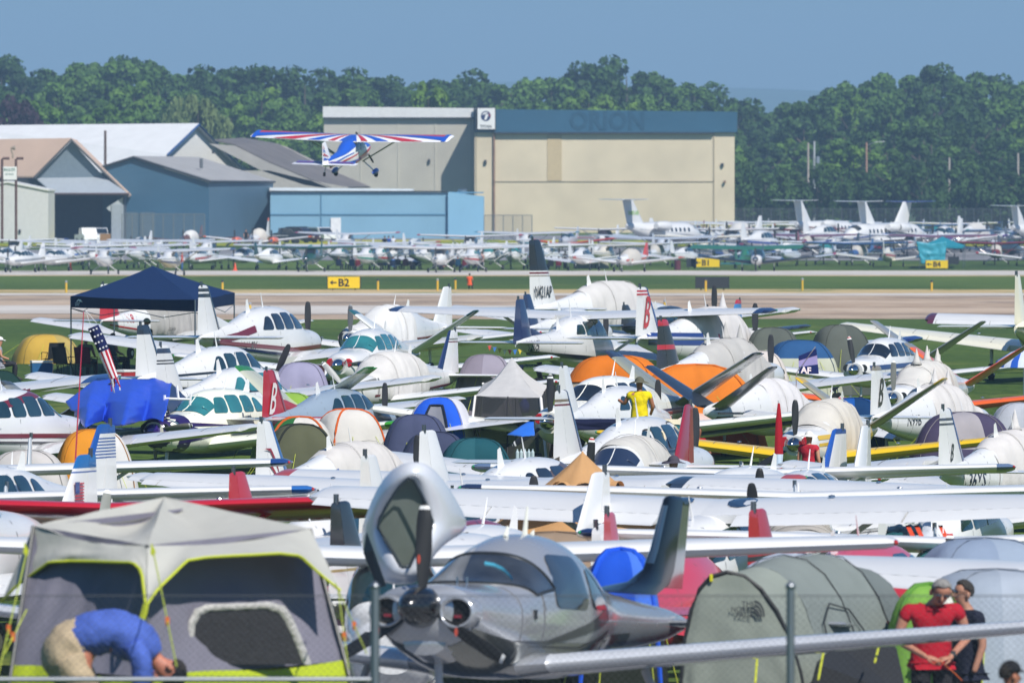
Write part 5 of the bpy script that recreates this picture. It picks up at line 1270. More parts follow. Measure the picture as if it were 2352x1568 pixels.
# ------------------------------------------------------------------ big cabin tent, lower left
def cabin_tent():
    base = GP(370, 266); e = empty('cabin_tent', base, 0, 'big cabin tent with pale grey roof, dark walls and lime base', 'tent')
    def L(px, py, s): return W(px, py, s)-base
    MF = mat('fly_cloth', 'b9b8b0', rough=.8, bump=.35, bscale=6, var=.05, vscale=2, backlit=.12); MW = mat('wall_cloth', '706e7b', rough=.8, bump=.3, bscale=7, var=.08, vscale=1.5)
    ML = mat('lime_cloth', 'a9b81c', rough=.75, bump=.4, bscale=6, var=.08); MT = matte('b5bd2a')
    pk, lt, nt_, rt = L(378, 1141, 262), L(76, 1208, 271.5), L(338, 1252, 275), L(712, 1214, 267)
    lb = L(-14, 1580, 275); nb = L(336, 1590, 278); rb = L(862, 1590, 270); bt = lt+rt-nt_+Vector((0, .3, .02)); bb = lb+rb-nb
    for q in (lb, nb, rb, bb): q.z = gs(268)-base.z-.05
    def quadfn(a, b_, c_, d, sag=.0, sd_=0, wr=.012, N=Vector((0, -1, 0)), f1=5, f2=4):
        def fn(u, v):
            p = a.lerp(b_, u).lerp(d.lerp(c_, u), v); k = sag*math.sin(math.pi*u)*math.sin(math.pi*v)+wr*nz(u*f1, v*f2, sd_)+wr*.6*nz(u*f1*3, v*f2*2, sd_+4)
            return p+N*k
        return fn
    # roof: four sagging panels from the hub
    for i, (a, b_) in enumerate(((lt, nt_), (nt_, rt), (rt, bt), (bt, lt))):
        def fn(u, v, a=a, b_=b_, i=i):
            p = a.lerp(b_, u).lerp(pk, v); k = -.12*math.sin(math.pi*v)*math.sin(math.pi*u)-.05*math.sin(math.pi*u)*(1-v)
            w_ = .025*nz(u*4, v*3, i*7)*(1-v)
            return p+Vector((0, 0, k+w_))+Vector((0, -1, 0))*w_
        MB().grid(fn, 22, 18).build('roof_panel', MF, e, smooth=True)
    # skirt of the fly below the eaves, scalloped lower edge following the legs
    def skirt(a, b_, low, name, sd_, n=34):
        def fn(u, v):
            top = a.lerp(b_, u)+Vector((0, 0, -.05*math.sin(math.pi*u)))
            U = u*(len(low)-1)
            for (u0, p0), (u1, p1) in zip(low, low[1:]):
                if u <= u1: break
            t = (u-u0)/(u1-u0); bot = p0.lerp(p1, t)
            p = top.lerp(bot, v); fo = .06*math.sin(u*13+sd_+v*2)*v*math.sin(math.pi*u)+.05*nz(u*5, v*2.5, sd_)
            return p+Vector((fo*.1, -.02*v*math.sin(math.pi*u)-fo*.7, 0))
        o = MB().grid(fn, n, 10).build(name, MF, e, smooth=True)
        MB().tube([Vector(fn(i/n, 1))+Vector((0, -.01, 0)) for i in range(n+1)], .013, 5).build('binding', MT, e)
        return fn
    skirt(lt, nt_, [(0, L(2, 1383, 271)), (.1, L(30, 1352, 271.5)), (.36, L(112, 1290, 272.5)), (.5, L(160, 1288, 273)), (.84, L(305, 1291, 275.5)), (.93, L(325, 1310, 276)), (1, L(334, 1388, 277.5))], 'fly_skirt', 1)
    skirt(nt_, rt, [(0, L(337, 1388, 277.5)), (.1, L(362, 1352, 277)), (.26, L(428, 1286, 275.5)), (.36, L(470, 1280, 275)), (.7, L(640, 1270, 271.5)), (.84, L(690, 1276, 270.6)), (.93, L(735, 1318, 270.2)), (1, L(782, 1356, 270))], 'fly_skirt', 3)
    # walls
    ins = Vector((0, .05, 0)); wl = [(lt, nt_, nb, lb), (nt_, rt, rb, nb), (rt, bt, bb, rb), (bt, lt, lb, bb)]
    for i, (a, b_, c_, d) in enumerate(wl):
        m1 = d.lerp(a, .455); m2 = c_.lerp(b_, .455)
        def wf(u, v, a=a, b_=b_, m2=m2, m1=m1, i=i):
            p = a.lerp(b_, u).lerp(m1.lerp(m2, u), v); k = .05*nz(u*6+v*3, v*2, i*3)+.02*nz(u*16+v*7, v*4, i)
            return p+ins+Vector((0, -k+.1*math.sin(math.pi*u)*math.sin(math.pi*v), 0))
        MB().grid(wf, 40, 18).build('wall', MW, e, smooth=True)
        def bf(u, v, m1=m1, m2=m2, c_=c_, d=d, i=i):
            p = m1.lerp(m2, u).lerp(d.lerp(c_, u), v); k = .04*nz(u*9, v*3, i+20); return p+ins+Vector((0, -.03-k, .02*math.sin(u*7)*(1-v)))
        MB().grid(bf, 26, 6).build('lime_base', ML, e, smooth=True)
    for a, b_ in ((nt_, nb), (rt, rb), (lt, lb)): MB().tube([a, b_+Vector((0, -.05, 0))], .018, 8).build('leg', matte('3a3d3c', .4), e)
    MB().tube([L(334, 1388, 279), L(332, 1402, 279), L(318, 1445, 279)], .03, 6).build('strap', MT, e)
    # window with quilted silver border
    def onw(px, py, off=.0): return L(px, py, 274.2-(px-336)*.0085)+Vector((0, -.1-off, 0))
    out = [(432, 1524), (430, 1470), (434, 1425), (448, 1397), (475, 1386), (560, 1383), (620, 1380), (655, 1390), (672, 1415), (690, 1455), (708, 1500), (717, 1524)]
    inn = [(447, 1524), (446, 1472), (449, 1434), (462, 1410), (482, 1402), (560, 1398), (612, 1396), (640, 1405), (656, 1426), (674, 1465), (690, 1505), (697, 1524)]
    def dens(p): 
        r = []
        for (a, b_), (c_, d) in zip(p, p[1:]): r += [(a+(c_-a)*t/5, b_+(d-b_)*t/5) for t in range(5)]
        return r+[p[-1]]
    o_, i_ = dens(out), dens(inn); n = len(o_); rg = random.Random(4)
    v = [onw(x, y, .02+.012*rg.random()) for x, y in o_]+[onw((x+a)/2, (y+b_)/2, .05+.01*rg.random()) for (x, y), (a, b_) in zip(o_, i_)]+[onw(x, y, .02) for x, y in i_]
    MB().add(v, [(k*n+j, k*n+j+1, (k+1)*n+j+1, (k+1)*n+j) for k in range(2) for j in range(n-1)]).build('window_border', mat('silver_quilt', 'b3b0ac', rough=.6, bump=.8, bscale=22, var=.12, vscale=12), e, smooth=True)
    MB().poly([onw(x, y, .015) for x, y in inn]).build('window', mat('dark_mesh', '29292d', rough=.9, bump=.4, bscale=30, var=.2, vscale=20), e)
    # yellow tabs and guy lines
    for x, y in ((350, 1262), (58, 1260)): MB().poly([L(x-3, y-16, 279), L(x+7, y+4, 279), L(x+4, y+16, 279), L(x-5, y+10, 279)], (0, .02, 0)).build('tab', MT, e)
    for a, b_ in (((352, 1268, 280), (405, 1530, 300)), ((60, 1270, 276), (-8, 1560, 300)), ((776, 1352, 272), (800, 1535, 300)), ((770, 1340, 271), (842, 1500, 290)), ((60, 1400, 285), (10, 1500, 290))):
        A_, B_ = L(*a), L(*b_); MB().tube([A_, B_], .006, 4).build('guy_rope', M_ROPE, e); m = A_.lerp(B_, .62); MB().box(m, (.03, .03, .07)).build('rope_toggle', matte('d8682a'), e)
cabin_tent()
# ------------------------------------------------------------------ silver airplane in the foreground
def silver():
    ST = [(2.12, 1.30, .17, .15, .17, 2), (2.08, 1.30, .40, .20, .26, 2.6), (1.95, 1.30, .49, .245, .36, 2.7), (1.6, 1.29, .55, .26, .47, 2.6), (1.1, 1.27, .6, .30, .56, 2.5), (.85, 1.26, .62, .37, .58, 2.4), (.2, 1.25, .63, .71, .58, 2.15), (-.4, 1.25, .63, .86, .57, 2.1),
          (-1.1, 1.25, .61, .85, .53, 2.1), (-1.8, 1.27, .5, .68, .45, 2.05), (-2.6, 1.3, .34, .38, .36, 2), (-3.8, 1.31, .24, .25, .27, 2), (-5.0, 1.33, .15, .16, .17, 2), (-5.65, 1.35, .04, .07, .08, 2)]
    F = Fus(ST); M_S = mat('silver_paint', 'b6b8bc', rough=.2, metal=.48, coat=.6, var=.05, vscale=1); M_CH = mat('grey_paint', '0b0f14', rough=.22, coat=.15, spec=.3, metal=0, var=.1); M_P = mat('pale_silver', 'd6d8dc', rough=.3, metal=.3, var=.05)
    pos, k = solve((2.5, 0, 1.47), 926, None, -110, 246, .98)
    e = empty('light_airplane', pos, 0, 'silver low-wing airplane in the foreground with its cabin door swung up and black propeller', 'airplane', None)
    e.rotation_euler = (0, R(-4), R(-110)); e.scale = (k, k, k)
    F.shell(60, 44).build('fuselage', M_S, e, smooth='auto')
    # lower cowl and belly in dark finish
    def belly(u, v): x = 1.95-5.2*u; return F.pt(x, R(200+140*v), .006)
    MB().grid(belly, 30, 14).build('belly', mat('belly_paint', '8a8c86', rough=.15, metal=.8, coat=.5, var=.1), e, smooth=True)
    def wsh(u, v):
        t = R(22+136*u); c_ = abs(u-.5)*2
        x = (.98-.62*v)-.5*c_**1.8*(1-.25*v); return F.pt(x, t, .01)
    ws = MB().grid(wsh, 26, 14).build('windshield', mat('windshield_glass', '44484c', rough=.03, spec=1, coat=1, var=.6, vscale=2.4, metal=.35), e, smooth=True)
    MB().tube([wsh(i/26, 0) for i in range(27)], .012, 5).build('windshield_rim', matte('2a2d30', .4), e)
    MB().tube([wsh(0, i/10) for i in range(11)]+[wsh(i/26, 1) for i in range(1, 27)]+[wsh(1, 1-i/10) for i in range(1, 11)], .016, 5).build('windshield_rim', matte('2a2d30', .4), e)
    # folded sunshade strip behind the glass
    q = [Vector(wsh(u, v)) for u, v in ((.47, .70), (.41, .66), (.34, .55), (.27, .36), (.23, .22))]
    def band(u, v): U = u*4; i = min(int(U), 3); p = q[i].lerp(q[i+1], U-i); return p+Vector((.03, .01, .012-.10*v))
    MB().grid(band, 12, 2).build('sticker_strip', mat('cyan_sheet', '5fc3e0', rough=.3, var=.1), ws, smooth=True)
    for sd in (-1, 1):
        G = mat('side_glass', '2c3033', rough=.03, spec=1, coat=1, var=.6, vscale=1.8)
        if sd > 0:
            F.decal(sd, rrect(.02, -.98, 1.38, 1.91, -.14, .0, .14), .01).build('side_window', G, e, smooth=True)
        F.decal(sd, rrect(-1.12, -2.05, 1.4, 1.8, -.02, .5, .14), .01).build('side_window', G, e, smooth=True)
    # door outline and swoosh
    F.strip(1, [(1.25, 1.02), (.2, 1.0), (-.9, 1.14), (-2.0, 1.3)], [.005, .15], .008).build('swoosh', mat('charcoal_print', '2b2e33', rough=.3, coat=.5), e)
    F.strip(1, [(.7, .98), (-.8, .98), (-2.0, 1.16)], [.004, .05], .010).build('swoosh', mat('charcoal_print', '2b2e33', rough=.3, coat=.5), e)
    F.text('N4HN', 1, -1.6, .92, .2, paint('2b2c30'), e)
    MB().tube([F.pt(.35, R(a), .004) for a in range(-30, 30, 6)]+[(.3, F.yat(.3, 1.35)+.004, 1.35)], .005, 4).build('door_seam', matte('6a6c70'), e)
    MB().tube([F.pt(.95, R(a), .003) for a in range(-40, 60, 8)], .005, 4).build('cowl_seam', matte('6a6c70'), e)
    MB().box((.62, .628, 1.3), (.05, .03, .09)).build('static_port', M_DK, e)
    # inlets with chrome lips, spinner, propeller
    for sd in (-1, 1):
        y = sd*.36; z = 1.28
        def lip(t, r, x): return (x, y+r*1.15*math.cos(t), z+r*math.sin(t))
        MB().loft([[lip(i*math.pi/12, r, x) for i in range(24)] for r, x in ((.17, 1.9), (.165, 2.08), (.145, 2.13), (.125, 2.12), (.12, 2.06))], cap=False).build('inlet_lip', M_S, e, smooth=True)
        MB().poly([lip(i*math.pi/12, .124, 2.06) for i in range(24)]).build('air_inlet', mat('inlet_dark', '15100f', rough=.6, var=.3, vscale=14), e)
        MB().box((2.07, y, z-.04), (.02, .07, .03)).build('inlet_tag', matte('7a2030'), e)
    MB().loft([[(x, w_*math.cos(t*.5236), .98+h_*math.sin(t*.5236)) for t in range(12)] for x, w_, h_ in ((2.02, .1, .04), (2.0, .22, .12), (1.6, .3, .2))]).build('chin_inlet', M_S, e, smooth='auto')
    prop(e, 2.16, 1.32, .99, 3, 90, '1f2022', ['1f2022', 'dcdcda'], mat('black_spinner', '141517', rough=.25, coat=.8), spl=.38, spr=.2)
    for i in range(3):
        th = R(90)+i*2*math.pi/3; r = .46; b = MB(); c0 = Vector((2.16+.01, math.cos(th)*r, 1.32+math.sin(th)*r))
        ring_ = [c0+Vector((.035, (.05*math.cos(t*.5236))*abs(math.sin(th))+.028*math.sin(t*.5236)*0-(.0), .0))+Vector((0, .018*math.cos(t*.5236), .045*math.sin(t*.5236)))-Vector((0, (.05*math.cos(t*.5236))*abs(math.sin(th)), 0)) for t in range(12)]
        b.poly(ring_); b.build('blade_badge', matte('b84a38'), e)
    # wing
    D = R(5.4)
    for sd in (-1, 1):
        N = (0, -sd*math.sin(D), math.cos(D))
        def P(u, x): return (x, sd*(.45+5.35*u*math.cos(D)), .80+5.35*u*math.sin(D))
        secs = [(0, P(0, .72), 1.75), (.06, P(.06, .52), 1.45), (.5, P(.5, .44), 1.2), (1, P(1, .22), .8)]
        surface(secs, N, [M_S], 'wing', e, 0, .76, .15, inc=R(2.5), cap=.12, n=9)
        surface(secs, N, [M_S], 'flap', e, .765, 1, .15, inc=R(2.5), u0=.1, u1=.55, n=3); surface(secs, N, [M_S], 'aileron', e, .765, 1, .15, inc=R(2.5), u0=.555, u1=.93, n=3)
        surface(secs, N, [M_P], 'wing_leading_edge', e, 0, .10, .158, inc=R(2.5), u0=.05, u1=.97, n=4)
        MB().lathe([(0, .05), (.015, .045), (.02, .01)], 12, 'z', P(.35, -.1)).build('fuel_cap', metal(), e)
        s2 = [(0, (-4.7, sd*.08, 1.34), .95), (1, (-4.9, sd*1.95, 1.36), .62)]
        surface(s2, (0, 0, 1), [M_S], 'stabilizer', e, 0, .62, .09, 0, cap=.05, n=5); surface(s2, (0, 0, 1), [M_S], 'elevator', e, .63, 1, .09, 0, n=3)
        wheel(e, -.35, sd*1.7, .2, strut=(-.3, sd*1.45, .8), fair=M_S, leg='a8aab0')
    wheel(e, 1.55, 0, .17, .11, strut=(1.6, 0, .85), fair=M_S, leg='a8aab0')
    # swept tail with a long dark fillet
    s3 = [(0, (-2.6, 0, 1.62), 3.0), (.06, (-3.1, 0, 1.66), 2.5), (.16, (-3.95, 0, 1.74), 1.68), (.3, (-4.4, 0, 1.88), 1.26), (.5, (-4.62, 0, 2.09), 1.08), (1, (-4.98, 0, 2.62), .82)]
    surface(s3, (0, 1, 0), [M_CH, mat('tail_silver', '9a9ca0', rough=.2, metal=.7, coat=.5)], 'fin', e, 0, .62, .11, 0, cap=.06, n=7)
    surface(s3, (0, 1, 0), [mat('tail_silver', '9a9ca0', rough=.2, metal=.7, coat=.5), M_CH], 'rudder', e, .632, 1, .11, 0, u0=.12, bands=[(.96, 1.01, 1)], cap=.03, n=4)
    surface(s3, (0, 1, 0), [mat('chrome_edge', 'c8b8a8', rough=.1, metal=1)], 'fin_leading_edge', e, 0, .07, .125, 0, u0=.36, u1=.94, n=4)
    for x, h in ((-.2, .1), (-.75, .28), (-.95, .05)): z0 = F.pt(x, R(90))[2]; MB().tube([(x, 0, z0-.01), (x-.06, 0, z0+h)], [.03, .01], 6).build('antenna', paint('dcdccf'), e)
    for y in (-.05, .05): MB().tube([(1.0, y, F.pt(1.0, R(90))[2]), (1.0, y, F.pt(1.0, R(90))[2]+.06)], .012, 6).build('vent_stub', metal(), e)
    # swung-up door: a curved shell panel with a window
    inv = (Matrix.Translation(e.location) @ e.rotation_euler.to_matrix().to_4x4() @ Matrix.Scale(k, 4)).inverted()
    def WL(px, py, s): return inv @ W(px, py, s)
    out = [(862, 1345), (838, 1290), (827, 1228), (839, 1188), (868, 1115), (902, 1072), (945, 1056), (983, 1064), (1016, 1096), (1050, 1150), (1078, 1200), (1068, 1224), (1030, 1240), (1000, 1268), (975, 1310), (962, 1345)]
    win_ = [(921, 1302), (903, 1270), (884, 1240), (868, 1212), (872, 1192), (890, 1158), (915, 1120), (938, 1098), (950, 1102), (965, 1130), (982, 1165), (994, 1198), (991, 1212), (975, 1238), (955, 1268), (940, 1302)]
    n = len(out); dep = []
    def bulge(x): return 239.5-3.2*((x-945)/125)**2
    def mid(a, b_, t): return (a[0]+(b_[0]-a[0])*t, a[1]+(b_[1]-a[1])*t)
    rings = []
    for t in (0, .25, .5, .75, 1): rings.append([WL(*mid(o, w_, t), bulge(mid(o, w_, t)[0])+(.35*math.sin(math.pi*min(1, t*1.0)))) for o, w_ in zip(out, win_)])
    v = [p for r in rings for p in r]; f = [(k_*n+i, k_*n+(i+1) % n, (k_+1)*n+(i+1) % n, (k_+1)*n+i) for k_ in range(4) for i in range(n)]
    d = MB().add(v, f).build('door', mat('door_silver', 'd4d6da', rough=.3, metal=.2, coat=.6, var=.04), e, smooth=True); solid(d, .035)
    sb = d.modifiers.new('smooth', 'SUBSURF'); sb.levels = 1; sb.render_levels = 1
    MB().poly([WL(x, y, 239.2) for x, y in win_]).build('door_window', mat('door_glass', '5a605c', rough=.05, spec=1, coat=1, var=.4, vscale=1.2), d)
    MB().tube([WL(x, y, 239.9) for x, y in win_]+[WL(*win_[0], 239.9)], .016, 5).build('window_seal', matte('1f2a30', .5), d)
    MB().poly([WL(843, 1222, 240.2), WL(858, 1262, 240.6), WL(888, 1345, 240.8), WL(868, 1350, 240.6), WL(836, 1270, 240.2)], (.02, 0, 0)).build('door_lining', matte('1b2830', .5), d)
silver()
# ------------------------------------------------------------------ people
def skin_mesh(name, V_, E_, R_, ms, parent, sub=2, mi=None):
    me = bpy.data.meshes.new('t'); me.from_pydata([tuple(v) for v in V_], E_, [])
    o = bpy.data.objects.new('t', me); TMP.collection.objects.link(o)
    md = o.modifiers.new('s', 'SKIN'); md.use_smooth_shade = True; md.branch_smoothing = .6
    for i, r in enumerate(R_):
        me.skin_vertices[0].data[i].radius = r if isinstance(r, tuple) else (r, r)
    me.skin_vertices[0].data[0].use_root = True
    sb = o.modifiers.new('b', 'SUBSURF'); sb.levels = sub; sb.render_levels = sub
    m2 = evaluated(o); m2.name = name
    bpy.data.objects.remove(o); bpy.data.meshes.remove(me)
    m2.materials.clear()
    for m in (ms if isinstance(ms, (list, tuple)) else [ms]): m2.materials.append(m)
    q = bpy.data.objects.new(name, m2); col.objects.link(q); q.parent = parent
    return q
STAND = dict(pel=(0, 0, .97), wai=(0, 0, 1.12), che=(0, 0, 1.32), nek=(0, 0, 1.47), hea=(0, -.015, 1.6), top=(0, -.01, 1.72), sL=(-.19, 0, 1.41), eL=(-.25, .02, 1.13), hL=(-.25, -.08, .88), sR=(.19, 0, 1.41), eR=(.25, .02, 1.13), hR=(.25, -.08, .88),
             kL=(-.1, -.02, .52), fL=(-.11, .02, .09), tL=(-.13, -.15, .04), kR=(.1, -.02, .52), fR=(.11, .02, .09), tR=(.13, -.15, .04))
SIT = dict(pel=(0, .05, .5), wai=(0, .07, .66), che=(0, .08, .86), nek=(0, .06, 1.01), hea=(0, .03, 1.14), top=(0, .03, 1.26), sL=(-.19, .07, .95), eL=(-.26, .02, .7), hL=(-.2, -.22, .62), sR=(.19, .07, .95), eR=(.26, .02, .7), hR=(.2, -.22, .62),
           kL=(-.12, -.42, .5), fL=(-.13, -.4, .09), tL=(-.14, -.56, .04), kR=(.12, -.42, .5), fR=(.13, -.4, .09), tR=(.14, -.56, .04))
def person(label, pos, rz, pose, shirt, trous, skin='b98468', hair='4a4038', hat=None, sub=1, k=1, short=True, glasses=False, group=None, shorts=False, near=False, bare=False, hatc=None, face=None, tuck=False, bulk=1, bottoms=True):
    p = {a: Vector(b) for a, b in pose.items()}
    e = empty('person', pos, R(rz), label, 'person', group); e.scale = (k, k, k)
    hd = (p['top']-p['hea']).normalized(); h0 = p['hea']
    fw = Vector((0, -1, 0)); fw = (fw-hd*fw.dot(hd)).normalized() if abs(hd.y) < .95 else Vector((0, 0, -1))
    if face: fw = Vector(face); fw = (fw-hd*fw.dot(hd)).normalized()
    V_ = []; R_ = []; E_ = []; ix = {}
    def nd(n, v, r): ix[n] = len(V_); V_.append(v); R_.append(r); return ix[n]
    def ln(a, b): E_.append((ix[a], ix[b]))
    nd('pel', p['pel'], (.145, .105)); nd('wai', p['wai'], (.13, .095)); nd('che', p['che'], (.155, .105)); nd('nk0', p['nek']-(p['nek']-p['che'])*.1, (.075, .07)); nd('nek', p['nek'], .055)
    nd('jaw', h0-hd*.07+fw*.012, .06); nd('hea', h0, (.078, .092)); nd('cr', h0+hd*.07, (.078, .09)); nd('top', p['top']-hd*.02, .045)
    for a, b in (('pel', 'wai'), ('wai', 'che'), ('che', 'nk0'), ('nk0', 'nek'), ('nek', 'jaw'), ('jaw', 'hea'), ('hea', 'cr'), ('cr', 'top')): ln(a, b)
    for s_ in 'LR':
        nd('s'+s_, p['s'+s_], .062); nd('m'+s_, p['s'+s_].lerp(p['e'+s_], .5), .05); nd('e'+s_, p['e'+s_], .042); nd('w'+s_, p['e'+s_].lerp(p['h'+s_], .8), .03); nd('h'+s_, p['h'+s_], (.032, .026) if near else .036)
        ln('che', 's'+s_); ln('s'+s_, 'm'+s_); ln('m'+s_, 'e'+s_); ln('e'+s_, 'w'+s_); ln('w'+s_, 'h'+s_)
        hp = p['pel']+(p['sR']-p['sL']).normalized()*((-1 if s_ == 'L' else 1)*.085)+Vector((0, 0, -.04)); nd('q'+s_, hp.lerp(p['k'+s_], .25), .088); nd('k'+s_, p['k'+s_], .058); nd('c'+s_, p['k'+s_].lerp(p['f'+s_], .35), .055); nd('f'+s_, p['f'+s_], .04); nd('t'+s_, p['t'+s_], .036)
        ln('pel', 'q'+s_); ln('q'+s_, 'k'+s_); ln('k'+s_, 'c'+s_); ln('c'+s_, 'f'+s_); ln('f'+s_, 't'+s_)
    if bulk != 1:
        for q_ in ('pel', 'wai', 'che', 'qL', 'qR', 'kL', 'kR'):
            r = R_[ix[q_]]; r = r if isinstance(r, tuple) else (r, r); R_[ix[q_]] = (r[0]*bulk, r[1]*bulk*1.15)
    M_SK = mat('skin', skin, rough=.55, var=.08, vscale=6)
    body = skin_mesh('body', V_, E_, R_, M_SK, e, sub)
    def sub_skin(name, nodes, f, m, extra=None):
        idx = {n: i for i, n in enumerate(nodes)}; vs = [V_[ix[n]].copy() for n in nodes]; rs = []
        for n in nodes:
            r = R_[ix[n]]; r = r if isinstance(r, tuple) else (r, r); rs.append((r[0]*f+.014, r[1]*f+.014))
        es = [(idx[a], idx[b]) for a, b in [(list(ix)[i], list(ix)[j]) for i, j in E_] if a in idx and b in idx]
        if extra:
            vs.append(extra); rs.append(rs[0]); es.append((0, len(vs)-1))
        return skin_mesh(name, vs, es, rs, m, e, sub)
    hem = p['pel']+(p['pel']-p['wai']).normalized()*.1; belt = p['pel'].lerp(p['wai'], .45)
    MS, MT = [mat('garment', c_, rough=.85, spec=.2, bump=1.0, bscale=9, var=.14, vscale=7) for c_ in (shirt, trous)]
    if not bare:
        nn = (['wai', 'che', 'nk0'] if tuck else ['pel', 'wai', 'che', 'nk0'])+[a+s_ for s_ in 'LR' for a in (['s', 'm'] if short else ['s', 'm', 'e', 'w'])]
        sh = sub_skin('shirt', nn, 1.2, MS, p['wai'].lerp(p['pel'], .4) if tuck else hem)
    if bottoms: tr = sub_skin('shorts' if shorts else 'trousers', ['pel']+[a+s_ for s_ in 'LR' for a in (['q'] if shorts else ['q', 'k', 'c', 'f'])], 1.12, MT, belt)
    for s_ in 'LR':
        f_, t_ = p['f'+s_], p['t'+s_]; b = MB()
        b.loft([[f_.lerp(t_, u)+Vector((w_*math.cos(a*.7854), 0, h_*math.sin(a*.7854)+dz)) for a in range(8)] for u, w_, h_, dz in ((-.5, .02, .03, .0), (-.3, .042, .055, 0), (.4, .045, .05, 0), (1, .045, .035, .005), (1.5, .02, .02, 0))])
        b.build('shoe', matte('3a3634'), e, smooth=True)
    # hair or hat
    c = h0+hd*.035; rt = hd.cross(fw).normalized()
    def cap(rw, rl, rh, lo, name, m, back=0, n=16):
        rings = []
        for j in range(6):
            row_ = []
            for t in range(n):
                fr = math.sin(t*2*math.pi/n); l0 = lo if name != 'hair' else (38 if fr > .45 else (8 if fr > -.1 else -30)); a = l0+(90-l0)*j/5; ca, sa = math.cos(R(a)), math.sin(R(a))
                row_.append(c+(rt*math.cos(t*2*math.pi/n)*rw+fw*(fr*rl-back))*max(ca, .03)+hd*(rh*sa))
            rings.append(row_)
        return MB().loft(rings).build(name, m, e, smooth=True)
    if not hat or hat == 'cap': cap(.087, .103, .105, -14 if not hat else -8, 'hair', mat('hair', hair, rough=.8, bump=1, bscale=60, var=.2, vscale=30), .014)
    if hat == 'cap':
        m = cloth(hatc or '4a5560', 0); cap(.093, .108, .112, 2, 'cap', m)
        MB().loft([[c+rt*x*w_+fw*(.095+d)+hd*(.02-.25*x*x*w_-d*.2) for x in (-1, -.6, -.2, .2, .6, 1)] for d, w_ in ((0, .085), (.04, .08), (.075, .05))], closed=False, cap=False).build('cap_brim', m, e)
    if hat == 'brim':
        m = cloth(hatc or '6a6858', 0); cap(.098, .112, .115, 0, 'hat', m)
        n = 20; MB().loft([[c+(rt*math.cos(t*2*math.pi/n)+fw*math.sin(t*2*math.pi/n)*1.1)*r+hd*(z-.012*math.cos(t*4*math.pi/n)) for t in range(n)] for r, z in ((.095, .03), (.14, .015), (.185, .0), (.186, -.008))], cap=False).build('hat_brim', m, e, smooth=True)
    if near or sub > 1:
        MB().loft([[h0+fw*(.088+d)+rt*(w_*math.cos(a*1.047))+hd*(z+hh*math.sin(a*1.047)) for a in range(6)] for d, w_, z, hh in ((-.02, .02, -.01, .045), (.012, .014, -.02, .024), (.026, .008, -.028, .01))]).build('nose', M_SK, e, smooth=True)
        for sd in (-1, 1): MB().loft([[h0+rt*sd*(.078+d)+fw*(-.01+r*math.cos(a*1.047))+hd*(-.005+r*1.5*math.sin(a*1.047)) for a in range(6)] for d, r in ((-.01, .02), (.014, .022), (.018, .012))]).build('ear', M_SK, e, smooth=True)
        MB().loft([[h0+fw*(.087+d)+rt*(.026*math.cos(a*1.047))-hd*(.058-.007*math.sin(a*1.047)) for a in range(6)] for d in (-.02, .004)]).build('mouth', matte('8a4a42'), e, smooth=True)
    if glasses:
        for sd in (-1, 1):
            MB().loft([[h0+rt*(sd*.034+.029*math.cos(a*.628))+fw*(.09+d-.25*abs(.034+.029*math.cos(a*.628)*sd)**1*.3)+hd*(.018+.02*math.sin(a*.628)) for a in range(10)] for d in (0, .008)]).build('sunglass_lens', M_DARKGLASS, e, smooth=True)
            MB().tube([h0+rt*sd*.062+fw*.08+hd*.024, h0+rt*sd*.088+fw*.0+hd*.02], .004, 4).build('temple_arm', M_DK, e)
    return e, p
def hand(parent, wrist, tip, up, side, m, curl=.6, k=1.0):
    "palm and five fingers from wrist towards tip; up = back of the hand; side = thumb side"
    d = (tip-wrist).normalized(); up = (up-d*up.dot(d)).normalized(); sd = d.cross(up)*side; b = MB()
    L = .088*k
    b.loft([[wrist+d*u*L+sd*(w_*math.cos(a*.7854))+up*(h_*math.sin(a*.7854)) for a in range(8)] for u, w_, h_ in ((-.25, .024, .019), (0, .03, .02), (.5, .04, .02), (.95, .042, .017), (1.03, .034, .01))])
    for i, (o, l) in enumerate(((.03, .07), (.0105, .08), (-.0095, .074), (-.029, .058))):
        p0 = wrist+d*L*.96+sd*o*k; a = 0; pts = [p0]; dd = d
        for j in range(3):
            a += curl*(.45+.15*j+.08*i); v = d*math.cos(a)-up*math.sin(a); pts.append(pts[-1]+v*l*k*(.45, .32, .23)[j])
        b.tube(pts, [.0095*k, .0088*k, .0078*k, .006*k], 6)
    p0 = wrist+d*L*.25+sd*.03*k; v1 = (d*.6+sd*.8-up*.2).normalized(); v2 = (d*.95+sd*.2-up*.35).normalized(); b.tube([p0, p0+v1*.035*k, p0+v1*.035*k+v2*.034*k, p0+v1*.035*k+v2*.06*k], [.013*k, .011*k, .0095*k, .007*k], 6)
    return b.build('hand', m, parent, smooth=True)
def chair(label, pos, rz, c, group=None):
    e = empty('camp_chair', pos, R(rz), label, 'chair', group); m = cloth(c, 0); st = matte('2a2c2e', .5)
    MB().grid(lambda u, v: ((u-.5)*.5, .22-.44*v, .44-.04*math.sin(math.pi*u)-.02*v), 6, 4).build('seat', m, e, smooth=True)
    MB().grid(lambda u, v: ((u-.5)*.5, .2+.14*v+.03*math.sin(math.pi*u), .42+.5*v), 6, 5).build('backrest', m, e, smooth=True)
    for sx in (-1, 1):
        MB().tube([(sx*.25, -.22, 0), (sx*.25, .2, .62)], .012, 5).build('leg', st, e); MB().tube([(sx*.25, .3, 0), (sx*.25, .22, .44), (sx*.25, .35, .92)], .012, 5).build('leg', st, e); MB().tube([(sx*.25, -.22, 0), (sx*.27, -.2, .62), (sx*.27, .24, .62)], .014, 5).build('armrest', m, e)
    return e
def pz(px, ptop, s, h): return GP(px, s)
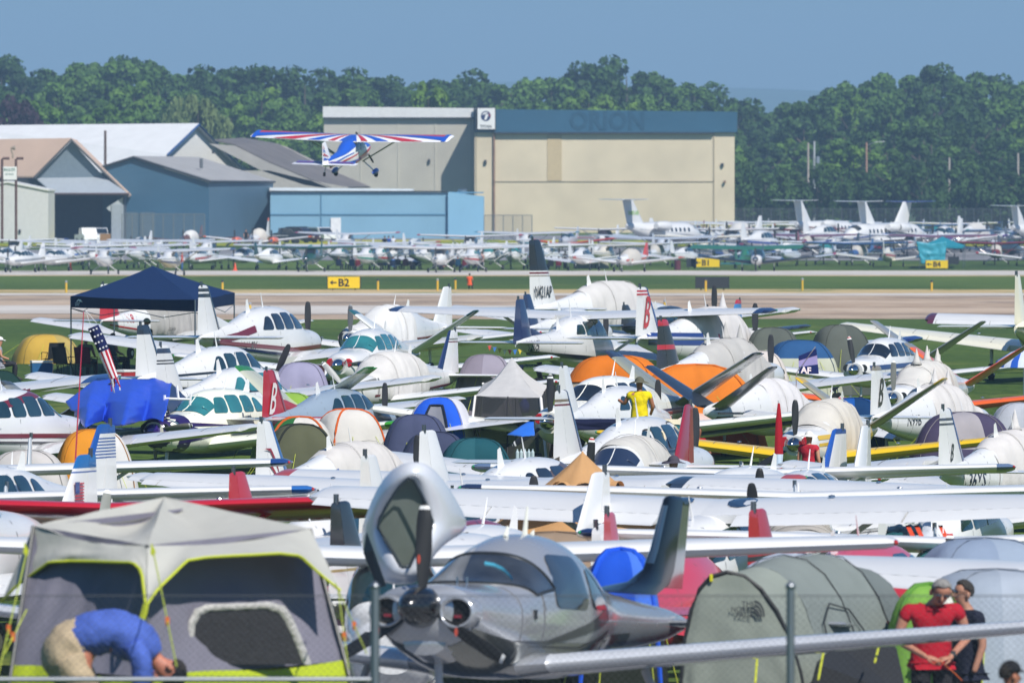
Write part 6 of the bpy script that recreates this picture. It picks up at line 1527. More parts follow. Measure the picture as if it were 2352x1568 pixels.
# man in red, looking down at a cord in his hands
s_ = 236.0; p0 = GP(2140, s_); kk = (CAM_H-gs(s_)-(1330-YH)/s_)/1.66
print('red man height factor', round(kk, 2))
P_R = dict(STAND); P_R.update(che=(0, -.03, 1.3), nek=(.01, -.08, 1.44), hea=(.05, -.17, 1.54), top=(.06, -.235, 1.655), sL=(-.21, -.03, 1.39), eL=(-.3, -.02, 1.08), hL=(-.1, -.3, .93), sR=(.21, -.03, 1.39), eR=(.31, -.03, 1.1), hR=(.1, -.3, .92), wai=(0, -.01, 1.12))
eR_, pR = person('grey-haired man in a red t-shirt with sunglasses, looking down at an orange cord', p0, 8, P_R, 'a8182a', '26262a', 'b07a62', '8d8a86', sub=2, k=kk, glasses=True, near=True)
eR_.scale = (eR_.scale[0]*1.15, eR_.scale[1]*1.1, eR_.scale[2])
M_SKR = mat('skin', 'b07a62', rough=.55, var=.08, vscale=6)
hand(eR_, Vector((-.1, -.3, .93)), Vector((0, -.34, .9)), Vector((0, -.3, 1)), 1, M_SKR, .7); hand(eR_, Vector((.1, -.3, .92)), Vector((0, -.34, .9)), Vector((0, -.3, 1)), -1, M_SKR, .7)
MB().lathe([(-.02, .034), (-.02, .04), (.02, .04), (.02, .034)], 12, 'x', (.135, -.26, .945)).build('watch', M_DK, eR_)
e = empty('cord', p0+Vector((0, -.45, .9*kk)), 0, 'thin orange cord between the hands of the man in red', 'cord')
MB().tube([(-.05, .05, 0), (0, 0, -.03), (.06, .03, .0), (.2, .05, -.12), (.28, .08, -.2)], .005, 5).build('strand', matte('c8602c'), e)
s_ = 229.0; kk = (CAM_H-gs(s_)-(1334-YH)/s_)/1.72
P_D = dict(STAND); P_D.update(hea=(-.015, -.04, 1.6), top=(-.01, -.03, 1.72))
person('dark-haired man with sunglasses in a navy polo shirt behind the man in red', GP(2222, s_), -62, P_D, '1c2030', '2c2c30', 'a87860', '35312e', sub=2, k=kk, glasses=True, near=True)
# man bending over in blue
s_ = 284.0; b0 = GP(266, s_); zt = CAM_H-gs(s_)-(1424-YH)/s_
P_B = dict(pel=(-.31, 0, .95), wai=(-.15, 0, 1.04), che=(.07, 0, 1.02), nek=(.27, 0, .88), hea=(.36, 0, .80), top=(.455, 0, .71), sL=(.17, .17, .90), eL=(.22, .2, .6), hL=(.17, .16, .34), sR=(.17, -.17, .90), eR=(.16, -.2, .62), hR=(.12, -.2, .36),
           kL=(-.12, .12, .48), fL=(-.2, .12, .09), tL=(-.04, .14, .04), kR=(-.1, -.12, .46), fR=(-.18, -.13, .09), tR=(-.02, -.14, .04))
kb = zt/1.1
print('bent man factor', round(kb, 2), zt)
eB, _ = person('man bending over in a blue shirt, khaki trousers and black cap before the cabin tent', b0, 0, P_B, '4a62b0', 'b3a084', 'b8745c', '2a2422', sub=2, k=kb*.96, near=True, face=(-.6, -.25, -.75), bare=True, bottoms=False, short=True, hat='cap', hatc='15161c')
MSB = mat('garment', '4a62b0', rough=.85, spec=.2, bump=1.0, bscale=9, var=.14, vscale=7); MTB = mat('garment', 'b3a084', rough=.85, spec=.2, bump=1.0, bscale=9, var=.14, vscale=7)
def limb(name, pts, m, n=18, wy=1.0):
    "cloth tube through (x, y, z, radius) points with small folds"
    P = [pts[0]]+list(pts)+[pts[-1]]; C = []
    for i in range(1, len(P)-2):
        for t in range(6):
            u = t/6; q = []
            for k_ in range(4):
                a, b_, c_, d = P[i-1][k_], P[i][k_], P[i+1][k_], P[i+2][k_]; q.append(.5*((2*b_)+(-a+c_)*u+(2*a-5*b_+4*c_-d)*u*u+(-a+3*b_-3*c_+d)*u**3))
            C.append(q)
    C.append(list(P[-2])); rings = []
    for i, q in enumerate(C):
        a, b_ = C[max(i-1, 0)], C[min(i+1, len(C)-1)]; d = Vector((b_[0]-a[0], b_[1]-a[1], b_[2]-a[2])).normalized(); u = Vector((0, 1, 0)); u = (u-d*u.dot(d)).normalized(); w2 = d.cross(u)
        rings.append([Vector(q[:3])+(u*math.cos(t*2*math.pi/n)*wy+w2*math.sin(t*2*math.pi/n))*q[3]*(1+.09*nz(i*.35, t*.6, len(pts))+.05*nz(i*1.1, t*1.3, 3)) for t in range(n)])
    return MB().loft(rings).build(name, m, eB, smooth=True)
limb('trousers', [(-.20, 0, 1.03, .135), (-.28, 0, 1.0, .165), (-.35, 0, .9, .175), (-.32, 0, .8, .15), (-.27, 0, .72, .1)], MTB, wy=1.15)
for y_ in (-.11, .11): limb('trouser_leg', [(-.33, y_*.8, .88, .13), (-.26, y_, .74, .118), (-.12, y_, .5, .088), (-.15, y_, .3, .08), (-.19, y_, .1, .075)], MTB)
limb('shirt', [(-.27, 0, 1.0, .14), (-.17, 0, 1.05, .155), (-.02, 0, 1.07, .155), (.1, 0, 1.02, .16), (.2, 0, .95, .13), (.26, 0, .89, .08)], MSB, wy=1.25)
for y_ in (-.19, .19): limb('sleeve', [(.13, y_*.8, .97, .08), (.18, y_, .88, .075), (.185, y_, .76, .066), (.18, y_*1.03, .68, .06)], MSB)
# camp group
s_ = 78.0
person('man in a grey cap standing under the navy canopy', GP(338, s_), -60, STAND, '3a3c44', '2c2e34', '9a6a50', hat='cap', hatc='c8c8c8', k=1.05)
person('man in an olive shirt seated in the dark red camp chair', GP(198, 77), 160, SIT, '5d5a3e', '3a3a38', 'a8704f', '3a3028'); chair('dark red camp chair of the man in the olive shirt', GP(198, 77), 160, '6e1c2c')
person('man in a grey shirt seated with his arm out under the canopy', GP(262, 76), 120, SIT, '7c7c82', '303036', 'b07a62', '4a4038'); chair('black camp chair of the man in the grey shirt', GP(262, 76), 120, '1e1f24')
chair('empty tall black camp chair beside the tan dome tent', GP(148, 77), 150, '1c1d22')
person('seated person with a cap cut by the left edge', GP(2, 78), 100, SIT, '8a8c94', '2c2c30', hat='cap', hatc='e0e0e0')
s_ = 112.0; kk = 1.0; zst = CAM_H-gs(s_)-(860-YH)/s_-1.84
P_Y = dict(STAND); P_Y.update(eL=(-.27, -.02, 1.14), hL=(-.22, -.2, .98), eR=(.3, -.08, 1.2), hR=(.42, -.26, 1.28), tL=(-.13, -.15, .04))
print('yellow', kk)
person('man in a bright yellow t-shirt and bucket hat with his back turned', GP(1469, s_, zst), 180, {k_: (v[0], v[1], v[2]) for k_, v in P_Y.items()}, 'e0c810', '3a2a22', 'a06a4c', hat='brim', hatc='5d5c4c', k=1.03)
e = empty('step_ladder', GP(1469, s_), 0, 'short step ladder under the man in the yellow t-shirt', 'ladder')
for q in (.33, .66, 1): MB().box((0, .25-.25*q, zst*q-.02), (.42, .26, .035)).build('step', metal('b0b4b8', .4), e)
for x in (-.22, .22): MB().tube([(x, .3, 0), (x, 0, zst-.03)], .018, 6).build('rail', metal('b0b4b8', .4), e); MB().tube([(x, -.35, 0), (x, -.05, zst-.03)], .018, 6).build('rail', metal('b0b4b8', .4), e)
person('person in a red shirt sitting in the shade under the black-bellied airplane', GP(1606, 104), 30, SIT, 'a81c24', '2a2624', '8a5a42', k=.9)
person('person in a dark floppy hat behind the canvas-covered airplane', GP(1548, 137), 200, STAND, '3a3a44', '2a2a2e', hat='brim', hatc='4a4650', k=1.08)
person('person in a white floppy hat beside the red folded umbrella', GP(1858, 116), 150, STAND, 'b32737', '3a3a40', hat='brim', hatc='d8d6d0', k=.92)
person('person with an orange vest sitting on the far grass', GP(1079, ys(664)), 170, SIT, 'f0602a', '3a3030', k=.9)
person('person in a green shirt seated under the wing at the lower right corner', GP(2328, 300), 120, SIT, '24483c', '8f2730', 'b07258', '2a2420', hat='cap', hatc='1c1c20', sub=2, k=.85, near=True)
chair('dark red camp chair at the lower right corner', GP(2328, 300), 120, '7a2030')
# folded red umbrella
e = empty('umbrella', GP(1789, 116), 0, 'folded red patio umbrella with a white printed band', 'umbrella'); zt = htop(920, 116)
MB().tube([(0, 0, 0), (0, 0, zt)], .02, 8).build('pole', paint('d8d8d8'), e)
rg = [(a_, b_*.6) for a_, b_ in [(zt, .012), (zt*.97, .04), (zt*.85, .09), (zt*.7, .12), (zt*.52, .14), (zt*.42, .11), (zt*.3, .13)]]
MB().loft([[(r*(1+.25*math.sin(a*2.1))*math.cos(a*.5236), r*(1+.2*math.cos(a*3))*math.sin(a*.5236), z) for a in range(12)] for z, r in rg], mis=[0, 0, 0, 0, 1, 0, 0]).build('canopy', [cloth('a81a28', 0), cloth('c8d8ec', 0)], e, smooth='auto')
# striped blue umbrella at the right edge
e = empty('umbrella', GP(2352, 90), 0, 'blue and white striped umbrella at the right edge', 'umbrella'); zt = htop(798, 90)
b = MB(); n = 24; rings = []
for r, z in ((.02, zt), (.35, zt-.12), (.7, zt-.34), (.78, zt-.5)): rings.append([(r*math.cos(i*2*math.pi/n), r*math.sin(i*2*math.pi/n), z) for i in range(n)])
v = [p for r in rings for p in r]; fs = []; ms = []
for j in range(3):
    for i in range(n): fs.append((j*n+i, j*n+(i+1) % n, (j+1)*n+(i+1) % n, (j+1)*n+i)); ms.append(i % 2)
b.v, b.f, b.m = v, fs, ms; b.build('canopy', [cloth('2f62c8'), cloth('dce4f4')], e, smooth=True)
MB().tube([(0, 0, 0), (0, 0, zt)], .02, 6).build('pole', paint('d8d8d8'), e)
# ------------------------------------------------------------------ windsock on the leaning red mast
mb = GP(152, 158); mt = W(192, 716, 150)
e = empty('flag_mast', mb, 0, 'thin red mast rising from behind the cabin tent', 'mast')
MB().tube([(0, 0, 0), (mt-mb)*.5, mt-mb], [.016, .012, .007], 6).build('rod', paint('a81a22'), e)
e = empty('windsock', W(196, 712, 150), 0, 'stars and stripes windsock hanging from the mast tip', 'windsock')
MB().tube([(0, 0, 0), W(208, 748, 150)-e.location], .004, 4).build('string', matte('dddddd'), e); MB().tube([(0, 0, 0), W(222, 742, 150)-e.location], .004, 4).build('string', matte('dddddd'), e)
ax = [W(214, 750, 150), W(226, 778, 150), W(238, 806, 150), W(250, 838, 150), W(262, 868, 150)]; ax = [a-e.location for a in ax]
rr = [.085, .09, .085, .078, .07]; n = 14; rings = []
for i, a in enumerate(ax):
    d = (ax[min(i+1, 4)]-ax[max(i-1, 0)]).normalized(); u = d.cross(Vector((0, 1, 0))).normalized(); w2 = d.cross(u); rings.append([a+(u*math.cos(t*2*math.pi/n)+w2*math.sin(t*2*math.pi/n))*rr[i]*(1+.08*math.sin(t*3+i)) for t in range(n)])
NV, RD, WH = cloth('1a2450', .1), cloth('b8283c', .2), cloth('eeeef0', .2)
MB().loft(rings[:3], cap=False).build('star_field', NV, e, smooth=True)
b = MB(); r3 = rings[2:]; v = [p for r in r3 for p in r]; fs = []; ms = []
for j in range(2):
    for i in range(n): fs.append((j*n+i, j*n+(i+1) % n, (j+1)*n+(i+1) % n, (j+1)*n+i)); ms.append(i % 2)
b.v, b.f, b.m = v, fs, ms; b.build('striped_body', [RD, WH], e, smooth=True)
def star(c, u, w2, r): return [c+u*(math.cos(R(90+36*i))*(r if i % 2 == 0 else r*.42))+w2*(math.sin(R(90+36*i))*(r if i % 2 == 0 else r*.42)) for i in range(10)]
d = (ax[2]-ax[0]).normalized(); u = d.cross(Vector((0, 1, 0))).normalized(); b = MB()
for i in range(4):
    for j in range(3):
        c = ax[0].lerp(ax[2], .12+.25*i)+u*(.052*(j-1)+(.02 if i % 2 else -.01))+Vector((0, -.088-.006*(j == 1), 0)); b.poly(star(c, u, d, .021), (0, -.003, 0))
b.build('stars', WH, e)
for i in range(7):
    a = rings[4][i*2]; q = a+Vector((.03*math.sin(i*2)+.02, .01*i, -.16-.05*math.cos(i*1.7))); MB().poly([a, rings[4][i*2+1 if i*2+1 < n else 0], q+Vector((.02, 0, 0)), q], (0, .002, 0)).build('tail_ribbon', RD if i % 2 else WH, e)
# feather flag
e = empty('feather_flag', GP(1850, 93), 0, 'navy and lavender feather flag lettered AE beside the blue dome tent', 'flag'); zt = htop(796, 93)
MB().tube([(-.25, 0, 0), (-.22, 0, zt*.7), (.25, 0, zt)], .014, 5).build('pole', matte('8a8c90'), e)
def ff(u, v): return (-.22+.06*v+(.44+.05*v)*u+.05*(1-v), .05*math.sin(u*3+v*2), zt-.05-.62*v-(.18*(1-u)*(1-v)))
MB().grid(ff, 10, 10).build('flag_cloth', cloth('a8a4d8', .2), e, smooth=True)
MB().grid(lambda u, v: (ff(u, v*.25)[0], ff(u, v*.25)[1]-.01, ff(u, v*.25)[2]), 10, 3).build('flag_band', cloth('1c2c66', .1), e, smooth=True); MB().grid(lambda u, v: (ff(u, .62+v*.38)[0], ff(u, .62+v*.38)[1]-.01, ff(u, .62+v*.38)[2]), 10, 4).build('flag_band', cloth('1c2c66', .1), e, smooth=True)
tv, tf = text_mesh('AF', .22, .03); MB().add([(-.12+x, -.08, zt-.64+y-.1*x) for x, y in tv], tf).build('flag_lettering', mat('white_print', 'f0f0f0', var=0), e)
# black and red banner, camp table, cooler
e = empty('table', GP(1215, 86), 0, 'camp table with gear under the wing of the lettered airplane', 'table'); MB().box((0, 0, .72), (1.5, .6, .04)).build('table_top', matte('3d2f28'), e)
for x in (-.7, .7): MB().box((x, 0, .35), (.04, .5, .7)).build('leg', matte('222222'), e)
e = empty('storage_box', GP(1228, 87), 0, 'blue plastic storage boxes beside the camp table', 'box'); MB().box((0, 0, .22), (.5, .4, .44), taper=1.06).build('body', matte('31506a'), e); MB().box((0, 0, .46), (.54, .44, .04)).build('lid', matte('5a7a90'), e)
e = empty('gas_can', GP(1204, 88), 0, 'blue jug standing on the grass near the camp table', 'jug'); MB().lathe([(0, .13), (.25, .14), (.33, .06), (.38, .05)], 10, 'z').build('body', matte('1f3ab0'), e, smooth=True)
e = empty('water_pack', GP(1206, 110), 0, 'shrink-wrapped water bottles by the screen house', 'bottles'); 
for i in range(5):
    for j in range(2): MB().lathe([(0, .035), (.17, .035), (.2, .015), (.23, .015)], 8, 'z', (-.16+i*.08, j*.08, .75)).build('bottle', mat('clear_plastic', 'c8d8dc', rough=.1, alpha=.7), e)
MB().box((0, .04, .37), (.5, .3, .74)).build('crate', matte('9aa4a8'), e)
# pennant string
e = empty('pennant_line', GP(1240, 76), 0, 'string of small coloured pennants above the grass behind the tents', 'pennants'); b0 = [W(1120, 793, 76), W(1190, 802, 77), W(1290, 800, 76), W(1390, 795, 76)]
pts = []
for a, c in zip(b0, b0[1:]): pts += [a.lerp(c, t/6)-e.location-Vector((0, 0, .06*math.sin(math.pi*t/6))) for t in range(6)]
MB().tube(pts, .006, 4).build('string', matte('aaaaaa'), e)
for i, p in enumerate(pts): MB().poly([p, p+Vector((.12, 0, 0)), p+Vector((.06, 0, -.16))], (0, .004, 0)).build('pennant', matte(('d8483a', '3a78c8', 'e0c83a', 'e8e8e8')[i % 4]), e)
# ------------------------------------------------------------------ chain-link fence close to the camera
def fence():
    s0 = 318.0; y = F_PX/s0; g = gy(y); e = empty('chain_link_fence', ((1340-1176)/s0, y, g), 0, 'galvanised chain-link fence close to the camera along the bottom of the picture', 'fence')
    zt = CAM_H-(1368-YH)/s0-g; zr = CAM_H-(1560-YH)/s0-g; M_G = metal('9a9ea2', .45); M_Wr = mat('wire', '6f7174', rough=.5, metal=.8, var=0)
    for px in (-94, 861, 1816, 2771):
        x = (px-1340)/s0; MB().tube([(x, 0, 0), (x, 0, CAM_H-(1350-YH)/s0-g)], .034 if px != 1816 else .03, 12).build('post', M_G, e, smooth='auto'); MB().lathe([(0, .04), (.02, .036), (.05, .01)], 12, 'z', (x, 0, CAM_H-(1350-YH)/s0-g)).build('post_cap', M_G, e, smooth=True)
    MB().tube([((-300-1340)/s0, 0, zr), ((861-1340)/s0, 0, zr)], .021, 8).build('rail', M_G, e)
    MB().tube([((-300-1340)/s0, .03, zt), ((2900-1340)/s0, .03, zt)], .0035, 4).build('top_wire', M_Wr, e)
    b = MB(); x0, x1 = (-300-1340)/s0, (2800-1340)/s0; d = .0525; H = zt; n = int((x1-x0+H)/d)
    for i in range(n+1):
        for sg in (1, -1):
            xa = x0-H+i*d if sg > 0 else x0+i*d; xb = xa+H*sg
            b.tube([(xa, .012*sg, 0), (xb, .012*sg, H)], .0012, 3, cap=False)
    o = b.build('mesh', M_Wr, e); o['kind'] = 'stuff'
fence()
# ------------------------------------------------------------------ the airplane in flight
def flying():
    s = 48.0; c = W(812, 312, s); yaw = 74; k = .93
    e = empty('flying_airplane', (0, 0, 0), 0, 'red, white and blue sunburst high-wing airplane flying low before the beige hangar', 'airplane')
    K = KINDS_['cub']; F = Fus([(a, b, c_*1.05, d, e_, f) for a, b, c_, d, e_, f in KINDS_['cub']['F']])
    RED_, BLU, WHT, SKY_ = paint('c22a38'), paint('1f56c0'), paint('f0f0f2'), paint('4aa0e8')
    e.rotation_euler = (R(1.5), R(-9), R(yaw)); e.scale = (k, k, k)
    m = e.rotation_euler.to_matrix(); e.location = c-m @ (Vector((.0, 0, 2.1))*k)
    F.shell(26, 20).build('fuselage', WHT, e, smooth='auto')
    def top(u, v): x = .2-4.9*u; return F.pt(x, R(28+124*v), .008)
    MB().grid(top, 20, 12).build('top_panel', BLU, e, smooth=True)
    def nosep(u, v): x = 1.95-1.0*u; return F.pt(x, R(20+140*v), .008)
    MB().grid(nosep, 6, 10).build('cowl_panel', BLU, e, smooth=True)
    for sd in (-1, 1):
        for x0, z0, x1, z1, w0, w1, mm in ((1.9, 1.25, -1.2, .72, .12, .28, RED_), (1.2, .98, -2.6, .9, .04, .16, BLU), (-.6, 1.3, -4.2, 1.02, .05, .14, RED_), (-1.4, 1.42, -4.6, 1.2, .05, .1, BLU)):
            F.strip(sd, [(x0, z0), (x1, z1)], [w0, w1], .012).build('sunburst_ray', mm, e)
        for q in (rrect(.4, -.3, 1.42, 1.92, -.1, 0), rrect(-.4, -1.2, 1.45, 1.88, 0, .3)): F.decal(sd, q, .02).build('side_window', M_DARKGLASS, e, smooth=True)
    MB().grid(lambda u, v: F.pt(.9-.5*v-.16*abs(u-.5)*2, R(30+120*u), .012), 8, 4).build('windshield', M_DARKGLASS, e, smooth=True)
    z = 2.02; Dh = R(1.2)
    ht = .58+0
    for sd in (-1, 1):
        N = (0, -sd*math.sin(Dh), math.cos(Dh)); P = lambda u, x: (x, sd*(5.2*u*math.cos(Dh)), z+5.2*u*math.sin(Dh))
        secs = [(0, P(0, .5), 1.6), (1, P(1, .5), 1.5)]
        surface(secs, N, [WHT], 'wing', e, t=.13, inc=R(3), cap=.12, n=6)
        up = lambda u, xi, off: Vector(P(u, .5-xi*1.58))+Vector((0, 0, airf(min(xi, .999), .13)[0]*1.58+off-math.sin(R(3))*xi*1.58*1.0))
        # rays fanning from the wing root leading edge
        for i, (a0, a1, mm) in enumerate(((4, 9, RED_), (9, 15, BLU), (20, 27, RED_), (34, 44, BLU), (54, 64, RED_), (72, 90, BLU))):
            def ray(uu, vv, a0=a0, a1=a1):
                a = R(a0+(a1-a0)*vv); L = min(5.2/math.cos(a) if math.cos(a) > .05 else 99, 1.5/max(math.sin(a), .02)); r = .25+(L*.985-.25)*uu
                yy, xx = r*math.cos(a), r*math.sin(a)+.03; return up(yy/5.2, min(xx/1.58, .985), .014)
            MB().grid(ray, 14, 3).build('sunburst_ray', mm, e)
        def edge(uu, vv): return up(.1+.88*uu, .86+.12*vv, .02)
        MB().grid(lambda uu, vv: up(.955+.045*uu, .03+.94*vv, .017), 3, 10).build('tip_panel', BLU, e)
        a = Vector((.05, sd*.45, .78)); MB().tube([a, P(.5, .2)], .04, 6).build('wing_strut', metal('a8a8a8', .4), e); MB().tube([a, P(.5, -.5)], .035, 6).build('wing_strut', metal('a8a8a8', .4), e)
        surface([(0, (-4.5, sd*.06, 1.42), 1.0), (1, (-4.75, sd*1.65, 1.42), .65)], (0, 0, 1), [WHT], 'stabilizer', e, t=.08, cam=0, cap=.05, n=4)
        MB().grid(lambda u, v: (-4.62-.5*v, sd*(.2+1.35*u), 1.475-.015*v), 6, 2).build('sunburst_ray', BLU, e); MB().grid(lambda u, v: (-4.75-.12*v-.2*u, sd*(.1+1.4*u), 1.485), 6, 2).build('sunburst_ray', RED_, e)
        MB().tube([(.35, sd*.4, .75), (.3, sd*1.05, .2)], .03, 6).build('gear_leg', metal('c0c0c0', .3), e)
        MB().lathe([(-.07, .08), (-.07, .17), (0, .2), (.07, .17), (.07, .08)], 12, 'y', (.3, sd*1.08, .12)).build('wheel', M_RUBBER, e, smooth='auto')
        MB().loft([[(x, sd*1.08+w_*math.cos(t*.7854), .24+h_*math.sin(t*.7854)) for t in range(8)] for x, w_, h_ in ((.68, .02, .03), (.5, .1, .14), (.25, .13, .17), (-.15, .1, .12), (-.4, .01, .03))]).build('wheel_fairing', [BLU], e, smooth=True)
    surface([(0, (-3.9, 0, 1.45), 1.6), (1, (-4.85, 0, 2.5), .62)], (0, 1, 0), [WHT], 'fin', e, t=.07, cam=0, cap=.05, n=4)
    for i, (z0, mm) in enumerate(((1.55, BLU), (1.78, RED_), (2.0, BLU), (2.2, RED_))):
        for sd in (-1, 1): MB().poly([(-5.4, sd*.055, z0+.12), (-4.3-.35*i*.9, sd*.06, z0-.1+.03*i), (-4.4-.35*i*.9, sd*.06, z0+.0), (-5.4, sd*.055, z0+.24)]).build('sunburst_ray', mm, e)
    MB().tube([(-4.9, 0, 1.25), (-5.2, 0, .95)], .025, 5).build('tail_spring', metal(), e); MB().lathe([(-.04, .02), (-.04, .11), (.04, .11), (.04, .02)], 10, 'y', (-5.2, 0, .9)).build('tail_wheel', M_RUBBER, e)
    prop(e, 2.0, 1.2, .92, 2, 60, '2a2a2c'); 
flying()
# ------------------------------------------------------------------ taxiway signs, lamps, marker posts
def sign(label, px, s, w_, h, text, c='e8c400', back=False, dark=False, yaw=0):
    e = empty('taxiway_sign', GP(px, s), R(yaw), label, 'sign'); 
    M_Y = mat('sign_face', c, rough=.4, var=.03) if not back else M_DK
    pts = lambda x: [(x, .16*math.cos(a*.5236-1.57)*1.0, .2+h/2+h/2*math.sin(a*.5236)*1.0) for a in range(12)]
    MB().box((0, 0, .16+h/2), (w_, .3, h)).build('panel', M_Y, e)
    for x in (-w_/2-.03, w_/2+.03): MB().box((x, 0, .16+h/2), (.06, .36, h+.06)).build('end_cap', M_DK, e)
    for x in (-w_*.35, w_*.35): MB().box((x, 0, .08), (.08, .08, .2)).build('foot', M_DK, e)
    if text:
        tv, tf = text_mesh(text, h*.95, .03); wd = max(x for x, _ in tv); MB().add([(x*1.0-wd/2, -.156, .16+h*.17+y) for x, y in tv], tf).build('legend', matte('141414'), e)
        MB().poly([(-wd/2-.62, -.156, .16+h*.5), (-wd/2-.4, -.156, .16+h*.72), (-wd/2-.4, -.156, .16+h*.56), (-wd/2-.12, -.156, .16+h*.56), (-wd/2-.12, -.156, .16+h*.44), (-wd/2-.4, -.156, .16+h*.44), (-wd/2-.4, -.156, .16+h*.28)]).build('arrow', matte('141414'), e)
        MB().box((w_*.02, -.153, .16+h/2), (.03, .01, h)).build('panel_joint', matte('a88c00'), e)
    return e
sign('yellow taxiway sign reading arrow B2 on the grass beyond the runway', 790, ys(667), 74/ys(667), 26/ys(667), 'B2')
sign('yellow taxiway sign seen on the far grass right of the white airplanes', 1620, ys(617), 66/ys(617), 20/ys(617), 'B1')
sign('yellow taxiway sign in front of the teal canopy', 2152, 24.9, 48/ys(610), 17/ys(610), 'B4')
sign('black back of a taxiway sign beside a yellow marker post', 1636, ys(667), 74/ys(667), 26/ys(667), None, back=True)
sign('small black sign panel left of the far yellow sign', 1588, ys(617), 20/ys(617), 20/ys(617), None, back=True); sign('small black sign panel right of the sign by the teal canopy', 2190, ys(610), 22/ys(610), 17/ys(610), None, back=True)
for i, (x, yb, h, wh) in enumerate([(152, 673, 24, 1), (511, 672, 24, 0), (868, 667, 22, 0), (1005, 668, 24, 1), (1046, 665, 22, 0), (1621, 670, 26, 0), (1843, 668, 25, 1), (574, 720, 20, 1), (1527, 716, 22, 1), (2140, 668, 20, 0), (235, 668, 14, 0)]):
    s = ys(yb); place = ['left of the navy canopy', 'right of the navy canopy', 'right of the B2 sign', 'with grey head, middle of the far verge', 'left of the orange-vested person', 'before the black sign back', 'on the far verge right of the black sign', 'behind the burgundy-striped airplane', 'on the runway edge right of the script tail', 'on the far verge at right', 'just above the navy canopy edge'][i]
    e = empty('marker_post', GP(x, s), 0, 'short yellow marker post '+place, 'post', 'yellow edge marker posts')
    MB().tube([(0, 0, 0), (0, 0, h/s)], .075, 8).build('post', mat('marker_yellow', 'd8b030', rough=.5), e); MB().lathe([(h/s, .08), (h/s+.1, .09), (h/s+.14, .04)], 8, 'z').build('lamp_head', matte('9aa0a8' if wh else '26344a'), e)
# ------------------------------------------------------------------ far rows
def where(px):
    for x, t in ((110, 'below the pale grey building'), (240, 'below the tan-roofed hangar'), (480, 'below the slate barn'), (620, 'below the corner of the slate barn'), (790, 'in front of the light blue workshop'), (1030, 'right half of the light blue workshop'), (1160, 'below the white emblem sign'),
                 (1300, 'below the tan door panel'), (1450, 'in front of the cream hangar'), (1600, 'below the right part of the cream hangar'), (1760, 'below the right edge of the hangar'), (1900, 'below the pair of pale poles'), (2050, 'below the brown lamp pole'), (2200, 'near the teal canopy')):
        if px < x: return t
    return 'towards the right edge'
GF = 'aircraft in the rows beyond the taxiway'
ORD = {0: 'nearest row', 1: 'second row', 2: 'third row', 3: 'fourth row', 4: 'back row', 5: 'last row'}
def far(px, s, yaw, kind, row, c=WHITE, acc=None, desc='', **k):
    if kind == 'high' and 'glass' not in k: k['glass'] = M_TEAL if rnd.random() < .3 else M_DARKGLASS
    lab = (desc or ('%s %s airplane' % ('white' if c == WHITE else 'coloured', {'high': 'high-wing', 'low': 'low-wing', 'cherokee': 'straight-winged', 'cub': 'strut-braced'}[kind])))
    lab += ', %s, %s' % (ORD[row], where(px))
    st = [([(1.8, .95), (-4.6, 1.15)], .16, acc)] if acc else []
    return plane(lab, 'wing', px, None, yaw, s, kind, c=c, lod=2, stripes=st, tip=acc, k=k.pop('k', 1), group=GF, pr=k.pop('pr', (2, 90, BL)), **k)
far(243, 26.5, 84, 'high', 0, desc='white high-wing airplane with red slashes on its wing', acc=None, bands=[(.0, .3, 'b3202c')], le='b3202c')
for sd in (-1, 1):
    for y in (2.0,): MB().poly([(.62, sd*y, 2.36), (.62, sd*(y+.5), 2.37), (-.9, sd*(y+.9), 2.27), (-.9, sd*(y+.4), 2.26)], (0, 0, .03)).build('wing_slash', paint('b3202c'), PLANES[-1][1])
far(395, 27.0, 80, 'high', 0, desc='white airplane with navy rudder and dark cover', bands=[(0, .5, '22386e')], acc='22386e')
far(40, 25.8, -112, 'low', 0, desc='white low-wing airplane with silver nose', acc='8a8f98'); far(118, 25.4, -108, 'low', 0, desc='white low-wing airplane, propeller dark', acc=None)
far(20, 24.0, 75, 'cherokee', 1); far(330, 24.2, -106, 'high', 1, acc='8f2230', desc='white high-wing airplane with a maroon tip'); far(480, 24.6, 74, 'low', 1); far(150, 23.6, -110, 'low', 1, acc='3a66b0', desc='white low-wing airplane with blue trim')
far(712, 25.6, -100, 'high', 0, c='1f4a44', desc='dark green high-wing airplane', wing='23514a'); far(628, 25.0, 74, 'low', 0, c='e8e8e6', fin='163c38', desc='white airplane with a dark green tail', bands=[])
far(432, 21.2, -104, 'low', 3, c='6b4638', desc='brown low-wing airplane with a white cabin cover', cover=('f0efec', 1.2, -2.4, None), wing='5a3d34')
far(590, 21.4, -100, 'low', 3, acc='e0662a', desc='white and orange twin with canvas cover', cover=('eae4d8', 1.4, -2.4, None), twin='e0662a', k=1.15, bands=[(.85, 1.01, 'e0662a')], fh=3.0)
far(850, 25.2, 76, 'high', 0, acc='3a8f80', desc='white high-wing airplane with teal windscreen', glass=M_TEAL); far(985, 24.6, 72, 'low', 0, c='24365a', desc='navy low-wing airplane', wing=WHITE); far(1060, 24.0, -108, 'high', 1); far(1090, 25.6, 78, 'high', 0, acc='b3202c', desc='white high-wing airplane with a red cowling', cowl='b3202c')
far(905, 23.4, -110, 'cherokee', 2); far(960, 22.4, 75, 'low', 3, desc='white low-wing airplane with tall fin'); far(1180, 24.6, -100, 'high', 1, glass=M_TEAL, desc='white high-wing airplane with green-tinted windscreen'); far(1010, 25.9, -102, 'high', 0, desc='pale high-wing airplane seen nose-on')
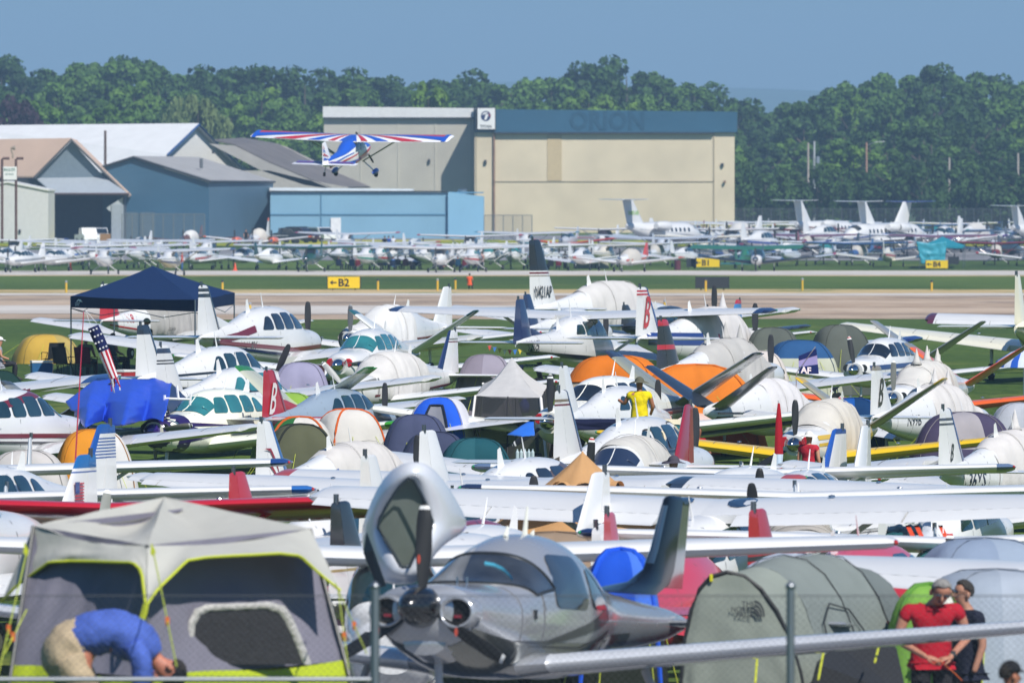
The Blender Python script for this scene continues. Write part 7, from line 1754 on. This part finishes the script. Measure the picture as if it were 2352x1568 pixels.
far(1345, 25.2, 74, 'low', 0, acc='b8301c', desc='white and red low-wing airplane with upright tail'); far(1440, 25.6, -110, 'low', 0, acc='c03a20', desc='white airplane with red wing edge and cover', cover=('d8d2c8', 1.2, -2.3, None), bands=[(0, 1.01, 'c03a2a')]); far(1270, 24.0, 72, 'cherokee', 1); far(1395, 24.0, 74, 'high', 1, c='d8d0c0', desc='beige high-wing airplane')
far(1300, 21.4, -104, 'cherokee', 3, c='b8bcc2', desc='silver low-wing airplane with red belly', wing='c23a24'); far(1385, 21.2, -108, 'high', 3, desc='grey-white high-wing airplane with a dark cover', cover=('3a3440', 1.2, -2.0, None))
far(1740, 25.4, -97, 'low', 0, c='26303a', desc='black low-wing airplane with silver nose', wing='20262c', cowl='d0d0d0'); far(1720, 24.2, 76, 'cub', 1, c='2f6b50', desc='green strut-braced tailwheel airplane', pitch=10, glass=M_TEAL)
for row, s in ((1, 24.6), (2, 23.2), (3, 22.0)):
    x = -30+row*31
    while x < 1440:
        if rnd.random() < (.9 if row < 3 else .35) and not (560 < x < 800 and row > 1):
            ac = rnd.choice([None, 'b3202c', '24408a', None, '3a3d44', '2f7d8c']); nmz = {None: 'plain', 'b3202c': 'red-trimmed', '24408a': 'blue-trimmed', '3a3d44': 'grey-trimmed', '2f7d8c': 'teal-trimmed'}[ac]; kd = rnd.choice(['high', 'low', 'high', 'cherokee'])
            far(x, s+rnd.uniform(-.3, .3), rnd.choice([74, 78, -104, -108]), kd, row, acc=ac, desc='%s white %s parked airplane' % (nmz, {'high': 'high-wing', 'low': 'low-wing', 'cherokee': 'straight-winged'}[kd]))
        x += rnd.uniform(95, 150)
rows_ = [(1, 23.6), (2, 22.4), (3, 21.2), (4, 20.2), (5, 19.2)]
for row, s in rows_:
    x = 1480+row*23
    while x < 2440:
        if rnd.random() < .93 and not (1660 < x < 1800 and row < 2) and not (2050 < x < 2260 and row < 2):
            kd = rnd.choice(['high', 'high', 'low', 'cherokee', 'high']); yw = rnd.choice([74, 78, -104, -100, -108])+rnd.uniform(-4, 4)
            ac = rnd.choice([None, None, 'b3202c', '24408a', '3a3d44', '2f7d8c', None, '8a2a3a', '3f8f4a'])
            cc = rnd.choice([WHITE]*6+['e0dccb', 'c8ccd2', '3a5a8a', '7a2a34', '2b2f36'])
            nmz = {None: 'plain', 'b3202c': 'red-trimmed', '24408a': 'blue-trimmed', '3a3d44': 'grey-trimmed', '2f7d8c': 'teal-trimmed', '8a2a3a': 'maroon-trimmed', '3f8f4a': 'green-trimmed'}[ac]
            cn = {WHITE: 'white', 'e0dccb': 'cream', 'c8ccd2': 'silver', '3a5a8a': 'blue', '7a2a34': 'maroon', '2b2f36': 'black'}[cc]
            cvv = ('d0ccc4', 1.2, -2.2, None) if rnd.random() < .3 else None
            far(x, s+rnd.uniform(-.3, .3), yw, kd, row, c=cc, acc=ac, desc='%s %s %s airplane%s' % (nmz, cn, {'high': 'high-wing', 'low': 'low-wing', 'cherokee': 'straight-winged'}[kd], ', canvas-covered' if cvv else ''), cover=cvv)
        x += rnd.uniform(62, 96)
# business jets with T-tails
def jet(label, px, py, s, yaw, c=WHITE, ac='c4c6ca', top=None, k=1.0, text=None):
    pos, kk = solve((-7.0, 0, 4.9), px, py, yaw, s, k); e = empty('business_jet', pos, R(yaw), label, 'jet', 'business jets behind the far rows'); e.scale = (kk, kk, kk)
    F = Fus([(6.0, 1.6, .05, .05, .05, 2), (5.6, 1.62, .3, .28, .3, 2), (4.6, 1.75, .68, .62, .62, 2), (3.2, 1.85, .9, .95, .85, 2.1), (1, 1.9, .92, .98, .9, 2.1), (-2.5, 1.9, .92, .98, .9, 2.1), (-5, 2.1, .6, .72, .6, 2), (-7.2, 2.5, .2, .3, .3, 2), (-7.8, 2.6, .05, .08, .08, 2)])
    F.shell(24, 16).build('fuselage', paint(c), e, smooth='auto')
    for sd in (-1, 1):
        for i in range(6): F.decal(sd, rrect(2.4-i*.8, 2.05-i*.8, 2.0, 2.35, 0, 0, .1), .02).build('side_window', M_DARKGLASS, e)
        surface([(0, (1.2, sd*.7, 1.3), 3.0), (1, (-1.9, sd*6.5, 1.7), .9)], (0, 0, 1), [paint(c)], 'wing', e, t=.11, n=5, cap=.2)
        MB().loft([[(x, sd*1.45+w_*math.cos(t*.5236), 2.5+w_*math.sin(t*.5236)) for t in range(12)] for x, w_ in ((-2.6, .4), (-2.9, .46), (-4.2, .44), (-4.9, .26))]).build('engine', paint(c), e, smooth='auto')
        MB().poly([(-2.59, sd*1.45+.33*math.cos(t*.5236), 2.5+.33*math.sin(t*.5236)) for t in range(12)]).build('engine_inlet', M_DK, e)
        surface([(0, (-7.0, sd*.05, 4.85), 1.5), (1, (-7.9, sd*2.4, 4.9), .8)], (0, 0, 1), [paint(top or c)], 'stabilizer', e, t=.08, cam=0, n=4, cap=.05)
        F.strip(sd, [(5, 1.5), (-6, 2.2)], .1, .02).build('stripe', paint(ac), e); wheel(e, -1.4, sd*1.3, .3, strut=(-1.4, sd*1.3, 1.2))
    wheel(e, 4.6, 0, .24, strut=(4.6, 0, 1.2))
    surface([(0, (-4.4, 0, 2.6), 3.2), (1, (-6.6, 0, 4.85), 1.9)], (0, 1, 0), [paint(c)], 'fin', e, t=.09, cam=0, n=5)
    MB().grid(lambda u, v: F.pt(4.3-.7*v, R(35+110*u), .02), 6, 3).build('windshield', M_DARKGLASS, e)
    if text:
        tv, tf = text_mesh(text, .55, .02)
        for sd in (-1, 1): MB().add([((-7.6+x if sd < 0 else -5.6-x), sd*.13, 3.5+y) for x, y in tv], tf).build('registration', paint('8fc050'), e)
jet('white business jet with a T-tail and green lettering before the cream hangar', 1448, 458, 22.0, 60, text='N401AB', k=1.0)
jet('white jet tail rising behind the far rows below the pale poles', 1838, 460, 21.4, 62, k=.95, ac='6a2a34')
jet('white T-tail jet left of the pair, right of centre', 1985, 462, 22.0, 62, ac='3a3d44'); jet('white T-tail jet with blue-tipped tailplane, right of its twin', 2078, 462, 21.8, -118, top='2a4a9a', ac='2a4a9a'); jet('white business jet near the right edge of the far rows', 2335, 472, 21.6, 62, ac='3a3d44')
for i_, (px, s, yw, ac) in enumerate([(1560, 21.6, 66, None), (1690, 21.2, -112, 'b3202c'), (1905, 21.5, 68, None), (2160, 21.7, -110, '5a3a8a'), (2250, 21.2, 70, None), (1760, 22.4, 70, '24408a')]):
    far(px, s, yw, 'low', 3, acc=ac, desc=['big plain white twin', 'big red-trimmed twin', 'big white twin', 'big purple-trimmed twin', 'big white covered twin', 'big blue-trimmed twin'][i_], twin=WHITE, k=1.4, cover=('dcdad6', 1.2, -2.4, None) if i_ in (1, 4) else None)
# canopy, vehicles, people, cones
shade_tent('teal pop-up canopy with draped side wall in the far rows', [(2112, 24.4), (2212, 24.4), (2216, 23.8), (2120, 23.8)], 24.2, 3.0, 2.1, '1f8ca0', name='canopy', cat='canopy', legs='8a9096', val=.2, sag=.05)
tarp('draped teal side cloth of the far canopy', [[(2104, 554, 24.5), (2116, 606, 24.5)], [(2140, 560, 24.5), (2140, 606, 24.5)], [(2174, 554, 24.5), (2170, 604, 24.5)]], '3a9aae', amp=.1)
def car(label, px, s, rz, c, kind='suv', group=None):
    e = empty('parked_car', GP(px, s), R(rz), label, 'car', group); h = 1.75 if kind == 'suv' else 1.85; m = paint(c)
    prof = [(-2.3, .45), (-2.35, .95), (-2.1, 1.05), (-1.95, h-.08), (-1.7, h), (.4, h), (.7, h-.06), (1.25, 1.08), (2.2, .95), (2.35, .8), (2.35, .42)] if kind == 'suv' else [(-2.7, .5), (-2.7, 1.05), (-.5, 1.08), (-.4, h-.06), (-.1, h), (.9, h), (1.5, 1.15), (2.6, 1.0), (2.7, .5)]
    MB().loft([[(x, y*(1-.08*max(0, z-1)), z) for x, z in prof] for y in (-.9, .9)]).build('body', m, e)
    for sd in (-1, 1):
        MB().poly([(x, sd*.885, z) for x, z in ([(-1.8, 1.1), (-1.7, h-.12), (.35, h-.12), (.95, 1.1)] if kind == 'suv' else [(-.3, 1.15), (-.2, h-.12), (.85, h-.12), (1.3, 1.15)])], (0, sd*.02, 0)).build('side_window', M_DARKGLASS, e)
        for x in (-1.45, 1.45): MB().lathe([(-.12, .15), (-.12, .36), (.12, .36), (.12, .15)], 14, 'y', (x, sd*.8, .36)).build('wheel', M_RUBBER, e)
        MB().box((2.34, sd*.65, .75), (.08, .3, .14)).build('headlight', mat('lamp_lens', 'd8dce0', rough=.1), e); MB().box((-2.34 if kind == 'suv' else -2.7, sd*.75, .85), (.06, .14, .3)).build('tail_light', mat('red_lens', 'a01818', rough=.2), e)
    MB().poly([(.72, -.78, h-.1), (.72, .78, h-.1), (1.27, .84, 1.1), (1.27, -.84, 1.1)], (.03, 0, .02)).build('windshield', M_DARKGLASS, e)
    return e
car('white car parked in front of the light blue workshop door', 738, 19.4, -60, 'e8e8e8'); car('dark red car with a white load on its roof left of the white car', 690, 19.7, -35, '3a1a20'); car('black pickup truck among the dark vehicles below the blue workshop', 650, 20.0, 10, '17181c', 'pickup'); car('black car behind the dark pickup', 672, 19.2, 170, '1a1b20')
car('white pickup truck with orange roof beacon before the dark open hangar', 200, 20.0, -75, 'e6e6e4', 'pickup'); car('white van right of the white pickup below the tan hangar', 228, 19.6, -80, 'dfe0e0')
e = empty('cardboard_box', GP(242, 20.2), 0, 'brown carton standing beside the pale post of the open hangar', 'box'); MB().box((0, 0, .6), (1.2, .8, 1.2)).build('carton', matte('8a6a4a'), e)
for i, (px, c) in enumerate([(540, 'e0562a'), (162, 'd84a2a')]):
    e = empty('traffic_cone', GP(px, 25.2), 0, ['orange traffic cone on the grass near the dark green airplane', 'small orange cone left of the navy canopy'][i], 'cone'); MB().lathe([(0, .24), (.05, .24), (.06, .15), (.75, .03)], 10, 'z').build('cone', matte(c), e); MB().box((0, 0, .02), (.5, .5, .04)).build('base', matte(c), e)
GPpl = 'spectators seated along the far grass'
shirts = [('2c6fb0', 'blue'), ('8a2a34', 'maroon'), ('2a2c3a', 'dark'), ('d09a90', 'pink'), ('1f3a5a', 'navy'), ('dddde4', 'white'), ('caa6a0', 'pale pink'), ('6a6a78', 'grey'), ('3a3a3a', 'black')]
for i, px in enumerate([778, 808, 822, 872, 884, 902, 914, 931, 944, 958, 1008, 1020, 1038, 1052, 1068, 1082, 1096, 1106, 1265, 1283, 1298]):
    c, n_ = shirts[(i*5+2) % 9]; s = ys(619+rnd.uniform(-2, 2)); st = px in (1298, 1106)
    person('%s spectator in a %s shirt, %s along the far grass' % ('standing' if st else 'seated', n_, ['first from the left', 'second from the left', 'third from the left', 'fourth from the left', 'fifth', 'sixth', 'seventh', 'eighth', 'ninth', 'tenth', 'eleventh', 'twelfth', 'thirteenth', 'fourteenth', 'fifteenth', 'sixteenth', 'seventeenth', 'eighteenth', 'third last', 'second last', 'last'][i]), GP(px, s), rnd.uniform(120, 240), STAND if st else SIT, c, '2a2a30', hat=rnd.choice([None, 'cap', 'brim']), k=1.0, sub=1, group=GPpl)
    if not st: chair('folding chair of the seated spectator in the %s shirt' % n_, GP(px, s), 180, rnd.choice(['22304a', '2a2a2e', '7a2430', '1f4a6a']), 'chairs of the far spectators')
for i, (px, c, n_) in enumerate([(884, '15161a', 'black'), (893, '2c4f9a', 'blue'), (903, 'e0e0e6', 'white')]): person('person in a %s shirt seated by the weed strip below the blue workshop' % n_, GP(px, 21.2), 170, SIT, c, '22242c', k=1.15)
person('person in a red shirt and jeans beside the wing of the red-slashed airplane', GP(418, 25.4), 90, STAND, 'b02030', '3a5a8a')
person('person in dark clothes with a pink bag by the slate barn', GP(565//1, 20.4), 20, STAND, '1a1a20', '26262c')
# camping gear between the middle rows
def cooler(label, px, s, c, lid='e8e8e6'):
    e = empty('cooler', GP(px, s), rnd.uniform(0, 3), label, 'cooler'); MB().box((0, 0, .19), (.6, .36, .36), taper=1.05).build('body', matte(c, .5), e); MB().box((0, 0, .41), (.64, .4, .06)).build('lid', matte(lid, .5), e)
    MB().tube([(-.33, -.1, .3), (-.38, 0, .3), (-.33, .1, .3)], .015, 5).build('handle', matte('dddddd'), e)
for i, (px, s, c, t) in enumerate([(95, 76, '1d5a8a', 'blue cooler beside the tan dome tent'), (285, 80, 'a82a2a', 'red cooler under the navy canopy'), (1140, 84, '8a2a2a', 'red cooler left of the camp table'), (1905, 88, '1d5a8a', 'blue cooler beside the blue and cream tent'),
    (640, 96, '3a3d40', 'dark cooler by the lavender tent'), (1475, 96, '2f6b3a', 'green cooler between the orange tents'), (2090, 90, 'a82a2a', 'red cooler on the grass right of the propeller')]): cooler(t, px, s, c)
for px, s, c, t in [(120, 75, '2a2c30', 'black camp chair in front of the tan dome tent'), (1170, 83, '22304a', 'navy camp chair by the pennant string'), (1262, 84, '1c1d20', 'black camp chair right of the camp table'), (2120, 86, '1d4f7a', 'blue camp chair under the cream wing'), (2150, 85, '1c1d20', 'black camp chair under the cream wing'),
    (720, 98, '5a2024', 'maroon camp chair below the brown towel'), (1310, 92, '1c1d20', 'black camp chair left of the orange dome'), (880, 97, '22304a', 'navy camp chair beside the canvas-covered airplane')]: chair(t, GP(px, s), rnd.uniform(0, 360), c)
# equipment crates on the far grass
e = empty('concrete_block', GP(1358, ys(617)), 0, 'pale concrete block on the far grass below the cream hangar', 'block'); MB().box((0, 0, .45), (3.3, .8, .9), taper=.97).build('block', matte('9a9a84'), e)
e = empty('roller', GP(1556, ys(620)), 0, 'dark red drum beside the far yellow sign', 'drum'); MB().lathe([(0, .3), (.9, .3)], 12, 'z').build('drum', matte('5a2030'), e)
# far fence and clutter behind the rows at right
def farfence(label, x0, x1, s, h, n, c='6a6f72'):
    a, b_ = GP(x0, s), GP(x1, s); e = empty('mesh_fence', a, 0, label, 'fence'); L = (b_-a).length
    for i in range(n+1): MB().tube([(L*i/n, 0, 0), (L*i/n, 0, h)], .05, 5).build('post', matte(c), e)
    MB().tube([(0, 0, h), (L, 0, h)], .04, 4).build('rail', matte(c), e)
    MB().poly([(0, 0, 0), (L, 0, 0), (L, 0, h), (0, 0, h)]).build('mesh', mat('far_mesh', c, rough=.8, alpha=.25, var=.1), e)
farfence('wire fence panels between the blue workshop and the cream hangar', 1112, 1222, 18.9, 3.0, 5); farfence('grey mesh fence in front of the slate barn', 280, 470, 19.4, 3.3, 8)
farfence('long dark mesh fence in front of the low trees', 1690, 2500, 16.9, 3.2, 40, '4a5054')

# labels that several things share get their order across the picture
by = {}
for o in sc.objects:
    if o.parent is None and 'category' in o: by.setdefault(o['label'], []).append(o)
NTH = ['first', 'second', 'third', 'fourth', 'fifth', 'sixth', 'seventh', 'eighth', 'ninth', 'tenth']
for lab, os_ in by.items():
    if len(os_) > 1 and len(lab.split()) <= 13:
        os_.sort(key=lambda o: o.location.x/max(o.location.y, 1))
        for i, o in enumerate(os_): o['label'] = lab+', %s from left' % NTH[min(i, 9)]
bpy.data.scenes.remove(TMP)
